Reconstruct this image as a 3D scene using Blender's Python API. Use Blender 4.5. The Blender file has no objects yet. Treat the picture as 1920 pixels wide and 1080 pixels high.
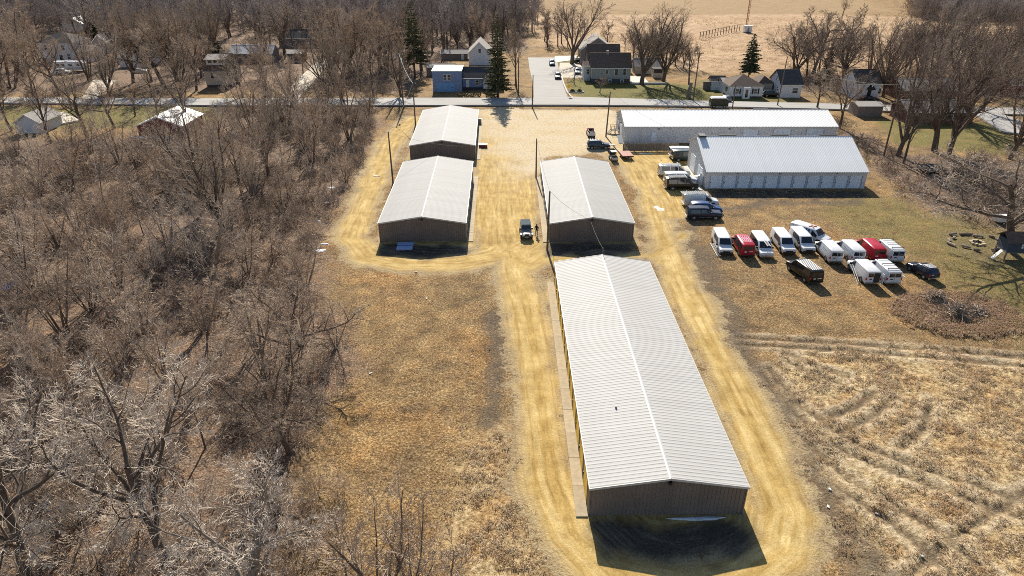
import bpy, math, random
import numpy as np
RND = random.Random(7)
from mathutils import Vector, Matrix

# ------------------------------------------------------------------ camera, sky, sun, exposure
SC = bpy.context.scene
COL = SC.collection
R = math.radians
CAM_H, FPX, PITCH = 40.0, 1280.0, math.atan(665.0 / 1280.0)
cam_d = bpy.data.cameras.new("camera")
cam_d.sensor_width = 36.0
cam_d.lens = 24.0
cam_d.clip_start = 0.5
cam_d.clip_end = 8000.0
cam = bpy.data.objects.new("camera", cam_d)
COL.objects.link(cam)
cam.location = (0, 0, CAM_H)
cam.rotation_euler = (math.pi / 2 - PITCH, 0, 0)
SC.camera = cam

SUN_EL, SUN_AZ = R(33.5), R(-4.0)       # the sun stands ahead of the camera, a little to the left
sun_dir = Vector((math.sin(SUN_AZ) * math.cos(SUN_EL), math.cos(SUN_AZ) * math.cos(SUN_EL), math.sin(SUN_EL)))
world = bpy.data.worlds.new("World")
SC.world = world
world.use_nodes = True
wn = world.node_tree
wn.nodes.clear()
w_out = wn.nodes.new("ShaderNodeOutputWorld")
w_bg = wn.nodes.new("ShaderNodeBackground")
w_sky = wn.nodes.new("ShaderNodeTexSky")
w_sky.sky_type = 'NISHITA'
w_sky.sun_disc = False
w_sky.sun_elevation = SUN_EL
w_sky.sun_rotation = SUN_AZ
w_sky.air_density = 1.0
w_sky.dust_density = 0.6
w_sky.ozone_density = 1.7
w_bg.inputs[1].default_value = 0.072
wn.links.new(w_sky.outputs[0], w_bg.inputs[0])
wn.links.new(w_bg.outputs[0], w_out.inputs[0])
sl = bpy.data.lights.new("sun", 'SUN')
sl.energy = 5.0
sl.angle = R(0.5)
sl.color = (1.0, 0.92, 0.79)
so = bpy.data.objects.new("sun", sl)
COL.objects.link(so)
so.rotation_euler = (-sun_dir).to_track_quat('-Z', 'Y').to_euler()
SC.view_settings.view_transform = 'Standard'
SC.view_settings.look = 'None'
SC.view_settings.gamma = 1.0
SC.view_settings.use_curve_mapping = False
SC.view_settings.exposure = 0.75
SC.cycles.use_denoising = False
SC.cycles.filter_width = 0.95
world.cycles.sampling_method = 'NONE'
SC.cycles.sample_clamp_indirect = 4.0
SC.cycles.max_bounces = 5
SC.cycles.diffuse_bounces = 2
SC.cycles.glossy_bounces = 2
SC.cycles.caustics_reflective = False
SC.cycles.caustics_refractive = False

# ------------------------------------------------------------------ survey helpers (plan positions in metres)
_s, _c = math.sin(PITCH), math.cos(PITCH)
def G(px, py, z=0.0):
    """ground point (at height z) sighted at photo pixel px, py"""
    u, v = (px - 960.0) / FPX, (py - 540.0) / FPX
    t = (CAM_H - z) / (_s + v * _c)
    return (u * t, (_c - v * _s) * t)
def HZ(py_top, py_base):
    """height of something whose foot is sighted at py_base and top at py_top"""
    vb = (py_base - 540.0) / FPX
    Y = (_c - vb * _s) * CAM_H / (_s + vb * _c)
    v = (py_top - 540.0) / FPX
    return CAM_H - (_s + v * _c) * Y / (_c - v * _s)

# ------------------------------------------------------------------ noise for terrain and masks
def _hash(ix, iy, seed):
    h = (ix.astype(np.int64) * 374761393 + iy.astype(np.int64) * 668265263 + seed * 144665) & 0x7fffffff
    h = ((h ^ (h >> 13)) * 1274126177) & 0x7fffffff
    h = (h ^ (h >> 16)) & 0xffff
    return h / 65535.0
def vnoise(x, y, seed=0):
    ix, iy = np.floor(x), np.floor(y)
    fx, fy = x - ix, y - iy
    fx, fy = fx * fx * (3 - 2 * fx), fy * fy * (3 - 2 * fy)
    a, b = _hash(ix, iy, seed), _hash(ix + 1, iy, seed)
    c, d = _hash(ix, iy + 1, seed), _hash(ix + 1, iy + 1, seed)
    return (a * (1 - fx) + b * fx) * (1 - fy) + (c * (1 - fx) + d * fx) * fy
def fbm(x, y, scale, octv=3, seed=0):
    x, y = np.asarray(x, float), np.asarray(y, float)
    s, amp, tot, f = 0.0, 1.0, 0.0, 1.0 / scale
    for o in range(octv):
        s = s + amp * vnoise(x * f + 17.3 * o, y * f - 9.1 * o, seed + o * 31)
        tot += amp
        amp *= 0.5
        f *= 2.03
    return s / tot
def sstep(a, b, x):
    t = np.clip((x - a) / (b - a), 0, 1)
    return t * t * (3 - 2 * t)
def seg_dist(x, y, pts):
    """distance to a polyline, and the length along it of the nearest point"""
    best = np.full(x.shape, 1e9)
    along = np.zeros(x.shape)
    acc = 0.0
    for (ax, ay), (bx, by) in zip(pts[:-1], pts[1:]):
        dx, dy = bx - ax, by - ay
        L2 = dx * dx + dy * dy + 1e-9
        t = np.clip(((x - ax) * dx + (y - ay) * dy) / L2, 0, 1)
        d = np.hypot(x - ax - t * dx, y - ay - t * dy)
        m = d < best
        best = np.where(m, d, best)
        along = np.where(m, acc + t * math.sqrt(L2), along)
        acc += math.sqrt(L2)
    return best, along
def sdf_poly(x, y, pts):
    """signed distance to a polygon, negative inside"""
    d, _ = seg_dist(x, y, list(pts) + [pts[0]])
    ins = np.zeros(x.shape, bool)
    n = len(pts)
    for i in range(n):
        (ax, ay), (bx, by) = pts[i], pts[(i + 1) % n]
        c = ((ay > y) != (by > y))
        xi = (bx - ax) * (y - ay) / ((by - ay) if abs(by - ay) > 1e-9 else 1e-9) + ax
        ins ^= c & (x < xi)
    return np.where(ins, -d, d)

# ------------------------------------------------------------------ mesh building
CS = {}
class MB:
    """collects geometry for one mesh object"""
    def __init__(self):
        self.v, self.f, self.m = [], [], []
    def face(self, pts, m=0):
        n = len(self.v)
        self.v += [tuple(p) for p in pts]
        self.f.append(tuple(range(n, n + len(pts))))
        self.m.append(m)
    def box(self, x0, x1, y0, y1, z0, z1, m=0):
        n = len(self.v)
        self.v += [(x0, y0, z0), (x1, y0, z0), (x1, y1, z0), (x0, y1, z0), (x0, y0, z1), (x1, y0, z1), (x1, y1, z1), (x0, y1, z1)]
        for q in ((3, 2, 1, 0), (4, 5, 6, 7), (0, 1, 5, 4), (1, 2, 6, 5), (2, 3, 7, 6), (3, 0, 4, 7)):
            self.f.append(tuple(n + i for i in q)); self.m.append(m)
        return self
    def prism(self, prof, a, b, axis='y', m=0):
        """closed profile (2-D points) swept from a to b along axis; profile is (x,z), (y,z) or (x,y)"""
        n, k = len(self.v), len(prof)
        for t in (a, b):
            for p, q in prof:
                self.v.append({'y': (p, t, q), 'x': (t, p, q), 'z': (p, q, t)}[axis])
        for i in range(k):
            j = (i + 1) % k
            self.f.append((n + i, n + j, n + k + j, n + k + i)); self.m.append(m)
        self.f.append(tuple(n + i for i in reversed(range(k)))); self.m.append(m)
        self.f.append(tuple(n + k + i for i in range(k))); self.m.append(m)
        return self
    def tube(self, pts, radii, k=6, caps=True, m=0):
        n = len(pts)
        if not hasattr(radii, '__len__'):
            radii = [radii] * n
        n0 = len(self.v)
        cs = CS.get(k) or CS.setdefault(k, [(math.cos(2 * math.pi * j / k), math.sin(2 * math.pi * j / k)) for j in range(k)])
        P = [(p[0], p[1], p[2]) for p in pts]
        rx = None
        V, F = self.v, self.f
        for i in range(n):
            x, y, z = P[i]
            q, o = P[i + 1 if i + 1 < n else n - 1], P[i - 1 if i else 0]
            dx, dy, dz = q[0] - o[0], q[1] - o[1], q[2] - o[2]
            l = math.sqrt(dx * dx + dy * dy + dz * dz) or 1.0
            dx, dy, dz = dx / l, dy / l, dz / l
            if rx is None: rx = abs(dx) < 0.8
            if rx: ax, ay, az = 0.0, dz, -dy
            else: ax, ay, az = -dz, 0.0, dx
            l = math.sqrt(ax * ax + ay * ay + az * az) or 1.0
            r = radii[i]
            ax, ay, az = ax / l * r, ay / l * r, az / l * r
            bx, by, bz = dy * az - dz * ay, dz * ax - dx * az, dx * ay - dy * ax
            for c, s in cs:
                V.append((x + ax * c + bx * s, y + ay * c + by * s, z + az * c + bz * s))
        for i in range(n - 1):
            e = n0 + i * k
            for j in range(k):
                q = j + 1 if j + 1 < k else 0
                F.append((e + j, e + q, e + k + q, e + k + j))
        self.m += [m] * ((n - 1) * k)
        if caps:
            F.append(tuple(n0 + j for j in reversed(range(k))))
            e = n0 + (n - 1) * k
            F.append(tuple(e + j for j in range(k)))
            self.m += [m, m]
        return self
    def slab(self, quad, th, m=0):
        """four corners of an outer face, thickened inward by th"""
        q = [Vector(p) for p in quad]
        nrm = (q[1] - q[0]).cross(q[3] - q[0]).normalized()
        lo = [p - nrm * th for p in q]
        n = len(self.v)
        self.v += [tuple(p) for p in q + lo]
        for fc in ((0, 1, 2, 3), (7, 6, 5, 4), (0, 4, 5, 1), (1, 5, 6, 2), (2, 6, 7, 3), (3, 7, 4, 0)):
            self.f.append(tuple(n + i for i in fc)); self.m.append(m)
        return self
    def mesh(self, name, mats, smooth=None):
        me = bpy.data.meshes.new(name)
        me.from_pydata(self.v, [], self.f)
        for mm in (mats if isinstance(mats, (list, tuple)) else [mats]):
            me.materials.append(mm)
        if any(self.m):
            me.polygons.foreach_set("material_index", self.m)
        if smooth is not None:
            me.polygons.foreach_set("use_smooth", [True] * len(me.polygons))
            me.set_sharp_from_angle(angle=R(smooth))
        me.update()
        return me
    def build(self, name, mats, parent=None, smooth=None, loc=None):
        return link(name, self.mesh(name, mats, smooth), parent, loc)

def link(name, me, parent=None, loc=None, rot=None, scale=None):
    o = bpy.data.objects.new(name, me)
    COL.objects.link(o)
    if parent: o.parent = parent
    if loc: o.location = loc
    if rot: o.rotation_euler = rot
    if scale: o.scale = scale
    return o
def tag(o, label=None, cat=None, group=None, kind=None):
    if label: o['label'] = label
    if cat: o['category'] = cat
    if group: o['group'] = group
    if kind: o['kind'] = kind
    return o
def thing(name, label, cat, loc=(0, 0, 0), rz=0.0, group=None):
    o = link(name, None, None, loc, (0, 0, rz))
    o.empty_display_size = 0.3
    return tag(o, label, cat, group)
def copy_tree(o, parent=None):
    c = o.copy()
    COL.objects.link(c)
    c.parent = parent
    for ch in list(o.children):
        copy_tree(ch, c)
    return c

# ------------------------------------------------------------------ materials
MATS = {}
def mat(name, col, rough=0.7, metal=0.0, var=0.12, scale=3.0, bump=0.0, bscale=None, stretch=(1, 1, 1), col2=None, spec=0.4, coat=0.0, objvar=0.0, detail=4):
    """plain procedural surface: two-scale noise on colour, optional relief"""
    if name in MATS: return MATS[name]
    m = bpy.data.materials.new(name)
    m.use_nodes = True
    nt = m.node_tree
    N, L = nt.nodes, nt.links
    b = N["Principled BSDF"]
    b.inputs["Roughness"].default_value = rough
    b.inputs["Metallic"].default_value = metal
    b.inputs["Specular IOR Level"].default_value = spec
    if coat: b.inputs["Coat Weight"].default_value = coat
    tc = N.new("ShaderNodeTexCoord")
    mp = N.new("ShaderNodeMapping")
    mp.inputs["Scale"].default_value = stretch
    L.new(tc.outputs["Object"], mp.inputs["Vector"])
    nz = N.new("ShaderNodeTexNoise")
    nz.inputs["Scale"].default_value = scale
    nz.inputs["Detail"].default_value = detail
    nz.inputs["Roughness"].default_value = 0.65
    L.new(mp.outputs[0], nz.inputs["Vector"])
    ramp = N.new("ShaderNodeValToRGB")
    c2 = col2 if col2 else tuple(min(1, x * (1 + var)) for x in col)
    c1 = tuple(x * (1 - var) for x in col) if not col2 else col
    ramp.color_ramp.elements[0].position = 0.32
    ramp.color_ramp.elements[1].position = 0.68
    ramp.color_ramp.elements[0].color = (*c1, 1)
    ramp.color_ramp.elements[1].color = (*c2, 1)
    L.new(nz.outputs["Fac"], ramp.inputs[0])
    out = ramp.outputs[0]
    if objvar:
        oi = N.new("ShaderNodeObjectInfo")
        mr = N.new("ShaderNodeMapRange")
        mr.inputs[3].default_value = 1 - objvar
        mr.inputs[4].default_value = 1 + objvar
        L.new(oi.outputs["Random"], mr.inputs[0])
        mx = N.new("ShaderNodeMix")
        mx.data_type = 'RGBA'; mx.blend_type = 'MULTIPLY'
        mx.inputs[0].default_value = 1.0
        L.new(out, mx.inputs[6]); L.new(mr.outputs[0], mx.inputs[7])
        out = mx.outputs[2]
    L.new(out, b.inputs["Base Color"])
    if bump:
        bp = N.new("ShaderNodeBump")
        bp.inputs["Strength"].default_value = bump
        bp.inputs["Distance"].default_value = 0.05
        n2 = nz
        if bscale:
            n2 = N.new("ShaderNodeTexNoise")
            n2.inputs["Scale"].default_value = bscale
            n2.inputs["Detail"].default_value = 3
            L.new(mp.outputs[0], n2.inputs["Vector"])
        L.new(n2.outputs["Fac"], bp.inputs["Height"])
        L.new(bp.outputs[0], b.inputs["Normal"])
    MATS[name] = m
    return m

def add_translucency(m, amount):
    N, L = m.node_tree.nodes, m.node_tree.links
    b = N["Principled BSDF"]; out = N["Material Output"]
    t = N.new("ShaderNodeBsdfTranslucent"); mx = N.new("ShaderNodeMixShader")
    mx.inputs[0].default_value = amount
    L.new(b.inputs["Base Color"].links[0].from_socket, t.inputs["Color"])
    L.new(b.outputs[0], mx.inputs[1]); L.new(t.outputs[0], mx.inputs[2]); L.new(mx.outputs[0], out.inputs["Surface"])
    return m
M_roof_white = mat("white_metal_roof", (0.41, 0.403, 0.385), 0.65, 0.0, col2=(0.47, 0.463, 0.445), scale=1.0, stretch=(0.35, 2.5, 1), spec=0.18, objvar=0.035)
M_roof_bright = mat("bright_white_metal_roof", (0.84, 0.84, 0.82), 0.5, 0.0, col2=(0.90, 0.90, 0.885), scale=0.3, spec=0.3, objvar=0.02)
M_roof_grey = mat("pale_galvanised_roof", (0.345, 0.340, 0.328), 0.65, 0.0, col2=(0.40, 0.395, 0.382), scale=1.0, stretch=(0.35, 2.5, 1), spec=0.1, objvar=0.04)
M_trim_white = mat("white_metal_trim", (0.52, 0.515, 0.50), 0.4, var=0.05, scale=1.0)
M_wall_tan = mat("taupe_metal_siding", (0.165, 0.134, 0.115), 0.5, col2=(0.20, 0.163, 0.14), scale=0.5, objvar=0.05)
M_wall_white = mat("white_metal_siding", (0.56, 0.57, 0.59), 0.5, col2=(0.61, 0.62, 0.635), scale=0.5, objvar=0.03)
M_door_white = mat("white_roll_door", (0.66, 0.73, 0.82), 0.45, col2=(0.71, 0.78, 0.86), scale=0.8)  # white doors, with the blue of their shade tinted into the colour
M_door_yellow = mat("yellow_roll_door", (0.75, 0.47, 0.02), 0.45, var=0.08, scale=1.0)
M_dark_trim = mat("dark_trim", (0.03, 0.028, 0.026), 0.5, var=0.2)
M_concrete = mat("weathered_concrete", (0.33, 0.265, 0.17), 0.9, col2=(0.47, 0.385, 0.26), scale=1.2, bump=0.15, bscale=14, objvar=0.08)
M_glass = mat("dark_glass", (0.018, 0.022, 0.03), 0.08, var=0.3, spec=0.8)
M_black = mat("black_rubber", (0.02, 0.02, 0.02), 0.8, var=0.2)
M_rim = mat("wheel_metal", (0.45, 0.45, 0.45), 0.35, metal=0.6, var=0.1)
M_chrome = mat("bright_metal", (0.6, 0.6, 0.6), 0.25, metal=0.9, var=0.08)
M_lamp = mat("clear_lamp_glass", (0.7, 0.7, 0.68), 0.1, var=0.05, spec=0.8)
M_red_lamp = mat("red_lamp_glass", (0.45, 0.02, 0.02), 0.2, var=0.1, spec=0.7)
M_plate = mat("pale_plate", (0.55, 0.57, 0.6), 0.5, var=0.05)
M_wood_pole = mat("weathered_pole_wood", (0.10, 0.075, 0.055), 0.9, col2=(0.17, 0.13, 0.10), scale=3, stretch=(4, 4, 0.4), bump=0.3)
M_wood_grey = mat("grey_weathered_boards", (0.16, 0.13, 0.10), 0.9, col2=(0.25, 0.21, 0.17), scale=3, stretch=(3, 3, 0.5), objvar=0.15)
M_wire = mat("grey_cable", (0.16, 0.15, 0.14), 0.7, var=0.1)
M_snow = mat("old_snow", (0.62, 0.64, 0.68), 0.8, var=0.12, scale=5, bump=0.3, bscale=8)
M_steel = mat("dull_steel", (0.25, 0.25, 0.25), 0.5, metal=0.5, var=0.15)
def paint(name, col, rough=0.3): return mat("paint_" + name, col, rough, var=0.06, scale=1.5, spec=0.4, coat=0.2)
P_white = paint("white", (0.68, 0.69, 0.70))
P_white_dirty = paint("dirty_white", (0.56, 0.56, 0.55))
P_red = paint("red", (0.42, 0.012, 0.03))
P_black = paint("black", (0.008, 0.007, 0.007))
P_navy = paint("navy", (0.012, 0.018, 0.04))
P_blue = paint("blue", (0.02, 0.06, 0.17))
P_slate = paint("slate_blue", (0.045, 0.065, 0.09))
P_silver = paint("silver", (0.20, 0.205, 0.21))
P_green = paint("dark_green", (0.02, 0.035, 0.03))
P_teal = paint("teal", (0.02, 0.10, 0.14))
# ================================================================== THE GROUND
def GP(*pts): return [G(a, b) for a, b in pts]
# drives: centre lines and half widths in metres
DRIVES = [
    (GP((775, 222), (735, 260), (705, 330), (675, 400), (660, 445), (690, 478), (760, 492), (860, 492), (935, 478), (985, 450)), 2.9),
    (GP((945, 205), (945, 300), (945, 400), (958, 480), (985, 560), (1003, 660), (1018, 780), (1035, 900), (1075, 1000), (1150, 1075), (1270, 1105), (1390, 1085), (1470, 1030), (1482, 960), (1440, 860), (1385, 745), (1320, 620), (1272, 520), (1245, 450), (1222, 380), (1190, 310), (1130, 262), (1050, 235)), 2.7),
    (GP((1020, 480), (985, 500), (960, 470)), 2.5),
    (GP((1040, 490), (1120, 470), (1225, 480), (1280, 440)), 1.6),
]
LOTS = [
    GP((893, 206), (1150, 206), (1158, 260), (1235, 290), (1245, 330), (1180, 320), (1120, 285), (1012, 296), (1018, 440), (1028, 480), (980, 500), (880, 484), (888, 300)),
    GP((1160, 275), (1300, 282), (1310, 320), (1320, 365), (1290, 410), (1240, 420), (1200, 330)),
]
for (x0_, x1_, y0_, y1_) in ((4.0, 19.6, 35.0, 79.5), (4.2, 19.0, 90.0, 122.0), (-20.0, -4.0, 88.5, 122.0), (-21.5, -5.0, 131.0, 164.0)):
    LOTS.append([(x0_, y0_), (x1_, y0_), (x1_, y1_), (x0_, y1_)])
WOOD = GP((712, 196), (705, 250), (672, 330), (640, 400), (612, 455), (590, 500), (600, 560), (655, 640), (650, 720), (600, 800), (570, 900), (560, 1000), (545, 1150), (200, 1400), (-900, 1200), (-900, 262), (60, 262), (260, 258), (300, 205), (480, 203))
WOOD2 = GP((1470, 262), (1600, 262), (1640, 320), (1720, 380), (1800, 420), (1960, 450), (2100, 420), (2100, 300), (1900, 300), (1700, 290), (1560, 230))
WOOD3 = GP((-300, 176), (300, 174), (420, 172), (560, 165), (640, 172), (760, 176), (815, 130), (870, 96), (985, 100), (990, 30), (980, -6), (-400, -10), (-600, 120))
WOOD4 = GP((1500, 172), (1640, 168), (1990, 190), (2300, 150), (1990, 118), (1760, 130), (1600, 135), (1480, 132))
LAWN_R = GP((1500, 395), (1630, 352), (1720, 400), (1830, 420), (1930, 430), (2100, 500), (2100, 640), (1920, 680), (1800, 560), (1700, 470), (1590, 425))
LAWNS = [GP((1062, 148), (1170, 150), (1300, 160), (1400, 178), (1440, 192), (1300, 192), (1100, 184), (1072, 178)), GP((1080, 104), (1085, 128), (1045, 125), (1040, 108)),
         GP((0, 198), (420, 203), (400, 230), (280, 240), (0, 240)), GP((1640, 225), (1900, 230), (1900, 290), (1680, 270)), GP((1300, 150), (1450, 160), (1500, 190), (1400, 190))]
FIELD = GP((985, 30), (1100, 28), (1300, 27), (1500, 25), (1650, 30), (2400, 60), (2400, 120), (1800, 150), (1560, 140), (1300, 135), (1100, 90), (1010, 85))
PLOUGH = GP((1120, 14), (1250, 26), (1500, 26), (1680, 22), (1620, 0), (1640, -30), (1000, -30))
TALL = [GP((1450, 655), (1600, 648), (1760, 655), (1930, 668), (2300, 760), (2400, 1300), (1640, 1120), (1560, 1000), (1540, 920), (1500, 820), (1450, 740)),
        GP((895, 800), (950, 790), (965, 960), (1000, 1090), (860, 1100), (860, 960))]
MUD = [(GP((1310, 470), (1345, 560), (1400, 680), (1460, 790), (1520, 900), (1590, 1020), (1640, 1100)), 2.2),
       (GP((925, 590), (935, 660), (930, 740), (915, 790)), 1.0), 
       (GP((700, 490), (760, 505), (860, 504), (930, 492)), 0.5), (GP((1330, 395), (1450, 380), (1610, 380)), 1.3), (GP((1290, 470), (1300, 400), (1340, 385)), 1.2)]
RUTS = [GP((1385, 632), (1560, 642), (1750, 655), (1960, 672)), GP((1385, 644), (1560, 655), (1750, 670), (1960, 690)),
        GP((1440, 690), (1500, 760), (1600, 830), (1740, 880), (1960, 950)), GP((1430, 700), (1490, 775), (1590, 850), (1720, 900), (1960, 985)),
        GP((1556, 782), (1610, 760), (1640, 735)), GP((1580, 808), (1640, 780), (1672, 745)), GP((1690, 840), (1735, 800), (1745, 750)),
        GP((1500, 820), (1600, 900), (1750, 990), (1860, 1080)), GP((1480, 830), (1570, 910), (1710, 1005), (1800, 1090)),
        GP((1470, 660), (1540, 690), (1590, 705)), GP((1475, 675), (1530, 705), (1580, 720)), GP((1700, 1080), (1800, 1000), (1960, 900))]
SHADE_MUD = [GP((1112, 976), (1385, 968), (1425, 1000), (1415, 1030), (1330, 1056), (1220, 1058), (1140, 1035), (1110, 1000)), GP((712, 455), (880, 455), (884, 476), (800, 484), (716, 478)), GP((1030, 455), (1192, 455), (1200, 474), (1120, 482), (1034, 476)), GP((1335, 356), (1622, 356), (1636, 371), (1500, 375), (1338, 373))]  # muddy ground before the sheds, with their shade painted into its colour
BRUSH_C = G(1792, 588)

def fields(x, y):
    """what the ground is made of at each point"""
    n1 = fbm(x, y, 6.0, 4, 3) - 0.5
    n2 = fbm(x, y, 1.6, 3, 11) - 0.5
    sd = np.full(x.shape, 1e9)
    across = np.full(x.shape, 1e9); along = np.zeros(x.shape)
    off = 0.0
    for pts, hw in DRIVES:
        d, a = seg_dist(x, y, pts)
        m = d < across
        across = np.where(m, d, across); along = np.where(m, a + off, along)
        off += 311.0
        sd = np.minimum(sd, d - hw)
    for p in LOTS:
        sd = np.minimum(sd, sdf_poly(x, y, p))
    w = 1.0
    dirt = 1 - sstep(-1.1, 1.9, sd + n1 * 3.0 + n2 * 2.0)
    core = 1 - sstep(-1.8, 0.3, sd + n1 * 2.4 + n2 * 1.2)
    wood = 1 - sstep(-2.0, 2.5, np.minimum(np.minimum(sdf_poly(x, y, WOOD), sdf_poly(x, y, WOOD2)), np.minimum(sdf_poly(x, y, WOOD3), sdf_poly(x, y, WOOD4))) + n1 * 7)
    green = (1 - sstep(-5.0, 5.0, sdf_poly(x, y, LAWN_R) + n1 * 14)) * 0.6
    for k_, p in enumerate(LAWNS):
        green = np.maximum(green, (1.0 if k_ == 0 else 0.8) * (1 - sstep(-1.5, 1.5, sdf_poly(x, y, p) + n1 * 4)))
    field = 1 - sstep(-4, 4, sdf_poly(x, y, FIELD) + n1 * 9)
    plough = 1 - sstep(-3, 3, sdf_poly(x, y, PLOUGH) + n1 * 4)
    tall = np.zeros(x.shape)
    for p in TALL:
        tall = np.maximum(tall, 1 - sstep(-1.5, 1.5, sdf_poly(x, y, p) + n1 * 5))
    rb = np.hypot((x - BRUSH_C[0]) / 1.35, y - BRUSH_C[1])
    tall = np.maximum(tall, 1 - sstep(2.6, 4.2, rb + n1 * 2))
    mud = np.zeros(x.shape)
    for pts, hw in MUD:
        d, _ = seg_dist(x, y, pts)
        mud = np.maximum(mud, (1 - sstep(hw * 0.3, hw * 1.5, d + n1 * 1.6 + n2 * 1.5)) * 0.85)
    shade_mud = np.zeros(x.shape)
    for p in SHADE_MUD:
        shade_mud = np.maximum(shade_mud, 1 - sstep(-0.9, 0.6, sdf_poly(x, y, p) + n1 * 3.0 + n2 * 2.0))
    rut = np.zeros(x.shape); edge = np.zeros(x.shape)
    for p in RUTS:
        d, _ = seg_dist(x, y, p)
        rut = np.maximum(rut, 1 - sstep(0.13, 0.54, d + n2 * 0.45))
        edge = np.maximum(edge, (1 - sstep(0.15, 0.5, np.abs(d - 0.75) + n2 * 0.45)))
    pale = 1 - sstep(-4.0, 8.0, sdf_poly(x, y, GP((905, 206), (1150, 206), (1150, 270), (1060, 290), (985, 330), (960, 300))) + n1 * 12)
    mud = np.maximum(mud, rut * 0.85)
    fpx, fpy = G(1850, 462)
    wood = np.maximum(wood, 1 - sstep(4.5, 7.5, np.hypot((x - fpx) / 1.2, y - fpy) + n1 * 5))
    wood = wood * (1 - dirt)
    return dict(dirt=dirt, core=core, wood=wood, green=green * (1 - dirt), field=field, plough=plough, tall=tall * (1 - dirt), mud=mud * (1 - core), rut=rut, edge=edge * (1 - rut), pale=pale, shade_mud=shade_mud, across=across, along=along, sd=sd)
BUILT = []          # footprints (x0, x1, y0, y1) kept level
def ground_z(x, y, F=None):
    x, y = np.atleast_1d(np.asarray(x, float)), np.atleast_1d(np.asarray(y, float))
    F = F or fields(x, y)
    flat = 1 - F['core']
    z = (fbm(x, y, 9, 3, 71) - 0.5) * 0.16 * flat
    z += (fbm(x, y, 0.9, 2, 77) - 0.5) * (0.05 + 0.26 * F['tall'] + 0.22 * F['wood'] + 0.10 * F['field']) * flat
    z += (fbm(x, y, 2.2, 2, 87) - 0.5) * (0.10 * F['tall'] + 0.15 * F['wood'])
    z -= (F['rut'] * 0.15 - F['edge'] * 0.07) * (1 - F['dirt'])
    z += 0.05 * F['dirt'] * (np.abs(fbm(F['across'] * 1.5, F['along'] * 0.08, 1.0, 2, 5) - 0.5)) - 0.02 * F['dirt']
    far = sstep(165, 190, y)
    return z * (1 - 0.75 * far) - 0.02

def axis_coords(lo, hi, core, step, grow, grow_lo):
    a, b = core
    c = list(np.arange(a, b + step * 0.5, step))
    s = step
    while c[-1] < hi:
        s *= grow
        c.append(c[-1] + s)
    s = step
    while c[0] > lo:
        s *= grow_lo
        c.insert(0, c[0] - s)
    return np.array(c)
gx = axis_coords(-3500, 3500, (-46, 82), 0.42, 1.07, 1.07)
gy = axis_coords(-400, 4500, (28, 128), 0.42, 1.022, 1.15)
X, Y = np.meshgrid(gx, gy)
XF, YF = X.ravel(), Y.ravel()
FLD = fields(XF, YF)
ZF = ground_z(XF, YF, FLD)
NX, NY = len(gx), len(gy)
ii = (np.arange(NY - 1)[:, None] * NX + np.arange(NX - 1)[None, :]).ravel()
QUADS = np.stack([ii, ii + 1, ii + NX + 1, ii + NX], 1)

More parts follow.
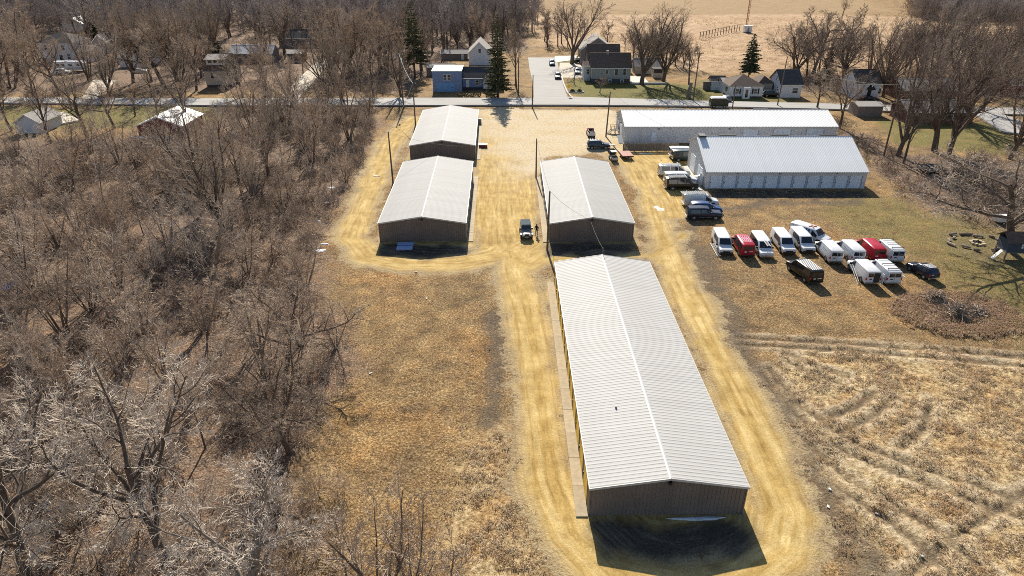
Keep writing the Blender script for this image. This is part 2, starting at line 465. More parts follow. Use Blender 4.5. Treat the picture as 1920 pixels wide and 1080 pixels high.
def ground_material():
    m = bpy.data.materials.new("earth_and_grass")
    m.use_nodes = True
    N, L = m.node_tree.nodes, m.node_tree.links
    b = N["Principled BSDF"]
    b.inputs["Roughness"].default_value = 0.95
    b.inputs["Specular IOR Level"].default_value = 0.15
    tc = N.new("ShaderNodeTexCoord")
    P = tc.outputs["Object"]
    def noise(scale, detail=4, rough=0.6, vec=P, dist=0.0):
        n = N.new("ShaderNodeTexNoise")
        n.inputs["Scale"].default_value = scale; n.inputs["Detail"].default_value = detail
        n.inputs["Roughness"].default_value = rough; n.inputs["Distortion"].default_value = dist
        L.new(vec, n.inputs["Vector"])
        return n.outputs["Fac"]
    def ramp(fac, *stops):
        r = N.new("ShaderNodeValToRGB")
        e = r.color_ramp.elements
        while len(e) < len(stops): e.new(0.5)
        for k, (p, c) in enumerate(stops):
            e[k].position = p; e[k].color = (*c, 1)
        L.new(fac, r.inputs[0])
        return r.outputs[0]
    def mix(fac, a, c, blend='MIX'):
        x = N.new("ShaderNodeMix")
        x.data_type = 'RGBA'; x.blend_type = blend
        if isinstance(fac, float): x.inputs[0].default_value = fac
        else: L.new(fac, x.inputs[0])
        for k, s in ((6, a), (7, c)):
            if isinstance(s, tuple): x.inputs[k].default_value = (*s, 1)
            else: L.new(s, x.inputs[k])
        return x.outputs[2]
    def math_(op, a, c, clamp=False):
        x = N.new("ShaderNodeMath"); x.operation = op; x.use_clamp = clamp
        for k, s in ((0, a), (1, c)):
            if isinstance(s, (int, float)): x.inputs[k].default_value = s
            else: L.new(s, x.inputs[k])
        return x.outputs[0]
    def attr(n):
        a = N.new("ShaderNodeAttribute"); a.attribute_name = n
        s = N.new("ShaderNodeSeparateColor"); L.new(a.outputs["Color"], s.inputs[0])
        return s.outputs[0], s.outputs[1], s.outputs[2], a
    dirt, wood, green, _ = attr("mask_a")
    field, tall, mud, _ = attr("mask_b")
    pale, plough, core, _ = attr("mask_c")
    shade_mud, _, redge, _ = attr("mask_d")
    _, _, _, trk = attr("track")
    mp = N.new("ShaderNodeMapping"); mp.inputs["Scale"].default_value = (1.5, 0.13, 1)
    L.new(trk.outputs["Vector"], mp.inputs["Vector"])
    fine = noise(5.0, 4, 0.8)
    fine2 = noise(2.4, 4, 0.78)
    grit = noise(13, 2, 0.7)
    mid = noise(0.55, 4, 0.6)
    broad = noise(0.09, 3, 0.55)
    patch = noise(0.28, 4, 0.62)
    streak = noise(1.0, 4, 0.72, mp.outputs[0])
    # mown dead grass
    grass = ramp(fine, (0.34, (0.064, 0.038, 0.019)), (0.44, (0.198, 0.128, 0.058)), (0.54, (0.338, 0.232, 0.110)), (0.65, (0.61, 0.475, 0.275)))
    warm = ramp(mid, (0.35, (1.02, 0.96, 0.90)), (0.65, (0.96, 0.98, 1.02)))
    grass = mix(0.9, grass, warm, 'MULTIPLY')
    brd = ramp(broad, (0.35, (1.10, 0.99, 0.86)), (0.5, (1.0, 1.0, 1.0)), (0.68, (0.80, 0.82, 0.86)))
    grass = mix(0.9, grass, brd, 'MULTIPLY')
    ptc = ramp(patch, (0.36, (0.50, 0.48, 0.48)), (0.46, (0.90, 0.86, 0.82)), (0.56, (1.0, 0.97, 0.92)), (0.66, (1.36, 1.30, 1.20)))
    grass = mix(0.85, grass, ptc, 'MULTIPLY')
    # leaf litter
    lit = ramp(fine, (0.33, (0.050, 0.036, 0.026)), (0.45, (0.155, 0.110, 0.076)), (0.56, (0.26, 0.188, 0.132)), (0.67, (0.50, 0.405, 0.31)))
    lit = mix(0.8, lit, ramp(mid, (0.35, (1.15, 0.96, 0.80)), (0.6, (0.95, 0.95, 0.98))), 'MULTIPLY')
    c = mix(wood, grass, lit)
    # green tinge
    grn = ramp(fine, (0.32, (0.062, 0.068, 0.018)), (0.5, (0.145, 0.140, 0.036)), (0.68, (0.26, 0.228, 0.075)))
    gm = math_('MULTIPLY', green, math_('ADD', math_('MULTIPLY', mid, 1.5), 0.15), True)
    c = mix(gm, c, grn)
    # tall straw
    tl = ramp(fine2, (0.33, (0.12, 0.078, 0.042)), (0.43, (0.32, 0.222, 0.110)), (0.53, (0.49, 0.368, 0.195)), (0.66, (0.70, 0.58, 0.37)))
    tl = mix(0.8, tl, ramp(noise(0.22, 3, 0.6), (0.38, (0.86, 0.70, 0.54)), (0.5, (0.97, 0.93, 0.88)), (0.62, (1.08, 1.08, 1.08))), 'MULTIPLY')
    c = mix(tall, c, tl)
    c = mix(math_('MULTIPLY', redge, 0.55), c, ramp(fine2, (0.35, (0.40, 0.31, 0.20)), (0.65, (0.70, 0.59, 0.43))))
    # open straw field and the worked field beyond
    mpf = N.new("ShaderNodeMapping"); mpf.inputs["Scale"].default_value = (0.25, 0.7, 1)
    L.new(P, mpf.inputs["Vector"])
    fd = ramp(noise(1.0, 6, 0.75, mpf.outputs[0]), (0.36, (0.21, 0.13, 0.066)), (0.47, (0.40, 0.275, 0.16)), (0.60, (0.55, 0.40, 0.255)))
    fd = mix(0.8, fd, ramp(noise(0.035, 4, 0.6), (0.38, (0.86, 0.78, 0.72)), (0.6, (1.05, 1.02, 1.0))), 'MULTIPLY')
    c = mix(field, c, fd)
    pl = ramp(noise(0.5, 4, 0.6, mpf.outputs[0]), (0.35, (0.27, 0.18, 0.09)), (0.65, (0.35, 0.235, 0.12)))
    c = mix(plough, c, pl)
    # bare mud
    md = ramp(fine, (0.3, (0.055, 0.042, 0.030)), (0.55, (0.135, 0.105, 0.075)), (0.75, (0.24, 0.195, 0.14)))
    mf = math_('MULTIPLY', mud, math_('ADD', math_('MULTIPLY', mid, 1.1), 0.35), True)
    c = mix(mf, c, md)
    # drive: yellow sand and gravel, streaked along the wheel tracks
    dr = ramp(streak, (0.28, (0.25, 0.158, 0.052)), (0.41, (0.385, 0.258, 0.084)), (0.52, (0.475, 0.330, 0.118)), (0.66, (0.61, 0.465, 0.215)))
    sx = N.new("ShaderNodeSeparateXYZ"); L.new(trk.outputs["Vector"], sx.inputs[0])
    wob = math_('MULTIPLY', math_('SUBTRACT', noise(0.35, 3, 0.6), 0.5), 1.3)
    for off_, amt in ((0.85, 0.55), (2.1, 0.3)):
        dist = math_('ABSOLUTE', math_('SUBTRACT', math_('ADD', sx.outputs[0], wob), off_), 0)
        wr = N.new("ShaderNodeMapRange"); wr.interpolation_type = 'SMOOTHSTEP'
        wr.inputs[1].default_value = 0.14; wr.inputs[2].default_value = 0.42; wr.inputs[3].default_value = amt; wr.inputs[4].default_value = 0.0
        L.new(dist, wr.inputs[0])
        dr = mix(wr.outputs[0], dr, ramp(fine, (0.35, (0.44, 0.315, 0.115)), (0.65, (0.60, 0.465, 0.225))))
    dr = mix(0.55, dr, ramp(grit, (0.36, (0.60, 0.58, 0.56)), (0.48, (0.98, 0.98, 0.98)), (0.68, (1.25, 1.25, 1.25))), 'MULTIPLY')
    dr = mix(0.7, dr, ramp(mid, (0.36, (0.78, 0.74, 0.68)), (0.52, (1, 1, 1)), (0.7, (1.12, 1.12, 1.14))), 'MULTIPLY')
    dr = mix(0.75, dr, ramp(noise(0.21, 5, 0.7), (0.38, (0.84, 0.81, 0.77)), (0.5, (1, 1, 1)), (0.62, (1.08, 1.09, 1.12))), 'MULTIPLY')
    gv = ramp(fine, (0.3, (0.15, 0.115, 0.075)), (0.5, (0.32, 0.25, 0.16)), (0.72, (0.52, 0.44, 0.33)))
    dr = mix(math_('MULTIPLY', math_('SUBTRACT', 1.0, core), 0.75), dr, gv)
    pd = ramp(fine2, (0.33, (0.34, 0.265, 0.16)), (0.5, (0.52, 0.425, 0.28)), (0.7, (0.67, 0.585, 0.44)))
    dr = mix(math_('MULTIPLY', pale, math_('ADD', math_('MULTIPLY', noise(0.16, 4, 0.6), 2.0), -0.05), True), dr, pd)
    rag = math_('ADD', dirt, math_('ADD', math_('MULTIPLY', math_('SUBTRACT', fine2, 0.5), 1.5), math_('MULTIPLY', math_('SUBTRACT', mid, 0.5), 1.1)))
    mr = N.new("ShaderNodeMapRange"); mr.interpolation_type = 'SMOOTHSTEP'
    mr.inputs[1].default_value = 0.36; mr.inputs[2].default_value = 0.66
    L.new(rag, mr.inputs[0])
    c = mix(mr.outputs[0], c, dr)
    dm = mix(0.6, ramp(streak, (0.3, (0.030, 0.026, 0.022)), (0.5, (0.075, 0.064, 0.052)), (0.7, (0.17, 0.145, 0.115))), ramp(fine, (0.36, (0.35, 0.34, 0.32)), (0.5, (1.0, 1.0, 1.0)), (0.66, (2.1, 2.0, 1.9))), 'MULTIPLY')  # near-black mud tone, painted to deepen the shed shadows
    c = mix(math_('MULTIPLY', shade_mud, 0.95), c, dm)
    L.new(c, b.inputs["Base Color"])
    bp = N.new("ShaderNodeBump")
    bp.inputs["Distance"].default_value = 0.2
    hb = math_('ADD', math_('MULTIPLY', fine, 0.7), math_('MULTIPLY', fine2, 0.6))
    L.new(hb, bp.inputs["Height"])
    st = math_('SUBTRACT', 0.95, math_('MULTIPLY', core, 0.7))
    L.new(st, bp.inputs["Strength"])
    L.new(bp.outputs[0], b.inputs["Normal"])
    return m
M_ground = ground_material()

def ground_piece(name, sel, label=None):
    q = QUADS[sel]
    ids, inv = np.unique(q, return_inverse=True)
    inv = inv.reshape(q.shape)
    me = bpy.data.meshes.new(name)
    nv, nf = len(ids), len(q)
    me.vertices.add(nv); me.loops.add(nf * 4); me.polygons.add(nf)
    co = np.stack([XF[ids], YF[ids], ZF[ids]], 1).astype(np.float32)
    me.vertices.foreach_set("co", co.ravel())
    me.loops.foreach_set("vertex_index", inv.ravel().astype(np.int32))
    me.polygons.foreach_set("loop_start", np.arange(0, nf * 4, 4, dtype=np.int32))
    me.polygons.foreach_set("use_smooth", np.ones(nf, bool))
    me.update(calc_edges=True)
    def put(n, *ch):
        a = me.attributes.new(n, 'FLOAT_COLOR', 'POINT')
        d = np.ones((nv, 4), np.float32)
        for k, c in enumerate(ch): d[:, k] = FLD[c][ids]
        a.data.foreach_set("color", d.ravel())
    put("mask_a", 'dirt', 'wood', 'green')
    put("mask_b", 'field', 'tall', 'mud')
    put("mask_c", 'pale', 'plough', 'core')
    put("mask_d", 'shade_mud', 'rut', 'edge')
    a = me.attributes.new("track", 'FLOAT_VECTOR', 'POINT')
    d = np.stack([np.minimum(FLD['across'][ids], 30), FLD['along'][ids], np.zeros(nv)], 1).astype(np.float32)
    a.data.foreach_set("vector", d.ravel())
    me.materials.append(M_ground)
    o = link(name, me)
    return tag(o, kind='structure')
qd = {k: FLD[k][QUADS].mean(1) for k in ('dirt', 'wood', 'field', 'plough')}
is_d = qd['dirt'] > 0.5
is_f = (qd['field'] > 0.5) & ~is_d
is_p = (qd['plough'] > 0.5) & ~is_d & ~is_f
is_w = (qd['wood'] > 0.5) & ~is_d & ~is_f & ~is_p
ground_piece("gravel_drive", is_d)
ground_piece("straw_field", is_f)
ground_piece("worked_field", is_p)
ground_piece("woodland_floor", is_w)
ground_piece("ground", ~(is_d | is_f | is_p | is_w))
def gz1(x, y): return float(ground_z([x], [y])[0])

# ------------------------------------------------------------------ paved roads: sheets just above the ground with a raised kerb on the side street
M_road = mat("pale_worn_asphalt", (0.29, 0.28, 0.265), 0.9, col2=(0.38, 0.368, 0.35), scale=0.8, stretch=(0.15, 1, 1), bump=0.1, bscale=20)
M_kerb = mat("kerb_concrete", (0.52, 0.50, 0.46), 0.85, var=0.1, scale=2)
M_crack = mat("tar_seal", (0.12, 0.115, 0.11), 0.8, var=0.2)
M_gravel_pad = mat("pale_gravel_pad", (0.47, 0.41, 0.32), 0.95, col2=(0.60, 0.54, 0.45), scale=2.5, bump=0.3, bscale=9)
def strip(name, left, right, mt, z=0.05, kind='structure'):
    mb = MB()
    n = len(left)
    for i in range(n - 1):
        a, b2, c, d = left[i], right[i], right[i + 1], left[i + 1]
        mb.slab([(a[0], a[1], z), (b2[0], b2[1], z), (c[0], c[1], z), (d[0], d[1], z)], 0.35)
    return tag(mb.build(name, mt), kind=kind)
road_top = GP((-700, 189), (0, 185), (400, 187), (700, 186), (990, 186), (1070, 184), (1300, 191), (1560, 197), (1700, 201), (2700, 220))
road_bot = GP((-700, 200), (0, 195), (400, 200), (700, 200), (990, 199), (1075, 199), (1300, 201), (1560, 207), (1700, 212), (2700, 236))
strip("road", road_bot, road_top, M_road, 0.06)
side_l = GP((1001, 184), (1000, 160), (993, 130), (990, 108))
side_r = GP((1064, 182), (1056, 160), (1048, 130), (1043, 108))
strip("side_street", side_l, side_r, M_road, 0.064)
strip("house_driveway", GP((1046, 146), (1050, 118)), GP((1104, 146), (1094, 118)), M_gravel_pad, 0.066)
strip("turning_lane", GP((1042, 117), (1040, 106)), GP((1100, 110), (1086, 104)), M_kerb, 0.068)
kb = GP((1074, 184), (1068, 180), (1062, 172), (1056, 158), (1049, 133))
mbk = MB()
for i in range(len(kb) - 1):
    (ax, ay), (bx, by) = kb[i], kb[i + 1]
    dx, dy = bx - ax, by - ay
    l = math.hypot(dx, dy); nx, ny = dy / l * 0.35, -dx / l * 0.35
    mbk.slab([(ax, ay, 0.18), (ax + nx, ay + ny, 0.18), (bx + nx, by + ny, 0.18), (bx, by, 0.18)], 0.4)
tag(mbk.build("kerb", M_kerb), kind='structure')
strip("farm_track", GP((585, 125), (520, 190)), GP((640, 95), (560, 188)), M_gravel_pad, 0.03)
strip("yard_pad", GP((60, 232), (100, 238)), GP((120, 212), (150, 228)), M_gravel_pad, 0.05)
strip("house_path", GP((150, 190), (175, 150)), GP((175, 190), (220, 150)), M_gravel_pad, 0.05)
strip("rear_lane", GP((1822, 214), (1880, 250), (1990, 262)), GP((1850, 206), (1920, 232), (2030, 245)), M_road, 0.045)
# ================================================================== STORAGE SHEDS (metal panels, each its own part)
def panel_profile(w, ribs, rh, rw):
    """cross-section of a ribbed sheet: (offset across, height) points"""
    pts = [(0.0, 0.0)]
    for k in range(ribs):
        c = w * (k + 0.5) / ribs
        pts += [(c - rw, 0.0), (c - rw * 0.45, rh), (c + rw * 0.45, rh), (c + rw, 0.0)]
    pts.append((w, 0.0))
    return pts
def ribbed(mb, o, du, dl0, dl1, nrm, w, ribs, rh, rw, th=0.03):
    """sheet: origin o, across direction du, length vectors at start/end dl0, dl1 (for sloped tops), outward normal nrm"""
    prof = panel_profile(w, ribs, rh, rw)
    n = len(mb.v)
    o, du, nrm = Vector(o), Vector(du), Vector(nrm)
    k = len(prof)
    for a, h in prof:
        base = o + du * a + nrm * h
        dl = Vector(dl0).lerp(Vector(dl1), a / w)
        mb.v.append(tuple(base)); mb.v.append(tuple(base + dl))
    for i in range(k - 1):
        mb.f.append((n + 2 * i, n + 2 * i + 2, n + 2 * i + 3, n + 2 * i + 1)); mb.m.append(0)
    # back face
    b0, b1 = o - nrm * th, o + du * w - nrm * th
    q = len(mb.v)
    mb.v += [tuple(b0), tuple(b1), tuple(b1 + Vector(dl1)), tuple(b0 + Vector(dl0))]
    mb.f.append((q + 3, q + 2, q + 1, q)); mb.m.append(0)
    mb.f.append((n, n + 1, q + 3, q)); mb.m.append(0)
    mb.f.append((n + 2 * k - 2, q + 1, q + 2, n + 2 * k - 1)); mb.m.append(0)
    return mb

def door_mesh(w, h, mt, slats=12):
    """roll-up door facing -x, lower centre at origin"""
    mb = MB()
    for k in range(slats):
        z0, z1 = h * k / slats, h * (k + 1) / slats
        mb.prism([(0.0, z0), (-0.022, z0 + 0.012), (-0.03, (z0 + z1) / 2), (-0.022, z1 - 0.012), (0.0, z1), (0.05, z1), (0.05, z0)], -w / 2, w / 2, 'y')
    return mb.mesh("roll_up_door", mt)

def shed(name, label, loc, rz, W, L, eL, eR, zr, ur, wallm, roofm, pw=0.8, ribs=2, rh=0.05, doorsL=(), doorsR=(), apronL=None, apronR=None, trimm=None, gable_doors=(), vents=(), lamps=True, wp=0.92, over=0.22, eo=0.06, jamb=None, recess=0.10):
    """gabled metal building. local x across (left -W/2, right W/2), y along 0..L. doors: (y centre, width, height, material)"""
    t = thing(name, label, 'storage building', (loc[0], loc[1], 0.0), rz)
    trimm = trimm or M_trim_white
    hw = W / 2
    # roof panels, one object each, sharing two meshes
    for sgn, e in ((-1, eL), (1, eR)):
        edge = sgn * hw
        run = abs(edge - ur)
        slope = Vector((edge - ur, 0, e - zr)).normalized()
        ln = Vector((edge - ur, 0, e - zr)).length + eo
        nrm = Vector((-slope.z, 0, slope.x)) * (1 if slope.x > 0 else -1)
        if nrm.z < 0: nrm = -nrm
        mb = MB()
        if sgn > 0: ribbed(mb, (0, 0, 0), (0, 1, 0), slope * ln, slope * ln, nrm, pw, ribs, rh, 0.09)
        else: ribbed(mb, (0, pw, 0), (0, -1, 0), slope * ln, slope * ln, nrm, pw, ribs, rh, 0.09)
        me = mb.mesh("roof_panel", roofm)
        n = int(round((L + 2 * over) / pw))
        real = (L + 2 * over) / n
        for k in range(n):
            o = link("roof_panel", me, t, (ur, -over + k * real, zr + 0.06))
            o.scale = (1, real / pw, 1)
        # eave trim and gutter
        ex, ez = ur + slope.x * (ln + 0.01), zr + 0.03 + slope.z * (ln + 0.01)
        MB().box(ex - 0.05, ex + 0.05, -over, L + over, ez - 0.14, ez + 0.01).build("gutter", trimm, t)
        for yy in (-over - 0.03, L + over + 0.004):
            a = Vector((ur, yy, zr + 0.10)); b = a + slope * (ln + 0.02)
            MB().slab([a, b, b + Vector((0, 0.026, 0)), a + Vector((0, 0.026, 0))] if sgn > 0 else [b, a, a + Vector((0, 0.026, 0)), b + Vector((0, 0.026, 0))], 0.2).build("rake_trim", trimm, t)
    MB().prism([(ur - 0.13, zr + 0.075), (ur, zr + 0.12), (ur + 0.13, zr + 0.075), (ur + 0.11, zr + 0.05), (ur, zr + 0.08), (ur - 0.11, zr + 0.05)], -over - 0.01, L + over + 0.01, 'y').build("ridge_cap", trimm, t)
    def ztop(u):
        if u <= ur: return eL + (zr - eL) * (u + hw) / (ur + hw)
        return eR + (zr - eR) * (hw - u) / (hw - ur)
    # gable walls of ribbed panels (front y=0, rear y=L)
    n = int(round(W / wp)); real = W / n
    for yy, ny in ((0.0, -1), (L, 1)):
        gd = [g for g in gable_doors if g[0] == ny]
        for k in range(n):
            u0, u1 = -hw + k * real, -hw + (k + 1) * real
            segs = [(u0, u1)]
            if u0 < ur < u1: segs = [(u0, ur), (ur, u1)]
            mb = MB()
            for a, b in segs:
                w_ = b - a
                rb = max(1, int(round(3 * w_ / real)))
                if ny < 0: ribbed(mb, (a, yy, -0.06), (1, 0, 0), (0, 0, ztop(a) + 0.10), (0, 0, ztop(b) + 0.10), (0, -1, 0), w_, rb, 0.045, 0.05)
                else: ribbed(mb, (b, yy, -0.06), (-1, 0, 0), (0, 0, ztop(b) + 0.10), (0, 0, ztop(a) + 0.10), (0, 1, 0), w_, rb, 0.03, 0.05)
            mb.build("wall_panel", wallm, t)
        for cu in (-hw - 0.01, hw - 0.09):
            MB().box(cu, cu + 0.10, yy - 0.05, yy + 0.05, -0.06, ztop(cu + 0.05) - 0.02).build("corner_trim", wallm if not trimm is M_dark_trim else trimm, t)
        for (_, u, w_, h_, mt) in gd:
            dm = door_mesh(w_, h_, mt)
            link("roll_up_door", dm, t, (u, yy - 0.06 if ny < 0 else yy + 0.06, 0.0), (0, 0, R(90) if ny < 0 else R(-90)))
    # side walls: panels in the gaps between doors, a header above
    for sgn, e, doors in ((-1, eL, doorsL), (1, eR, doorsR)):
        x = sgn * hw
        def wall_run(y0, y1, z0, z1, nm="wall_panel"):
            k = max(1, int(round((y1 - y0) / wp)))
            r_ = (y1 - y0) / k
            for i in range(k):
                mb = MB()
                if sgn < 0: ribbed(mb, (x, y0 + (i + 1) * r_, z0), (0, -1, 0), (0, 0, z1 - z0), (0, 0, z1 - z0), (-1, 0, 0), r_, max(1, int(round(r_ / 0.3))), 0.03, 0.05)
                else: ribbed(mb, (x, y0 + i * r_, z0), (0, 1, 0), (0, 0, z1 - z0), (0, 0, z1 - z0), (1, 0, 0), r_, max(1, int(round(r_ / 0.3))), 0.03, 0.05)
                mb.build(nm, wallm, t)
        if not doors:
            wall_run(0.06, L - 0.06, -0.06, e)
        else:
            cur = 0.06
            cache = {}
            for (yc, w_, h_, mt) in sorted(doors, key=lambda d: d[0]):
                if yc - w_ / 2 - cur > 0.02: wall_run(cur, yc - w_ / 2, -0.06, e)
                wall_run(yc - w_ / 2, yc + w_ / 2, h_, e, "door_header")
                key = (w_, h_, mt.name)
                if key not in cache: cache[key] = door_mesh(w_, h_, mt)
                d = link("roll_up_door", cache[key], t, (x - sgn * recess, yc, 0.0), (0, 0, 0 if sgn < 0 else math.pi))
                for s_ in (-1, 1): MB().box(*sorted((x - sgn * 0.08, x + sgn * 0.05)), *sorted((yc + s_ * (w_ / 2 - 0.07), yc + s_ * (w_ / 2 + 0.005))), -0.04, h_).build("door_jamb", jamb or trimm, t)
                MB().box(-0.085, -0.02, w_ * 0.40, w_ * 0.47, h_ * 0.42, h_ * 0.52).build("latch", M_dark_trim, d)
                cur = yc + w_ / 2
            if L - 0.06 - cur > 0.02: wall_run(cur, L - 0.06, -0.06, e)
    if lamps:
        MB().box(ur - 0.13, ur + 0.13, -0.28, -0.05, zr - 0.55, zr - 0.35).build("wall_lamp", M_dark_trim, t)
    for sgn, ap in ((-1, apronL), (1, apronR)):
        if not ap: continue
        w_, step = ap
        n = int(round((L + 0.4) / step)); st = (L + 0.4) / n
        a, b = sorted((sgn * (hw + 0.04), sgn * (hw + w_)))
        me = MB().box(a, b, 0.012, st - 0.012, -0.3, 0.07).mesh("apron_slab", M_concrete)
        for k in range(n):
            link("apron_slab", me, t, (0, -0.2 + k * st, RND.uniform(-0.012, 0.012)))
    for (y0, y1) in vents:
        MB().prism([(ur - 0.75, zr - 0.1), (ur - 0.7, zr + 0.26), (ur - 0.26, zr + 0.27), (ur - 0.25, zr + 0.02)], y0, y1, 'y').build("ridge_vent", M_dark_trim, t)
    # ground slab
    MB().box(-hw + 0.02, hw - 0.02, 0.02, L - 0.02, -0.4, 0.03).build("foundation", M_concrete, t)
    return t
def along(x0, y0, x1, y1): return math.atan2(-(x1 - x0), y1 - y0)
yd = [(2.4 + k * 3.19, 2.6, 2.35, M_door_yellow) for k in range(12)]
wd = [(2.2 + k * 3.2, 2.6, 2.35, M_door_white) for k in range(9)]
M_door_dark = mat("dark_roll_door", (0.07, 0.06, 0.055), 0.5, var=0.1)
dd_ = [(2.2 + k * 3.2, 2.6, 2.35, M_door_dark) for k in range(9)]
rzA = along(5.74, 38.66, 5.3, 78.68)
shedA = shed('storage_shed', 'longest storage shed nearest the camera with ribbed white roof and yellow doors', (11.9, 38.9), rzA, 12.0, 39.6, 2.85, 2.85, 3.78, 0.0, M_wall_tan, M_roof_white, 0.8, 2, 0.016, yd, dd_[:9], (0.95, 3.3), None, jamb=M_wall_tan, recess=0.0, eo=0.03)
MB().tube([(5.93, -0.05, 2.7), (5.93, -0.05, 0.2), (5.93, -0.35, 0.08)], 0.05, 6).build("downpipe", M_wall_tan, shedA)
MB().tube([(0, 39.6, 3.9), (0, 39.6, 4.9)], 0.03, 5).build("vent_pipe", M_steel, shedA)
MB().tube([(0, 39.6, 4.55), (0.3, 39.6, 4.55)], 0.02, 4).build("pipe_arm", M_steel, shedA)
MB().box(-2.85, -2.7, 8.9, 9.05, 3.3, 3.62).build("roof_jack", M_steel, shedA)
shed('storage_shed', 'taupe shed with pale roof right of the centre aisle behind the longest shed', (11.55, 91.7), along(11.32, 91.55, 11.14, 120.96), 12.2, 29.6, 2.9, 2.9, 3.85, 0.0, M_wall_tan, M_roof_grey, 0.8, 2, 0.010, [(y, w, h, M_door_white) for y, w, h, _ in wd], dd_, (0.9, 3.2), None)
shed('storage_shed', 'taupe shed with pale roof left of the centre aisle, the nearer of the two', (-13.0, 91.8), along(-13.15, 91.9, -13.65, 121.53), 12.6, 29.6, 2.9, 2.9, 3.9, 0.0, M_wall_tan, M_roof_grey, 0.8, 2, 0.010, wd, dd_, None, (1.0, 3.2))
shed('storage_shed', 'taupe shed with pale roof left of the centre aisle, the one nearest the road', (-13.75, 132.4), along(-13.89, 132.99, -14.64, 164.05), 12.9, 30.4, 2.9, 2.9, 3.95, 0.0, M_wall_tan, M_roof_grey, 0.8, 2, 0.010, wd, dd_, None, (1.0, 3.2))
# white buildings, ridge along x: local x axis points towards the camera
M_jamb = mat("grey_blue_jamb", (0.33, 0.38, 0.46), 0.6, var=0.08)
fd = [(1.75 + k * 2.45, 2.25, 2.35, M_door_white) for k in range(11)]
shedF = shed('white_storage_building', 'white metal building with a row of eleven white doors facing the camera', (34.1, 122.0), R(-90), 13.8, 28.0, 4.85, 3.12, 6.9, -2.1, M_wall_white, M_roof_bright, 0.93, 3, 0.03, (), fd, None, None, M_trim_white, [(-1, 2.6, 3.0, 2.7, M_door_white), (-1, -3.0, 3.4, 3.3, M_door_white)], ((4.0, 7.2), (13.6, 16.8), (22.6, 25.8)), False, eo=0.3, jamb=M_jamb)
for yy in (5.2, 12.6, 22.6):
    MB().box(6.93, 7.12, yy, yy + 0.26, 2.72, 2.88).build("wall_lamp", M_dark_trim, shedF)
MB().box(-2.9, -1.3, 0.15, 1.4, 6.95, 7.25).build("roof_vent", M_dark_trim, shedF)
shedE = shed('white_storage_building', 'long white metal building behind the eleven-door building along the road', (24.1, 150.9), R(-90), 12.8, 45.0, 3.62, 3.62, 5.6, 0.0, M_wall_white, M_roof_bright, 0.93, 3, 0.03, (), [(26.8, 3.4, 2.9, M_door_white), (33.5, 3.8, 3.0, M_door_white), (40.5, 3.8, 3.0, M_door_white)], None, None, M_trim_white, [(-1, 1.0, 2.8, 2.9, M_door_white)], ((10.4, 13.6), (29.0, 32.2)), False, eo=0.25, jamb=M_jamb)
MB().box(6.43, 6.50, 5.7, 6.7, 0.4, 2.5).build("side_door", M_door_white, shedE)
MB().box(-3.6, -2.7, -0.1, -0.045, 0.7, 2.7).build("entry_door", M_door_white, shedE)
for yy in (7.0, 22.0): MB().box(6.43, 6.65, yy, yy + 0.3, 3.0, 3.2).build("wall_lamp", M_dark_trim, shedE)
for u in (-4.6, 0.6): MB().box(u, u + 0.3, -0.3, -0.045, 3.0, 3.2).build("wall_lamp", M_dark_trim, shedE)

# ================================================================== HOUSES
M_sh_brown = mat("brown_shingles", (0.105, 0.075, 0.058), 0.95, col2=(0.165, 0.12, 0.095), scale=2.5, bump=0.4, bscale=6)
M_sh_dark = mat("charcoal_shingles", (0.05, 0.048, 0.048), 0.95, col2=(0.095, 0.09, 0.088), scale=2.5, bump=0.4, bscale=6)
M_sh_grey = mat("pale_grey_shingles", (0.26, 0.24, 0.22), 0.95, col2=(0.37, 0.345, 0.32), scale=2.5, bump=0.4, bscale=6)
M_sh_white = mat("white_sheet_roof", (0.66, 0.65, 0.62), 0.5, col2=(0.75, 0.74, 0.72), scale=0.8)
M_sid_white = mat("white_siding", (0.62, 0.63, 0.65), 0.7, var=0.06, scale=2, stretch=(0.3, 0.3, 8), bump=0.15)
M_sid_blue = mat("blue_siding", (0.19, 0.26, 0.42), 0.7, var=0.06, scale=2, stretch=(0.3, 0.3, 8), bump=0.15)
M_gar_blue = mat("bright_blue_garage_door", (0.16, 0.33, 0.58), 0.5, var=0.05)
M_sid_grey = mat("grey_green_siding", (0.29, 0.30, 0.285), 0.7, var=0.06, scale=2, stretch=(0.3, 0.3, 8), bump=0.15)
M_sid_taupe = mat("taupe_siding", (0.21, 0.18, 0.165), 0.7, var=0.08, scale=2, stretch=(0.3, 0.3, 8), bump=0.15)
M_sid_cream = mat("cream_siding", (0.47, 0.42, 0.35), 0.7, var=0.06, scale=2, stretch=(0.3, 0.3, 8), bump=0.15)
M_brick_red = mat("red_brick_wall", (0.11, 0.05, 0.04), 0.9, col2=(0.17, 0.08, 0.062), scale=6, bump=0.3)
M_barn_red = mat("red_barn_boards", (0.16, 0.022, 0.028), 0.85, col2=(0.26, 0.06, 0.06), scale=3, stretch=(4, 4, 0.4))
M_found = mat("dark_foundation", (0.07, 0.07, 0.075), 0.9, var=0.15)
M_shutter = mat("black_shutters", (0.02, 0.018, 0.018), 0.6)
M_frame = mat("white_frames", (0.72, 0.72, 0.70), 0.5, var=0.04)
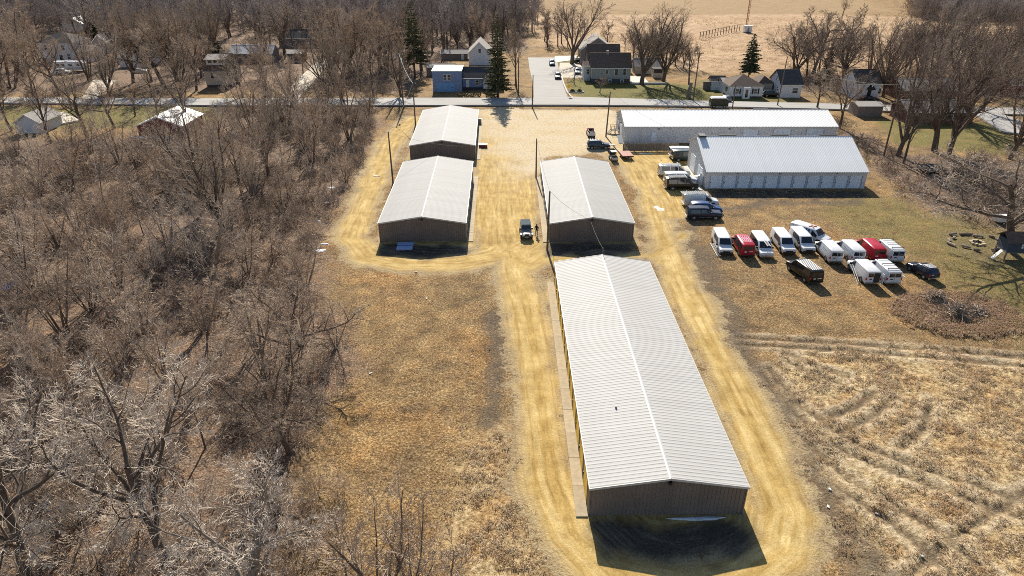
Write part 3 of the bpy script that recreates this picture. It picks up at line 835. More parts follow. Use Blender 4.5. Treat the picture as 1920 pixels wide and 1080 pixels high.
def window(parent, cx, cz, w, h, face, at, shutters=False):
    """face: 's' looks to the camera (y = at), 'w' looks to -x (x = at), 'e' to +x"""
    def bx(mb, a0, a1, z0, z1, d0, d1):
        if face == 's': mb.box(a0, a1, at - d1, at - d0, z0, z1)
        elif face == 'w': mb.box(at - d1, at - d0, a0, a1, z0, z1)
        else: mb.box(at + d0, at + d1, a0, a1, z0, z1)
    f = MB(); s = 0.10
    bx(f, cx - w / 2 - s, cx - w / 2, cz - h / 2 - s, cz + h / 2 + s, 0.0, 0.06)
    bx(f, cx + w / 2, cx + w / 2 + s, cz - h / 2 - s, cz + h / 2 + s, 0.0, 0.06)
    bx(f, cx - w / 2, cx + w / 2, cz + h / 2, cz + h / 2 + s, 0.0, 0.06)
    bx(f, cx - w / 2, cx + w / 2, cz - h / 2 - s, cz - h / 2, 0.0, 0.06)
    bx(f, cx - w / 2, cx + w / 2, cz - 0.03, cz + 0.03, 0.0, 0.05)
    o = f.build("window", M_frame, parent)
    g = MB(); bx(g, cx - w / 2, cx + w / 2, cz - h / 2, cz + h / 2, 0.0, 0.025)
    g.build("pane", M_glass, o)
    if shutters:
        for sg in (-1, 1):
            m = MB(); c = cx + sg * (w / 2 + s + 0.24)
            bx(m, c - 0.2, c + 0.2, cz - h / 2 - 0.05, cz + h / 2 + 0.05, 0.0, 0.05)
            m.build("shutter", M_shutter, parent)
def house(name, label, px0, px1, pyb, depth, eave, ridge, wall, roof, axis='x', hip=False, wins=(), doors=(), over=0.35, cat='house', chimney=None, found=0.0, flat=False, rz=0.0, shutters=False):
    """front wall between photo columns px0..px1 with its foot at row pyb; axis = direction of the ridge"""
    x0, y0 = G(px0, pyb); x1, _ = G(px1, pyb)
    W = x1 - x0
    t = thing(name, label, cat, (x0, y0, -0.02), rz)
    if flat:
        MB().box(0, W, 0, depth, found, eave).build("wall", wall, t)
        MB().box(-0.15, W + 0.15, -0.15, depth + 0.15, eave, eave + 0.28).build("roof", roof, t)
    elif hip:
        MB().box(0, W, 0, depth, found, eave).build("wall", wall, t)
        k = min(W, depth) / 2
        m = MB(); o_ = over
        a, b, c, d = (-o_, -o_, eave), (W + o_, -o_, eave), (W + o_, depth + o_, eave), (-o_, depth + o_, eave)
        if W >= depth: e, f_ = (k + 0.1, depth / 2, ridge), (W - k - 0.1, depth / 2, ridge)
        else: e, f_ = (W / 2, k, ridge), (W / 2, depth - k, ridge)
        if W >= depth:
            m.face([a, b, f_, e]); m.face([c, d, e, f_]); m.face([b, c, f_]); m.face([d, a, e])
        else:
            m.face([a, b, e]); m.face([c, d, f_]); m.face([b, c, f_, e]); m.face([d, a, e, f_])
        m.face([d, c, b, a])
        m.build("roof", roof, t)
    elif axis == 'x':
        MB().prism([(0, found), (depth, found), (depth, eave), (depth / 2, ridge), (0, eave)], 0, W, 'x').build("wall", wall, t)
        sl = (ridge - eave) / (depth / 2)
        m = MB()
        for sg in (-1, 1):
            ym, ye = depth / 2, depth / 2 + sg * (depth / 2 + over)
            ze = ridge - sl * (depth / 2 + over)
            q = [(-over, ye, ze + 0.16), (W + over, ye, ze + 0.16), (W + over, ym, ridge + 0.16), (-over, ym, ridge + 0.16)]
            if sg > 0: q = q[::-1]
            m.slab(q, 0.14)
        r_ = m.build("roof", roof, t)
        MB().box(-over, W + over, depth / 2 - 0.1, depth / 2 + 0.1, ridge + 0.13, ridge + 0.2).build("ridge_cap", roof, r_)
        MB().box(-over, W + over, -over - 0.1, -over - 0.01, eave - sl * over - 0.02, eave - sl * over + 0.13).build("gutter", M_frame, t)
    else:
        MB().prism([(0, found), (W, found), (W, eave), (W / 2, ridge), (0, eave)], 0, depth, 'y').build("wall", wall, t)
        sl = (ridge - eave) / (W / 2)
        m = MB()
        for sg in (-1, 1):
            xm, xe = W / 2, W / 2 + sg * (W / 2 + over)
            ze = ridge - sl * (W / 2 + over)
            q = [(xm, -over, ridge + 0.16), (xm, depth + over, ridge + 0.16), (xe, depth + over, ze + 0.16), (xe, -over, ze + 0.16)]
            if sg > 0: q = q[::-1]
            m.slab(q, 0.14)
        m.build("roof", roof, t)
        m = MB()
        for sg in (-1, 1):
            a = Vector((W / 2, -over - 0.03, ridge + 0.17)); b = Vector((W / 2 + sg * (W / 2 + over), -over - 0.03, ridge - sl * (W / 2 + over) + 0.17))
            m.slab([a, b, b + Vector((0, 0.025, 0)), a + Vector((0, 0.025, 0))] if sg > 0 else [b, a, a + Vector((0, 0.025, 0)), b + Vector((0, 0.025, 0))], 0.22)
        m.build("rake_trim", M_frame, t)
    if found > 0: MB().box(0.08, W - 0.08, 0.08, depth - 0.08, -0.3, found).build("foundation", M_found, t)
    for w_ in wins:
        face, c, z, ww, hh = w_
        window(t, c, z, ww, hh, face, {'s': 0.0, 'w': 0.0, 'e': W}[face], shutters)
    for (face, c, z0, ww, hh, mt) in doors:
        d = MB()
        if face == 's': d.box(c - ww / 2, c + ww / 2, -0.05, -0.002, z0, z0 + hh)
        elif face == 'w': d.box(-0.05, -0.002, c - ww / 2, c + ww / 2, z0, z0 + hh)
        else: d.box(W + 0.002, W + 0.05, c - ww / 2, c + ww / 2, z0, z0 + hh)
        do = d.build("door", mt, t)
        if face == 's': MB().box(c + ww * 0.36, c + ww * 0.42, -0.09, -0.05, z0 + hh * 0.45, z0 + hh * 0.52).build("handle", M_dark_trim, do)
    if chimney:
        cx, cy, ct = chimney
        MB().box(cx - 0.3, cx + 0.3, cy - 0.3, cy + 0.3, eave, ct).box(cx - 0.36, cx + 0.36, cy - 0.36, cy + 0.36, ct, ct + 0.12).build("chimney", M_brick_red if 'brick' in label else M_sh_grey, t)
    t['w'] = W
    return t
# --- blue house with garage
hb = house('blue_house', 'blue cottage with dark roof and small gabled porch behind the olive spruce', 868, 940, 168, 7.5, 3.3, 5.6, M_sid_blue, M_sh_dark, 'x', wins=[('s', 4.2, 2.0, 0.8, 1.3), ('s', 9.8, 2.0, 1.0, 1.2)], doors=[('s', 1.4, 0.7, 0.9, 2.0, M_frame)], found=0.7)
m = MB().prism([(6.0, 0.6), (8.8, 0.6), (8.8, 2.7), (7.4, 4.4), (6.0, 2.7)], -1.6, 0.02, 'y').build("porch", M_sid_white, hb)
mm = MB()
mm.slab([(7.4, -1.75, 4.55), (7.4, 0.0, 4.55), (5.75, 0.0, 2.6), (5.75, -1.75, 2.6)], 0.1); mm.slab([(9.05, -1.75, 2.6), (9.05, 0.0, 2.6), (7.4, 0.0, 4.55), (7.4, -1.75, 4.55)], 0.1)
mm.build("roof", M_sh_dark, m)
MB().box(6.9, 7.9, -1.66, -1.6, 0.7, 2.7).build("door", M_frame, m)
MB().box(7.15, 7.65, -1.69, -1.66, 1.6, 2.4).build("pane", M_glass, m)
MB().box(6.6, 8.2, -3.4, -1.7, 0.0, 0.35).box(6.6, 8.2, -2.6, -1.7, 0.35, 0.6).build("steps", M_found, hb)
hg = house('blue_garage', 'two-storey flat-roofed blue garage with a bright blue door and twin window', 812, 866, 172, 8.0, 5.6, 5.6, M_sid_blue, M_frame, flat=True, wins=[('s', 3.55, 4.0, 0.85, 1.5), ('s', 4.75, 4.0, 0.85, 1.5)], doors=[('s', 3.6, 0.0, 5.0, 2.5, M_gar_blue)], cat='garage')
house('grey_shed', 'low dark green shed behind the blue garage', 800, 852, 142, 5.0, 2.6, 3.2, M_sid_taupe, M_sh_grey, 'x', cat='shed')
house('white_gabled_house', 'white house with steep pale grey gables behind the blue cottage', 879, 919, 122, 13.0, 4.0, 7.4, M_sid_white, M_sh_grey, 'y', wins=[('s', 3.8, 4.6, 0.8, 1.3), ('w', 4.0, 2.5, 0.9, 1.3)])
house('low_grey_shed', 'long low grey shed left of the white gabled house', 828, 876, 112, 4.5, 2.2, 3.0, M_sid_taupe, M_sh_grey, 'x', cat='shed', doors=[('s', 7.5, 0.0, 1.0, 1.9, M_frame)])
# --- grey house and barn-roofed house in the middle
hm = house('grey_house', 'grey-green house with brown shingle roof and white windows on the lawn', 1108, 1181, 156, 9.0, 4.6, 8.0, M_sid_grey, M_sh_brown, 'x', wins=[('s', 4.6, 3.3, 0.8, 1.1), ('s', 7.4, 3.3, 0.9, 1.7), ('s', 9.9, 3.3, 0.9, 1.7), ('s', 9.3, 0.75, 0.8, 0.7), ('s', 5.6, 0.75, 0.8, 0.7)], found=1.3, chimney=(5.0, 4.2, 8.7))
house('grey_house_wing', 'low brown-roofed side wing left of the grey-green house', 1094, 1108, 151, 6.0, 4.2, 5.3, M_sid_white, M_sh_brown, 'x', wins=[('s', 1.2, 2.7, 0.8, 1.3)], cat='house wing')
house('brown_roofed_annex', 'long dark brown roof rising behind the grey-green house', 1102, 1160, 138, 7.5, 4.6, 8.4, M_sid_taupe, M_sh_brown, 'x', cat='house')
house('taupe_gabled_house', 'taupe house with a wide gable and pale grey roof behind the brown roofs', 1088, 1150, 122, 12.0, 5.0, 8.9, M_sid_taupe, M_sh_grey, 'y', wins=[('s', 6.2, 6.2, 1.1, 1.1)])
house('white_flat_shed', 'small white-roofed shed between the grey house and the lawn trees', 1158, 1178, 134, 3.5, 4.4, 4.4, M_sid_white, M_sh_white, flat=True, cat='shed')
house('cream_garage', 'grey garage with pale shingle roof behind the largest lawn tree', 1190, 1238, 139, 6.0, 2.7, 4.4, M_sid_cream, M_sh_grey, 'x', wins=[('s', 3.0, 1.4, 1.6, 1.0)], cat='garage')
house('lean_to_shed', 'small open-fronted shed between the two big lawn trees', 1224, 1242, 146, 3.0, 2.5, 2.5, M_sid_cream, M_sh_dark, flat=True, cat='shed', doors=[('s', 1.5, 1.5, 2.6, 0.9, M_dark_trim)])
# --- white house with hip roof on the right
hw_ = house('white_bungalow', 'white bungalow with brown hip roof, black shutters and a porch by the road', 1366, 1428, 184, 9.0, 3.2, 5.7, M_sid_white, M_sh_brown, hip=True, wins=[('s', 2.1, 1.9, 0.9, 1.3), ('s', 7.1, 1.9, 0.9, 1.3), ('w', 3.0, 1.9, 0.8, 1.2)], shutters=True, found=0.5)
MB().box(3.5, 5.4, -0.9, -0.01, 0.0, 3.1).build("porch", M_frame, hw_)
MB().box(4.1, 4.8, -0.96, -0.9, 0.4, 2.5).build("door", M_glass, hw_)
house('bungalow_wing', 'pale-roofed low wing left of the brown hip-roofed bungalow', 1355, 1368, 176, 6.0, 3.0, 3.8, M_sid_white, M_sh_grey, 'x', cat='house wing')
house('brown_garage', 'garage with dark brown hip roof right of the white bungalow', 1420, 1446, 175, 6.0, 2.8, 4.5, M_sid_cream, M_sh_brown, hip=True, cat='garage')
house('garden_shed', 'small white garden shed with brown roof left of the bungalow', 1333, 1358, 169, 3.5, 2.6, 3.6, M_sid_white, M_sh_brown, 'x', cat='shed')
house('board_screen', 'brown board lean-to beside the white garden shed', 1318, 1337, 168, 0.5, 2.0, 2.0, M_wood_grey, M_wood_grey, flat=True, cat='shed', over=0.0)
house('white_farmhouse', 'white house with dark roof under the wide bare tree at the right', 1461, 1500, 183, 9.0, 3.6, 6.6, M_sid_white, M_sh_dark, 'x', wins=[('w', 2.2, 2.0, 0.8, 1.3), ('w', 5.5, 2.0, 0.8, 1.3), ('w', 4.0, 4.6, 0.8, 1.1), ('s', 4.0, 1.9, 1.4, 1.3)])
hbw = house('blue_white_house', 'pale blue-white house with black entrance canopy half hidden by bare trees', 1602, 1645, 186, 9.0, 4.2, 7.0, M_sid_white, M_sh_dark, 'x', wins=[('s', 6.3, 2.2, 0.7, 1.3), ('s', 1.3, 2.2, 0.7, 1.3)], doors=[('s', 3.6, 0.3, 1.0, 2.1, M_shutter)])
MB().prism([(2.6, 2.7), (4.6, 2.7), (3.6, 3.9)], -1.4, 0.0, 'y').build("canopy", M_shutter, hbw)
house('long_grey_house', 'long low house with grey roof behind the right-hand bare trees', 1690, 1790, 190, 9.0, 3.0, 5.0, M_brick_red, M_sh_grey, 'x', wins=[('s', 5, 1.6, 1.2, 1.2), ('s', 11, 1.6, 1.2, 1.2)])
house('red_brick_house', 'red brick house with dark roof seen through the bare trees at the right', 1698, 1822, 232, 8.0, 2.8, 4.6, M_brick_red, M_sh_grey, 'x', wins=[('s', 4, 1.5, 1.4, 1.1), ('s', 10, 1.5, 1.4, 1.1)], chimney=(3.0, 4.0, 5.6))
house('low_grey_garage', 'low grey flat wall and roof beside the road behind the scrub', 1606, 1652, 219, 5.0, 2.6, 3.0, M_sid_taupe, M_sh_grey, 'x', cat='garage')
house('red_shed', 'dark red shed at the far right among the trees', 1890, 1935, 180, 6.0, 3.0, 4.6, M_barn_red, M_sh_brown, 'x', cat='shed')
# --- upper left
h1 = house('white_two_storey_house', 'white two-storey house with dark roof behind the parked camper', 80, 145, 116, 11.0, 6.4, 9.4, M_sid_white, M_sh_dark, hip=True, wins=[('s', 2.5, 4.8, 1.0, 1.5), ('s', 8.5, 4.8, 1.0, 1.5), ('s', 4.0, 1.8, 1.1, 1.5), ('s', 9.8, 1.8, 1.1, 1.5)], doors=[('s', 7.0, 0.2, 1.1, 2.2, M_glass)])
house('white_house_wing', 'low white wing right of the white two-storey house', 146, 176, 116, 8.0, 3.4, 5.2, M_sid_white, M_sh_grey, 'x', wins=[('s', 2.0, 1.8, 1.0, 1.2), ('s', 5.0, 1.8, 1.0, 1.2)], cat='house wing')
house('slate_house', 'grey-blue shadowed house right of the white two-storey house', 178, 205, 100, 9.0, 4.0, 6.6, M_sid_taupe, M_sh_grey, 'y')
house('low_white_house', 'low white house behind the great leaning oak', 226, 284, 126, 8.0, 3.0, 5.0, M_sid_white, M_sh_grey, 'x', wins=[('s', 3.0, 1.6, 1.2, 1.1), ('s', 9.0, 1.6, 1.2, 1.1)])
hd = house('dormer_house', 'cream house with brown roof and wide pale dormer above the road', 388, 434, 163, 9.5, 4.6, 8.6, M_sid_cream, M_sh_brown, 'x', wins=[('s', 2.2, 3.2, 0.9, 1.5), ('s', 7.0, 3.2, 0.9, 1.5), ('e', 4.7, 5.8, 0.8, 1.1), ('e', 3.0, 2.6, 0.9, 1.4)], found=0.6)
m = MB().box(0.6, 6.0, 1.2, 4.6, 6.0, 7.6).build("dormer", M_sid_white, hd)
MB().slab([(0.2, 0.7, 7.55), (6.4, 0.7, 7.55), (6.4, 4.9, 8.75), (0.2, 4.9, 8.75)], 0.14).build("roof", M_sh_grey, m)
for k in range(3): MB().box(1.2 + k * 1.6, 2.3 + k * 1.6, 1.14, 1.2, 6.6, 7.3).build("pane", M_glass, m)
house('long_white_roofed_building', 'long low building with bright white roof behind the road trees', 434, 512, 118, 8.0, 3.2, 5.4, M_sid_taupe, M_sh_white, 'x', cat='building')
house('dark_roofed_house', 'house with a long dark roof at the top of the left wood', 524, 604, 88, 9.0, 3.4, 6.0, M_sid_taupe, M_sh_dark, 'x', wins=[('s', 6.0, 1.8, 1.4, 1.2), ('s', 12.0, 1.8, 1.4, 1.2)])
house('brown_garage', 'brown garage with pale roof edge beside the pale farm track', 540, 568, 116, 6.0, 2.8, 3.6, M_wood_grey, M_sh_grey, 'x', cat='garage', doors=[('s', 3.0, 0.0, 3.0, 2.2, M_sid_taupe)])
house('distant_white_house', 'small pale house far away at the top left corner', 56, 78, 42, 7.0, 3.2, 5.4, M_sid_cream, M_sh_white, 'x', wins=[('s', 2.0, 1.7, 1.0, 1.2), ('s', 5.0, 1.7, 1.0, 1.2)])
house('distant_pale_house', 'pale-roofed house behind the camper house at the left', 120, 158, 60, 8.0, 3.6, 6.0, M_sid_white, M_sh_white, 'y')
hr = house('red_barn', 'red barn with broad white roof at the edge of the thicket', 262, 345, 258, 11.0, 2.6, 4.5, M_barn_red, M_sh_white, 'y', cat='barn')
MB().box(-0.6, 9.0, -2.6, -2.0, 0.0, 0.9).build("white_lean_to", M_sh_white, hr)
hw2 = house('white_garage', 'low garage with white roof slope at the left behind the thicket', 34, 80, 250, 8.0, 2.4, 4.2, M_sid_white, M_sh_grey, 'y', cat='garage')
# ================================================================== TREES
M_bark_dark = mat("dark_bark", (0.085, 0.062, 0.046), 0.95, col2=(0.17, 0.128, 0.098), scale=2.0, stretch=(3, 3, 0.6), bump=0.4, objvar=0.2)
M_bark_grey = mat("grey_bark", (0.16, 0.13, 0.105), 0.95, col2=(0.30, 0.25, 0.205), scale=2.0, stretch=(3, 3, 0.6), bump=0.4, objvar=0.15)
M_twig_brown = mat("brown_twigs", (0.305, 0.222, 0.155), 0.9, col2=(0.55, 0.43, 0.32), scale=0.8, objvar=0.28)
M_twig_grey = mat("grey_twigs", (0.39, 0.305, 0.225), 0.9, col2=(0.63, 0.515, 0.405), scale=0.8, objvar=0.2)
M_twig_pale = mat("pale_twigs", (0.50, 0.41, 0.32), 0.9, col2=(0.72, 0.62, 0.51), scale=0.6, objvar=0.12)
M_twig_red = mat("reddish_twigs", (0.19, 0.137, 0.105), 0.9, col2=(0.32, 0.242, 0.19), scale=0.8, objvar=0.2)
M_twig_far = mat("far_twigs", (0.27, 0.225, 0.20), 0.95, col2=(0.43, 0.37, 0.33), scale=0.4, objvar=0.25)
M_twig_tan = mat("russet_leaves", (0.30, 0.17, 0.085), 0.9, col2=(0.42, 0.27, 0.15), scale=0.8)

def grow_tree(seed, spec):
    """spec: list of levels; each level a dict(n, len, ang, seg, wander, up, r, sides, t0). Returns (trunk MB, crown MB)."""
    rnd = random.Random(seed)
    parts = (MB(), MB())
    levels = spec['levels']
    nl = len(levels)
    split = spec.get('split', 2)
    rmin = spec.get('rmin', 0.01)
    def rv(s): return Vector((rnd.gauss(0, s), rnd.gauss(0, s), rnd.gauss(0, s)))
    def branch(p, d, length, rad, lv):
        L = levels[lv]
        nseg = L['seg']
        pts, rr = [p.copy()], [rad]
        q, dd = p.copy(), d.copy()
        tip = L.get('tip', 0.22)
        dirs = [dd.copy()]
        for i in range(nseg):
            dd = (dd + rv(L['wander']) + Vector((0, 0, L['up']))).normalized()
            q = q + dd * (length / nseg)
            pts.append(q.copy()); dirs.append(dd.copy())
            t = (i + 1) / nseg
            rr.append(max(rmin, rad * (1 - (1 - tip) * t)))
        mb = parts[0] if lv < split else parts[1]
        k = L['sides']
        mb.tube(pts, rr, k, caps=False)
        if lv + 1 < nl:
            C = levels[lv + 1]
            n = max(1, int(round(C['n'] * (0.75 + 0.5 * rnd.random()))))
            t0 = C.get('t0', 0.25)
            ph = rnd.random() * 6.28
            for j in range(n):
                t = t0 + (1 - t0) * ((j + 0.7 * rnd.random() + 0.15) / n)
                fi = t * nseg
                i0 = min(int(fi), nseg - 1)
                fr = fi - i0
                bp = pts[i0].lerp(pts[i0 + 1], fr)
                pd = dirs[min(i0 + 1, nseg)]
                pr = rr[i0] * (1 - fr) + rr[i0 + 1] * fr
                ph += 2.4 + rnd.gauss(0, 0.5)
                ref = Vector((0, 0, 1)) if abs(pd.z) < 0.9 else Vector((1, 0, 0))
                a = pd.cross(ref).normalized(); b = pd.cross(a)
                side = a * math.cos(ph) + b * math.sin(ph)
                if C.get('lift') and side.z < 0: side.z *= (1 - C['lift'])
                an = R(C['ang'] + rnd.gauss(0, C['ang'] * 0.22))
                cd = (pd * math.cos(an) + side.normalized() * math.sin(an)).normalized()
                ln = length * C['len'] * (0.7 + 0.6 * rnd.random()) * (1.12 - 0.55 * t if C.get('taper', True) else 1)
                branch(bp, cd, ln, max(rmin, min(pr * 0.8, ln * C['r'])), lv + 1)
    for s in spec['stems'](rnd):
        branch(*s, 0)
    return parts
def one_stem(h, r, lean=0.04):
    def f(rnd): return [(Vector((0, 0, -0.25)), Vector((rnd.gauss(0, lean), rnd.gauss(0, lean), 1)).normalized(), h, r)]
    return f
def multi_stem(n, h, r, spread, base=0.25):
    def f(rnd):
        out = []
        for i in range(n):
            a = 6.283 * (i + rnd.random() * 0.8) / n
            s = math.sin(R(spread * (0.35 + 0.8 * rnd.random())))
            out.append((Vector((math.cos(a) * base * rnd.random(), math.sin(a) * base * rnd.random(), -0.2)), Vector((math.cos(a) * s, math.sin(a) * s, 1)).normalized(), h * (0.65 + 0.45 * rnd.random()), r * (0.6 + 0.6 * rnd.random())))
        return out
    return f
def lv(n=1, len=0.5, ang=40, seg=4, wander=0.1, up=0.03, r=0.02, sides=4, t0=0.25, tip=0.22, lift=0.0, taper=True):
    return dict(n=n, len=len, ang=ang, seg=seg, wander=wander, up=up, r=r, sides=sides, t0=t0, tip=tip, lift=lift, taper=taper)

SPECS = {
 'oak': dict(rmin=0.009, split=3, stems=one_stem(7.0, 0.27, 0.09), levels=[
    lv(seg=6, wander=0.07, sides=8, tip=0.5),
    lv(n=8, len=1.05, ang=48, seg=8, wander=0.15, up=0.07, r=0.022, sides=6, t0=0.35, lift=0.6),
    lv(n=8, len=0.46, ang=45, seg=6, wander=0.17, up=0.04, r=0.018, sides=5, t0=0.2),
    lv(n=8, len=0.46, ang=45, seg=4, wander=0.18, up=0.03, r=0.011, sides=3, t0=0.15),
    lv(n=9, len=0.50, ang=42, seg=2, wander=0.16, up=0.03, r=0.009, sides=3, t0=0.12)]),
 'vase': dict(rmin=0.014, split=3, stems=one_stem(4.2, 0.50, 0.05), levels=[
    lv(seg=4, wander=0.04, sides=8, tip=0.75),
    lv(n=7, len=3.1, ang=27, seg=9, wander=0.07, up=0.045, r=0.019, sides=6, t0=0.6, taper=False),
    lv(n=9, len=0.40, ang=34, seg=6, wander=0.10, up=0.07, r=0.015, sides=4, t0=0.22),
    lv(n=8, len=0.46, ang=34, seg=3, wander=0.12, up=0.05, r=0.012, sides=3, t0=0.15),
    lv(n=6, len=0.50, ang=34, seg=2, wander=0.1, up=0.04, r=0.011, sides=3, t0=0.12)]),
 'maple': dict(rmin=0.016, split=2, stems=one_stem(11.0, 0.30, 0.05), levels=[
    lv(seg=8, wander=0.05, sides=7, tip=0.2),
    lv(n=12, len=0.50, ang=44, seg=7, wander=0.10, up=0.08, r=0.02, sides=5, t0=0.28),
    lv(n=8, len=0.42, ang=40, seg=4, wander=0.13, up=0.05, r=0.016, sides=4, t0=0.18),
    lv(n=7, len=0.44, ang=38, seg=2, wander=0.12, up=0.04, r=0.013, sides=3, t0=0.15),
    lv(n=5, len=0.5, ang=36, seg=1, wander=0.1, up=0.03, r=0.012, sides=3, t0=0.15)]),
 'clump': dict(rmin=0.014, split=1, stems=multi_stem(6, 9.0, 0.13, 26, 0.5), levels=[
    lv(seg=8, wander=0.06, up=0.03, sides=6, tip=0.2),
    lv(n=9, len=0.34, ang=38, seg=5, wander=0.10, up=0.06, r=0.016, sides=4, t0=0.28),
    lv(n=7, len=0.42, ang=36, seg=3, wander=0.12, up=0.04, r=0.014, sides=3, t0=0.15),
    lv(n=5, len=0.48, ang=36, seg=2, wander=0.12, up=0.03, r=0.013, sides=3, t0=0.12)]),
 'sapling': dict(rmin=0.012, split=1, stems=one_stem(7.0, 0.075, 0.08), levels=[
    lv(seg=8, wander=0.05, up=0.02, sides=5, tip=0.15),
    lv(n=13, len=0.36, ang=36, seg=4, wander=0.09, up=0.07, r=0.012, sides=3, t0=0.22),
    lv(n=6, len=0.42, ang=34, seg=2, wander=0.10, up=0.05, r=0.012, sides=3, t0=0.2),
    lv(n=3, len=0.5, ang=34, seg=1, wander=0.1, up=0.03, r=0.012, sides=3, t0=0.2)]),
 'shrub': dict(rmin=0.011, split=1, stems=multi_stem(11, 4.2, 0.035, 42, 0.6), levels=[
    lv(seg=6, wander=0.10, up=0.02, sides=4, tip=0.25),
    lv(n=7, len=0.40, ang=40, seg=3, wander=0.14, up=0.03, r=0.011, sides=3, t0=0.18),
    lv(n=5, len=0.48, ang=40, seg=2, wander=0.15, up=0.02, r=0.011, sides=3, t0=0.12),
    lv(n=3, len=0.5, ang=38, seg=1, wander=0.1, up=0.02, r=0.011, sides=3, t0=0.12)]),
 'far': dict(rmin=0.028, split=2, stems=one_stem(9.5, 0.26, 0.04), levels=[
    lv(seg=6, wander=0.05, sides=5, tip=0.25),
    lv(n=11, len=0.55, ang=36, seg=5, wander=0.10, up=0.09, r=0.02, sides=4, t0=0.3),
    lv(n=8, len=0.42, ang=36, seg=2, wander=0.12, up=0.06, r=0.016, sides=3, t0=0.2),
    lv(n=6, len=0.5, ang=36, seg=1, wander=0.1, up=0.04, r=0.016, sides=3, t0=0.2)]),
 'brush': dict(rmin=0.012, split=9, stems=multi_stem(9, 1.7, 0.02, 55, 0.7), levels=[
    lv(seg=3, wander=0.14, up=0.0, sides=3, tip=0.3),
    lv(n=5, len=0.5, ang=42, seg=2, wander=0.15, up=0.02, r=0.014, sides=3, t0=0.15),
    lv(n=3, len=0.5, ang=40, seg=1, wander=0.1, up=0.0, r=0.014, sides=3, t0=0.2)]),
}
TREE_H = {}
PROTO = {}
def proto(kind, seed, bark, twig):
    key = (kind, seed, bark.name, twig.name)
    if key not in PROTO:
        a, b = grow_tree(seed * 101 + 13, SPECS[kind])
        H = max(v[2] for v in (b.v or a.v))
        t_me = a.mesh(kind + "_trunk", bark, 180) if a.v else None
        c_me = b.mesh(kind + "_crown", twig) if b.v else None
        PROTO[key] = (t_me, c_me, H)
    return PROTO[key]
def plant(name, label, kind, seed, bark, twig, x, y, h, rz=None, group=None, cat='tree', wide=1.0, lean=(0, 0)):
    t_me, c_me, H = proto(kind, seed, bark, twig)
    s = h / H
    o = thing(name, label, cat, (x, y, gz1(x, y) - 0.05), RND.random() * 6.28 if rz is None else rz, group)
    o.scale = (s * wide, s * wide, s)
    if lean != (0, 0): o.rotation_euler = (lean[0], lean[1], o.rotation_euler[2])
    link("trunk" if cat == 'tree' else "stem", t_me, o)
    if c_me: link("crown" if cat == 'tree' else "twigs", c_me, o)
    return o
def plant_px(name, label, kind, seed, bark, twig, px, py, h, **k):
    x, y = G(px, py)
    return plant(name, label, kind, seed, bark, twig, x, y, h, **k)

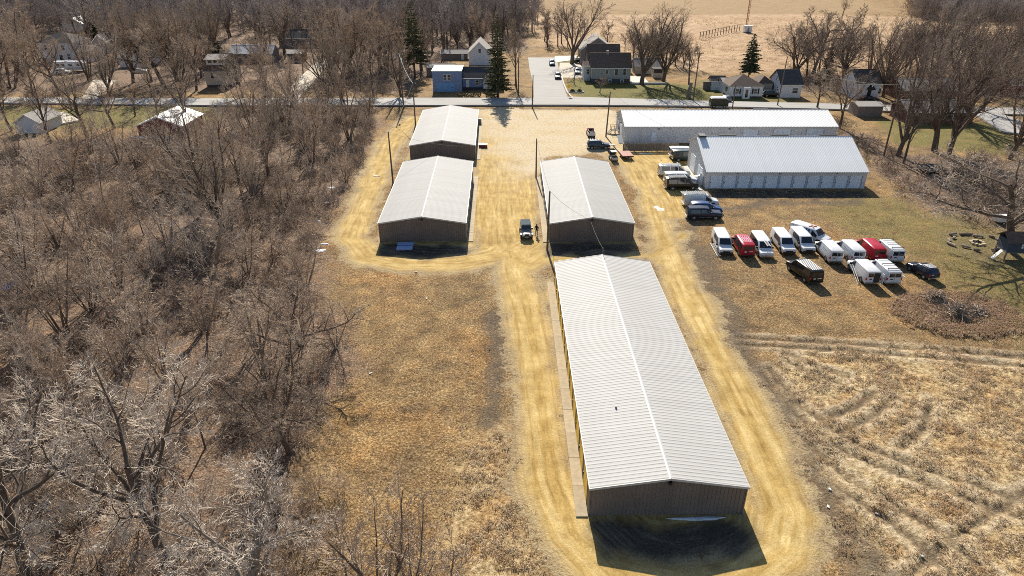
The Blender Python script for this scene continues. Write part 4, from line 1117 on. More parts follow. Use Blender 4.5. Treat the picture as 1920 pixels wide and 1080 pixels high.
# ---- standing trees one can single out -----------------------------------------------------------
BD, BG, TB, TG, TP, TR = M_bark_dark, M_bark_grey, M_twig_brown, M_twig_grey, M_twig_pale, M_twig_red
SOLO = [
 # near corner
 ('broad_tree', 'big bare tree with pale twigs rising from the bottom left corner thicket', 'oak', 1, BD, TP, 318, 1075, 17.0, 0.4, 1.0),
 ('broad_tree', 'bare pale-twigged tree cut by the left edge near the bottom corner', 'oak', 2, BD, TP, 70, 1120, 15.5, 2.0, 1.0),
 ('broad_tree', 'low spreading bare tree whose pale limbs reach right along the bottom edge', 'oak', 3, BG, TP, 470, 1190, 12.5, 1.0, 1.15),
 ('broad_tree', 'dark leaning bare tree at the edge of the thicket beside the brown field', 'oak', 4, BD, TB, 545, 850, 11.5, 4.2, 1.1),
 ('broad_tree', 'bare tree reaching a long limb over the grass just below the gravel bend', 'oak', 2, BD, TB, 535, 690, 10.0, 0.2, 1.2),
 # the tall clump in the middle of the thicket
 ('tall_tree', 'tallest bare tree in the middle of the thicket with pale upper limbs', 'vase', 1, BD, TG, 418, 435, 20.5, 0.3, 1.0),
 ('tall_tree', 'thick-trunked bare tree just left of the tallest thicket tree', 'vase', 2, BD, TB, 385, 395, 17.5, 1.3, 1.0),
 ('tall_tree', 'slim bare tree behind the tallest thicket tree', 'maple', 1, BD, TB, 455, 372, 15.5, 2.3, 0.8),
 ('tall_tree', 'bare forked tree in the thicket below the blue-grey dormer house', 'vase', 3, BD, TB, 505, 330, 14.0, 4.0, 0.9),
 # along the road, upper left
 ('roadside_tree', 'bare tree with two dark stems standing beside the red barn lawn', 'oak', 1, BD, TB, 165, 258, 15.0, 1.8, 1.0),
 ('roadside_tree', 'bare leaning tree left of the pale yard pad', 'maple', 2, BD, TB, 95, 268, 16.5, 2.2, 1.0),
 ('roadside_tree', 'bare tree at the far left edge below the road', 'oak', 4, BD, TB, 22, 245, 14.5, 5.0, 1.0),
 ('roadside_tree', 'small bare tree on the green verge between road and red barn', 'maple', 3, BD, TB, 253, 218, 9.0, 0.4, 1.2),
 ('roadside_tree', 'great dark oak leaning left behind the road near the parked white car', 'oak', 2, BD, TB, 308, 160, 19.0, 3.9, 1.25),
 ('roadside_tree', 'great dark oak just right of the leaning oak behind the road', 'oak', 3, BD, TB, 333, 148, 21.0, 2.4, 1.2),
 ('roadside_tree', 'bare oak beside the dormer house above the road', 'oak', 4, BD, TB, 368, 170, 17.5, 1.4, 1.0),
 ('roadside_tree', 'bare tree in front of the long white-roofed building', 'vase', 1, BD, TB, 490, 145, 15.5, 4.5, 1.1),
 ('roadside_tree', 'bare tree beside the camper at the upper left', 'oak', 1, BD, TB, 45, 150, 16.0, 0.9, 1.1),
 ('russet_tree', 'small tree still holding russet leaves before the dark-roofed house', 'maple', 3, BD, M_twig_tan, 568, 140, 10.0, 0.7, 1.1),
 ('roadside_tree', 'dark bare tree on the road edge behind the tall utility pole', 'vase', 2, BD, TB, 752, 182, 19.0, 2.9, 0.9),
 ('roadside_tree', 'bare tree with several stems above the straw bank by the road', 'clump', 1, BD, TB, 672, 132, 14.0, 1.7, 1.2),
 # middle, around the side street
 ('street_tree', 'tall vase-shaped bare tree beside the house driveway and the boom lift', 'vase', 3, BD, TR, 1072, 120, 24.0, 0.8, 1.15),
 ('street_tree', 'largest bare tree on the lawn right of the grey house', 'vase', 1, BD, TR, 1203, 158, 23.5, 3.5, 1.4),
 ('street_tree', 'bare tree with a dark trunk just right of the largest lawn tree', 'vase', 2, BD, TR, 1243, 152, 21.0, 5.3, 1.35),
 ('street_tree', 'slim bare tree on the lawn beside the tall roadside pole', 'maple', 1, BD, TR, 1291, 158, 12.5, 1.0, 1.05),
 ('street_tree', 'bare tree leaning over the left side of the side street', 'maple', 2, BD, TB, 968, 162, 19.0, 2.0, 0.8),
 ('street_tree', 'tall bare tree behind the white gabled house', 'vase', 1, BD, TB, 905, 92, 18.0, 1.1, 1.0),
 ('ornamental_tree', 'small round bare ornamental tree in the grey house front lawn', 'maple', 3, BG, TR, 1124, 174, 5.2, 0.2, 1.6),
 ('field_tree', 'lone small round bare tree out on the straw field', 'maple', 2, BD, TB, 1580, 29, 9.0, 0.9, 1.5),
 # right side
 ('yard_tree', 'leaning thick-trunked bare tree behind the white building, nearest its corner', 'vase', 2, BD, TR, 1683, 292, 23.0, 0.0, 1.0),
 ('yard_tree', 'bare vase-shaped tree with forked trunk above the trampoline', 'vase', 3, BD, TR, 1752, 284, 24.0, 2.6, 1.0),
 ('yard_tree', 'bare stout tree right of the forked tree above the trampoline', 'vase', 1, BD, TR, 1779, 288, 23.5, 4.1, 1.0),
 ('yard_tree', 'thin bare tree leaning beside the leaning thick trunk', 'maple', 1, BD, TR, 1694, 306, 16.0, 1.9, 0.8),
 ('yard_tree', 'bare double-trunked tree at the right edge above the playhouse', 'vase', 2, BD, TB, 1893, 298, 22.5, 5.9, 1.0),
 ('yard_tree', 'bare tree right of the far end of the long white building', 'oak', 1, BD, TB, 1574, 240, 15.0, 2.2, 1.0),
 ('yard_tree', 'bare tree beside the road behind the long white building end', 'maple', 3, BD, TG, 1532, 204, 11.0, 4.0, 1.3),
 ('yard_tree', 'bare wide tree behind the small white house at the right', 'vase', 3, BD, TR, 1490, 146, 16.0, 0.5, 1.25),
 ('yard_tree', 'bare tree behind the blue-white house hidden in the trees', 'vase', 1, BD, TR, 1655, 182, 20.0, 1.5, 1.1),
 ('yard_tree', 'tall thin bare tree standing up against the straw field', 'vase', 2, BG, TG, 1752, 205, 25.0, 3.0, 0.8),
 ('yard_tree', 'bare tree in front of the red brick house', 'vase', 3, BD, TR, 1810, 232, 22.0, 3.3, 1.1),
 ('yard_tree', 'bare tree on the pale lane at the right edge', 'oak', 3, BD, TB, 1843, 212, 18.0, 1.2, 1.0),
 ('yard_tree', 'dark bare tree with a long horizontal limb beside the playhouse', 'oak', 2, BD, TG, 1893, 468, 15.0, 3.3, 1.5),
]
for nm, lab, kd, sd_, bk, tw, px, py, h, rz, wd in SOLO:
    plant_px(nm, lab, kd, sd_, bk, tw, px, py, h, rz=rz, wide=wd)
ROAD_LABELS = ['leftmost bare oak on the far road edge', 'bare tree on the far road edge below the camper', 'bare oak on the far road edge just right of the camper', 'vase-shaped bare tree on the far road edge by the pale house path', 'small bare tree on the far road edge below the low white house', 'vase-shaped bare tree on the far road edge left of the dormer house', 'bare oak on the far road edge right of the dormer house', 'bare tree on the far road edge below the long white roof', 'many-stemmed bare tree at the foot of the pale farm track', 'vase-shaped bare tree on the far road edge right of the farm track', 'bare oak on the road edge at the left end of the straw bank', 'bare tree on the road edge before the straw bank', 'bare tree on the near road verge right of the pale yard pad', 'small bare oak on the green verge left of the red barn', 'bare tree right beside the red barn gable', 'bare oak rising just behind the red barn roof']
for i, (px, py, h, k_) in enumerate([(8, 178, 17, 'oak'), (62, 180, 15, 'maple'), (112, 178, 18, 'oak'), (205, 180, 16, 'vase'), (285, 182, 14, 'maple'), (340, 180, 17, 'vase'), (455, 182, 15, 'oak'), (505, 180, 17, 'maple'), (540, 182, 14, 'clump'), (610, 178, 18, 'vase'), (640, 182, 15, 'oak'), (700, 180, 17, 'maple'), (135, 208, 13, 'maple'), (215, 240, 12, 'oak'), (300, 250, 13, 'maple'), (355, 240, 14, 'oak')]):
    plant_px('roadside_tree', ROAD_LABELS[i], k_, 1 + i % 3, BD, TB, px, py, h, rz=i * 1.3, group='trees along the upper left road')
for i, (px, py, h) in enumerate([(500, 215, 13), (560, 212, 14), (610, 216, 12), (650, 214, 13), (690, 222, 11), (470, 235, 14), (540, 240, 13), (600, 250, 12), (655, 262, 11)]):
    plant_px('thicket_edge_tree', 'bare slender tree in the thicket rising in front of the road left of the sheds', 'clump', 1 + i % 3, BD, TB, px, py, h, rz=i * 0.9, group='thicket trees in front of the road')
# the four thin trees at the bottom, in front of the brown field
for i, (px, py, h, lab) in enumerate([(655, 1110, 6.6, 'thin bare tree at the bottom edge, leftmost of the four before the brown field'),
        (712, 1120, 8.2, 'thin bare tree at the bottom edge, second of the four before the brown field'),
        (772, 1112, 8.0, 'thin bare tree at the bottom edge, third of the four before the brown field'),
        (850, 1125, 6.4, 'thin bare tree at the bottom edge, nearest the pale grass strip')]):
    plant_px('young_tree', lab, 'clump' if i in (1, 2) else 'sapling', i + 1 if i not in (1, 2) else i, BD, TB, px, py, h * 1.1, rz=i * 1.7, wide=1.1 if i in (1, 2) else 1.5)
for i, (px, py, h) in enumerate([(575, 985, 3.2), (600, 1045, 3.6), (560, 1085, 4.0), (625, 1000, 2.8), (680, 1080, 3.0), (740, 1075, 2.4), (800, 1095, 2.8), (640, 930, 2.4), (590, 930, 3.0), (860, 1085, 2.2)]):
    plant_px('field_shrub', 'low bare shrub at the bottom edge among the thin trees before the brown field', 'shrub', 1 + i % 4, BD, TB, px, py, h, cat='shrub', group='shrubs at the bottom edge of the brown field')

# ---- the thicket on the left: each sapling and shrub its own tree ---------------------------------
def in_poly(x, y, poly): return float(sdf_poly(np.array([x]), np.array([y]), poly)[0])
T_POLY = GP((706, 204), (698, 250), (664, 330), (628, 400), (596, 455), (574, 510), (585, 570), (640, 650), (630, 720), (580, 800), (540, 900), (525, 1000), (500, 1100), (300, 1250), (-150, 1100), (-150, 285), (60, 280), (200, 275), (300, 262), (420, 215), (480, 206))
rt = random.Random(21)
TX0, TX1 = min(p[0] for p in T_POLY), max(p[0] for p in T_POLY)
TY0, TY1 = min(p[1] for p in T_POLY), max(p[1] for p in T_POLY)
spots = []
tries = 0
while len(spots) < 235 and tries < 30000:
    tries += 1
    x, y = rt.uniform(TX0, TX1), rt.uniform(TY0, TY1)
    if x < -16 - y * 0.86 or x > 0: continue
    sdv = in_poly(x, y, T_POLY)
    if sdv > -0.3: continue
    dmin = 2.2 + y * 0.024
    if any((x - a) ** 2 + (y - b) ** 2 < dmin * dmin for a, b, _ in spots): continue
    spots.append((x, y, sdv))
spots.sort(key=lambda s: s[1])
ZONES = [((300, 250), 'around the red barn'), ((100, 300), 'along the left edge below the white garage'), ((420, 430), 'around the tallest thicket tree'), ((640, 260), 'beside the left shed nearest the road'), ((590, 430), 'along the gravel bend by the nearer left shed'),
         ((120, 560), 'around the blue tarp heap'), ((450, 620), 'between the tallest tree and the brown field'), ((300, 900), 'under the big pale-twigged tree'), ((560, 850), 'beside the dark leaning tree'), ((520, 260), 'by the road left of the sheds'), ((230, 420), 'between the red barn and the blue tarp')]
def zone(x, y):
    px, py = back_to_px(x, y)
    return min(ZONES, key=lambda z: math.hypot(z[0][0] - px, (z[0][1] - py) * 1.4))[1]
def back_to_px(x, y):
    # photo column and row of a ground point, used to keep plots clear and to name places
    fw, up = y * _c + CAM_H * _s, y * _s - CAM_H * _c
    return 960 + FPX * x / fw, 540 - FPX * up / fw
for i, (x, y, sdv) in enumerate(spots):
    zn = zone(x, y)
    edge = min(1.0, -sdv / 7.0)
    r = rt.random()
    low = y < 62                       # lower brush close to the camera
    if r < (0.5 if low else 0.24):
        plant('thicket_shrub', 'bare many-stemmed shrub in the thicket ' + zn, 'shrub', 1 + i % 4, BG, TG if low or i % 3 == 0 else TB, x, y, rt.uniform(3.0, 4.8) * (0.7 + 0.3 * edge), cat='shrub', group='shrubs in the thicket ' + zn, wide=rt.uniform(0.95, 1.3))
    elif r < (0.64 if low else 0.5):
        plant('thicket_sapling', 'thin bare single-stemmed sapling in the thicket ' + zn, 'sapling', 1 + i % 4, BD if i % 3 else BG, TB if i % 2 else TG, x, y, rt.uniform(6.0, 10.5) * (0.6 + 0.4 * edge), group='saplings in the thicket ' + zn, wide=rt.uniform(0.9, 1.35))
    else:
        plant('thicket_tree', 'bare slender multi-stemmed tree in the thicket ' + zn, 'clump', 1 + i % 3, BG if i % 5 < 3 else BD, TB if i % 2 else TG, x, y, rt.uniform(7.0, 12.0) * (0.55 + 0.45 * edge) * (0.7 if low else 1), group='slender trees in the thicket ' + zn, wide=rt.uniform(0.9, 1.2))

# ---- the wood behind the road and the trees around the right-hand yards ---------------------------
BACK = [(GP((0, 172), (300, 172), (420, 150), (560, 120), (620, 60), (620, 34), (-60, 34), (-120, 120)), 115, 'bare tree among the houses behind the road at the upper left', 'trees among the upper left houses', (16, 24)),
        (GP((600, 168), (760, 172), (815, 128), (870, 92), (985, 92), (985, 46), (980, 34), (640, 34), (620, 90)), 105, 'bare tree in the dense wood behind the straw bank and blue house', 'trees of the wood behind the blue house', (16, 23)),
        (GP((1000, 106), (1060, 104), (1070, 85), (1040, 70), (1000, 80)), 7, 'bare tree in the row behind the end of the side street', 'trees behind the side street', (9, 14)),
        (GP((1130, 128), (1195, 126), (1290, 138), (1330, 125), (1230, 100), (1130, 92)), 16, 'bare tree in the row behind the grey house and sheds', 'trees behind the grey house', (8, 13)),
        (GP((1500, 168), (1560, 165), (1640, 165), (1760, 175), (1920, 185), (1990, 130), (1920, 120), (1760, 130), (1600, 135), (1480, 132)), 40, 'bare reddish-twigged tree behind the houses at the right', 'trees behind the right-hand houses', (14, 21)),
        (GP((1600, 245), (1690, 250), (1720, 300), (1640, 320), (1560, 250)), 0, '', '', (3, 5))]
HOUSE_KEEP = []
def keep_clear(px0, px1, py0, py1): HOUSE_KEEP.append((px0, px1, py0, py1))
for a in ((815, 945, 120, 186), (1090, 1185, 100, 190), (1340, 1470, 140, 200), (985, 1062, 92, 200), (75, 190, 100, 150), (378, 460, 130, 200), (545, 650, 92, 130), (1600, 1660, 140, 200), (1700, 1850, 165, 235), (225, 290, 105, 145), (430, 520, 85, 125), (860, 930, 90, 130)):
    keep_clear(*a)
BACK_MARKS = {'trees among the upper left houses': [((60, 130), 'left of the parked camper'), ((110, 60), 'around the white two-storey house'), ((230, 60), 'above the low white house'), ((250, 150), 'between the road and the low white house'), ((330, 70), 'above the great dark oaks'), ((430, 70), 'behind the dormer house'), ((540, 60), 'around the dark-roofed house'), ((480, 140), 'right of the dormer house')],
  'trees of the wood behind the blue house': [((680, 60), 'at the top of the centre wood'), ((680, 140), 'behind the straw bank'), ((770, 110), 'around the tall olive pine'), ((850, 60), 'behind the blue garage'), ((940, 60), 'behind the white gabled house')],
  'trees behind the right-hand houses': [((1520, 150), 'around the narrow dark cedar'), ((1620, 145), 'behind the blue-white house'), ((1740, 150), 'behind the long grey-roofed house'), ((1900, 150), 'at the right edge above the pale lane')]}
rb_ = random.Random(5)
for poly, n, lab, grp, (h0, h1) in BACK:
    xs, ys = [p[0] for p in poly], [p[1] for p in poly]
    got, tries = [], 0
    marks = BACK_MARKS.get(grp, [])
    while len(got) < n and tries < 6000:
        tries += 1
        x, y = rb_.uniform(min(xs), max(xs)), rb_.uniform(min(ys), max(ys))
        if in_poly(x, y, poly) > 0: continue
        px, py = back_to_px(x, y)
        if any(a <= px <= b and c <= py <= d for a, b, c, d in HOUSE_KEEP): continue
        if any((x - a) ** 2 + (y - b) ** 2 < (5.0 if n > 20 else 3.5) ** 2 for a, b in got): continue
        got.append((x, y))
        near = y < 260
        kd = rb_.choice(['maple', 'vase', 'oak', 'clump'] if near else ['far', 'far', 'maple', 'vase'])
        lab_, grp_ = lab, grp
        if marks:
            w_ = min(marks, key=lambda z: math.hypot(z[0][0] - px, (z[0][1] - py) * 2))[1]
            lab_, grp_ = ('bare reddish-twigged tree ' if px > 1000 else 'bare brown-twigged tree ') + w_, 'trees ' + w_
        plant('wood_tree' if px < 1000 else 'yard_row_tree', lab_, kd, 1 + rb_.randrange(3), BD, (TR if px > 1000 else TB) if near else (M_twig_far if px < 1000 else TR), x, y, rb_.uniform(h0, h1), group=grp_, wide=rb_.uniform(0.85, 1.1))
# undergrowth shrubs around the right-hand buildings
for i in range(22):
    while True:
        x, y = rb_.uniform(55, 110), rb_.uniform(96, 165)
        if in_poly(x, y, WOOD2) < -1: break
    plant('yard_shrub', 'bare shrub in the scrub right of the white storage buildings', 'shrub', 1 + i % 4, BD, TB if i % 2 else TR, x, y, rb_.uniform(2.5, 5.0), cat='shrub', group='shrubs right of the white buildings', wide=1.15)

# ---- conifers ------------------------------------------------------------------------------------
M_needle = mat("dark_needles", (0.05, 0.066, 0.036), 0.9, col2=(0.115, 0.135, 0.07), scale=1.2)
M_needle_ol = mat("olive_needles", (0.085, 0.085, 0.04), 0.9, col2=(0.19, 0.17, 0.085), scale=1.2)
def conifer(name, label, px, py, h, rad, mt, seed, bare=0.12, gaps=0.0, pw=0.8):
    rnd = random.Random(seed)
    x, y = G(px, py)
    o = thing(name, label, 'tree', (x, y, 0))
    MB().tube([(0, 0, -0.3), (0, 0, h * 0.5), (0, 0, h)], [h * 0.016, h * 0.010, 0.02], 7).build('trunk', M_bark_dark, o, 180)
    mb = MB()
    z = h * bare
    while z < h * 0.985:
        t = (z / h - bare) / (1 - bare)
        r = rad * (1 - t) ** pw * (0.85 + 0.3 * rnd.random()) + 0.12
        nb = max(4, int(4 + 5 * (1 - t)))
        a0 = rnd.random() * 6.28
        for k in range(nb):
            if rnd.random() < gaps: continue
            a = a0 + 6.283 * k / nb + rnd.gauss(0, 0.2)
            rr = r * (0.65 + 0.5 * rnd.random())
            droop = -0.12 * rr + 0.18 * rr * rnd.random()
            tip = Vector((math.cos(a) * rr, math.sin(a) * rr, z + droop))
            st = Vector((0, 0, z))
            mb.tube([st, tip], [0.035, 0.012], 3, caps=False)
            nn = max(4, int(rr * 7))
            for j in range(nn):
                f = 0.25 + 0.78 * (j + rnd.random()) / nn
                p = st.lerp(tip, f)
                w = (0.20 + 0.16 * rr * (1 - f) + 0.16 * rnd.random())
                for s in (0, 1):
                    d1 = Vector((rnd.gauss(0, 1), rnd.gauss(0, 1), rnd.gauss(0, 0.45))).normalized() * w
                    d2 = Vector((rnd.gauss(0, 1), rnd.gauss(0, 1), rnd.gauss(0, 0.45))).normalized() * w
                    mb.face([p - d1 * 0.6, p + d2 * 0.7, p + d1, p - d2 * 0.5])
        z += h * 0.022 + 0.12
    mb.build('crown', mt, o)
    return o
conifer('pine_tree', 'dark gappy evergreen standing behind the brown-roofed white house', 1403, 147, 13.4, 3.6, M_needle, 1, 0.16, 0.12, 0.75)
conifer('spruce_tree', 'tall olive spruce in front of the blue house by the road', 934, 183, 21.5, 3.7, M_needle_ol, 2, 0.10, 0.05, 0.62)
conifer('pine_tree', 'tall olive pine in the wood left of the blue house', 778, 146, 22.5, 5.2, M_needle_ol, 3, 0.2, 0.22, 0.6)
conifer('cedar_tree', 'dark narrow cedar among bare trees at the right', 1548, 150, 11.0, 2.4, M_needle, 4, 0.05, 0.05, 0.8)
conifer('pine_tree', 'olive pine in the far wood at the top left', 395, 55, 17.0, 4.6, M_needle_ol, 5, 0.15, 0.2, 0.6)
conifer('pine_tree', 'olive pine at the top of the wood left of centre', 655, 62, 16.0, 4.0, M_needle_ol, 6, 0.15, 0.2, 0.6)
conifer('cedar_tree', 'dark spreading evergreen behind the dormer house', 405, 118, 8.5, 5.0, M_needle, 7, 0.05, 0.1, 0.45)
conifer('cedar_tree', 'dark evergreen right of the white two-storey house', 178, 75, 9.0, 4.5, M_needle, 8, 0.05, 0.1, 0.45)

# ---- far woods, undergrowth and grass: nobody could count these -----------------------------------
def scatter(name, pts, rz, sc, meshes, label, cat):
    """one object that stands for an uncountable mass, its pieces placed by geometry nodes"""
    col = bpy.data.collections.new(name + "_pieces")
    for k, me in enumerate(meshes):
        col.objects.link(bpy.data.objects.new("%s_piece_%02d" % (name, k), me))
    n = len(pts)
    me = bpy.data.meshes.new(name)
    me.vertices.add(n)
    me.vertices.foreach_set("co", np.asarray(pts, np.float32).ravel())
    me.attributes.new("turn", 'FLOAT_VECTOR', 'POINT').data.foreach_set("vector", np.stack([np.zeros(n), np.zeros(n), rz], 1).astype(np.float32).ravel())
    sc = np.asarray(sc, np.float32)
    if sc.ndim == 1: sc = np.stack([sc, sc, sc], 1)
    me.attributes.new("size", 'FLOAT_VECTOR', 'POINT').data.foreach_set("vector", sc.ravel())
    me.attributes.new("pick", 'INT', 'POINT').data.foreach_set("value", np.random.RandomState(len(name)).randint(0, len(meshes), n).astype(np.int32))
    o = link(name, me)
    ng = bpy.data.node_groups.new(name + "_scatter", 'GeometryNodeTree')
    ng.interface.new_socket("Geometry", in_out='INPUT', socket_type='NodeSocketGeometry')
    ng.interface.new_socket("Geometry", in_out='OUTPUT', socket_type='NodeSocketGeometry')
    N, L = ng.nodes, ng.links
    gi, go = N.new("NodeGroupInput"), N.new("NodeGroupOutput")
    ci = N.new("GeometryNodeCollectionInfo")
    ci.inputs[0].default_value = col
    ci.inputs[1].default_value = True
    ci.inputs[2].default_value = True
    ip = N.new("GeometryNodeInstanceOnPoints")
    def na(nm, ty):
        a = N.new("GeometryNodeInputNamedAttribute"); a.data_type = ty
        a.inputs[0].default_value = nm
        return a.outputs[0]
    L.new(gi.outputs[0], ip.inputs["Points"])
    L.new(ci.outputs[0], ip.inputs["Instance"])
    ip.inputs["Pick Instance"].default_value = True
    L.new(na("pick", 'INT'), ip.inputs["Instance Index"])
    L.new(na("turn", 'FLOAT_VECTOR'), ip.inputs["Rotation"])
    L.new(na("size", 'FLOAT_VECTOR'), ip.inputs["Scale"])
    L.new(ip.outputs[0], go.inputs[0])
    md = o.modifiers.new("scatter", 'NODES')
    md.node_group = ng
    return tag(o, label, cat, kind='stuff')
nr = np.random.RandomState(3)
def sample_poly(poly, n):
    xs, ys = np.array([p[0] for p in poly]), np.array([p[1] for p in poly])
    x = nr.uniform(xs.min(), xs.max(), n); y = nr.uniform(ys.min(), ys.max(), n)
    m = sdf_poly(x, y, poly) < 0
    return x[m], y[m]
# far woods
fx, fy = [], []
for poly, dens in (([(-430, 318), (12, 318), (16, 520), (10, 640), (-560, 640)], 3200), ([(266, 490), (215, 395), (215, 368), (262, 352), (420, 345), (640, 400), (640, 640), (300, 640)], 5200), ([(-430, 318), (-430, 190), (-200, 170), (-160, 200), (-235, 318)], 330)):
    a, b_ = sample_poly(poly, dens)
    fx.append(a); fy.append(b_)
fx, fy = np.concatenate(fx), np.concatenate(fy)
far_meshes = []
for k in range(4):
    a, b_ = grow_tree(900 + k, SPECS['far'])
    n0 = len(a.v)
    a.v += b_.v; a.f += [tuple(i + n0 for i in f) for f in b_.f]; a.m += b_.m
    far_meshes.append(a.mesh("far_tree_piece", M_twig_far))
scatter("far_woods", np.stack([fx, fy, np.zeros(len(fx))], 1), nr.uniform(0, 6.28, len(fx)), nr.uniform(0.75, 1.2, len(fx)), far_meshes, 'far bare woodland along the top of the picture', 'woods')
# undergrowth
ux, uy = sample_poly(T_POLY, 9000)
k_ = (ux > -14 - uy * 0.84)
ux, uy = ux[k_], uy[k_]
dens = fbm(ux, uy, 9, 3, 40)
k_ = dens > 0.36
ux, uy = ux[k_][:1700], uy[k_][:1700]
br = []
for k in range(4):
    a, _ = grow_tree(700 + k, SPECS['brush'])
    br.append(a.mesh("brush_piece", (M_twig_brown, M_twig_grey, M_bark_grey, M_bark_dark)[k]))
scatter("undergrowth", np.stack([ux, uy, ground_z(ux, uy)], 1), nr.uniform(0, 6.28, len(ux)), nr.uniform(0.6, 1.35, len(ux)), br, 'tangled bare brush covering the thicket floor', 'undergrowth')
sx, sy = [], []
for poly, n_ in ((BACK[0][0], 700), (BACK[1][0], 700), (BACK[4][0], 500), (WOOD2, 420), (GP((640, 180), (760, 178), (770, 130), (640, 130)), 60)):
    a, b_ = sample_poly(poly, n_)
    sx.append(a); sy.append(b_)
sx, sy = np.concatenate(sx), np.concatenate(sy)
ppx, ppy = back_to_px(sx, sy)
ok = np.ones(len(sx), bool)
for a, b_, c, d in HOUSE_KEEP: ok &= ~((ppx >= a) & (ppx <= b_) & (ppy >= c) & (ppy <= d))
sx, sy = sx[ok], sy[ok]
qx, qy = sample_poly([(266, 490), (215, 395), (215, 368), (262, 352), (420, 345), (560, 400), (560, 520), (300, 520)], 3500)
sx, sy = np.concatenate([sx, qx]), np.concatenate([sy, qy])
scatter("scrub", np.stack([sx, sy, np.zeros(len(sx))], 1), nr.uniform(0, 6.28, len(sx)), np.where(sy > 330, nr.uniform(2.0, 3.5, len(sx)), nr.uniform(0.7, 1.7, len(sx))), br, 'low bare scrub among the houses and trees behind the yard', 'undergrowth')
# grass tufts
M_straw = add_translucency(mat("straw_blades", (0.54, 0.42, 0.27), 0.9, col2=(0.76, 0.64, 0.46), scale=0.5, objvar=0.2), 0.45)
M_straw_br = add_translucency(mat("brown_blades", (0.38, 0.255, 0.14), 0.9, col2=(0.55, 0.40, 0.245), scale=0.5, objvar=0.2), 0.45)
def tuft(seed, h, r, n, mt, flop=0.8):
    rnd = random.Random(seed)
    mb = MB()
    for i in range(n):
        a = rnd.random() * 6.28
        b_ = Vector((rnd.gauss(0, r * 0.5), rnd.gauss(0, r * 0.5), -0.03))
        d = Vector((math.cos(a), math.sin(a), 0))
        s = Vector((-d.y, d.x, 0)) * (0.016 + 0.014 * rnd.random())
        l = h * (0.6 + 0.7 * rnd.random())
        p1 = b_ + d * l * 0.3 * flop + Vector((0, 0, l * 0.7))
        p2 = b_ + d * l * 0.85 * flop + Vector((0, 0, l * max(0.12, 0.75 - 0.25 * flop)))
        mb.face([b_ - s, b_ + s, p1 + s * 0.8, p1 - s * 0.8]); mb.face([p1 - s * 0.8, p1 + s * 0.8, p2])
    return mb.mesh("tuft_piece", mt)
def mask_points(n, x0, x1, y0, y1, fn):
    x = nr.uniform(x0, x1, n); y = nr.uniform(y0, y1, n)
    F = fields(x, y)
    m = nr.uniform(0, 1, n) < fn(F, x, y)
    return x[m], y[m]
tx_, ty_ = mask_points(38000, -20, 75, 28, 78, lambda F, x, y: F['tall'] * np.clip(1 - 2 * F['rut'] - 0.6 * F['mud'], 0, 1) * np.clip(fbm(x, y, 1.7, 2, 60) * 2.6 - 0.75, 0, 1))
scatter("tall_grass", np.stack([tx_, ty_, ground_z(tx_, ty_)], 1), nr.uniform(0, 6.28, len(tx_)), nr.uniform(0.6, 1.4, len(tx_)), [tuft(1, 0.24, 0.34, 14, M_straw, 1.6), tuft(2, 0.20, 0.38, 14, M_straw, 1.9), tuft(3, 0.22, 0.34, 14, M_straw_br, 1.6)], 'flattened straw-coloured tall grass of the rough field', 'grass')
tx_, ty_ = mask_points(90000, -30, 82, 36, 118, lambda F, x, y: (1 - F['dirt']) * (1 - F['wood']) * (1 - F['tall']) * (1 - 0.8 * F['mud']) * np.clip(fbm(x, y, 1.3, 2, 61) * 2.2 - 0.75, 0, 1))
scatter("dead_grass", np.stack([tx_, ty_, ground_z(tx_, ty_)], 1), nr.uniform(0, 6.28, len(tx_)), nr.uniform(0.5, 1.1, len(tx_)), [tuft(4, 0.13, 0.25, 10, M_straw, 1.2), tuft(5, 0.12, 0.25, 10, M_straw_br, 1.2), tuft(6, 0.14, 0.28, 10, M_straw_br, 1.0)], 'short dead grass over the brown open ground', 'grass')
tx_, ty_ = mask_points(9000, 0, 250, 190, 390, lambda F, x, y: F['field'] * np.clip(fbm(x, y, 7, 3, 62) * 2.4 - 0.75, 0, 1))
scatter("field_straw", np.stack([tx_, ty_, np.zeros(len(tx_))], 1), nr.uniform(0, 6.28, len(tx_)), nr.uniform(1.2, 3.0, len(tx_)), [tuft(7, 0.35, 0.45, 14, M_straw, 1.1), tuft(8, 0.35, 0.45, 14, M_straw, 1.2)], 'pale straw tussocks across the open field beyond the road', 'grass')
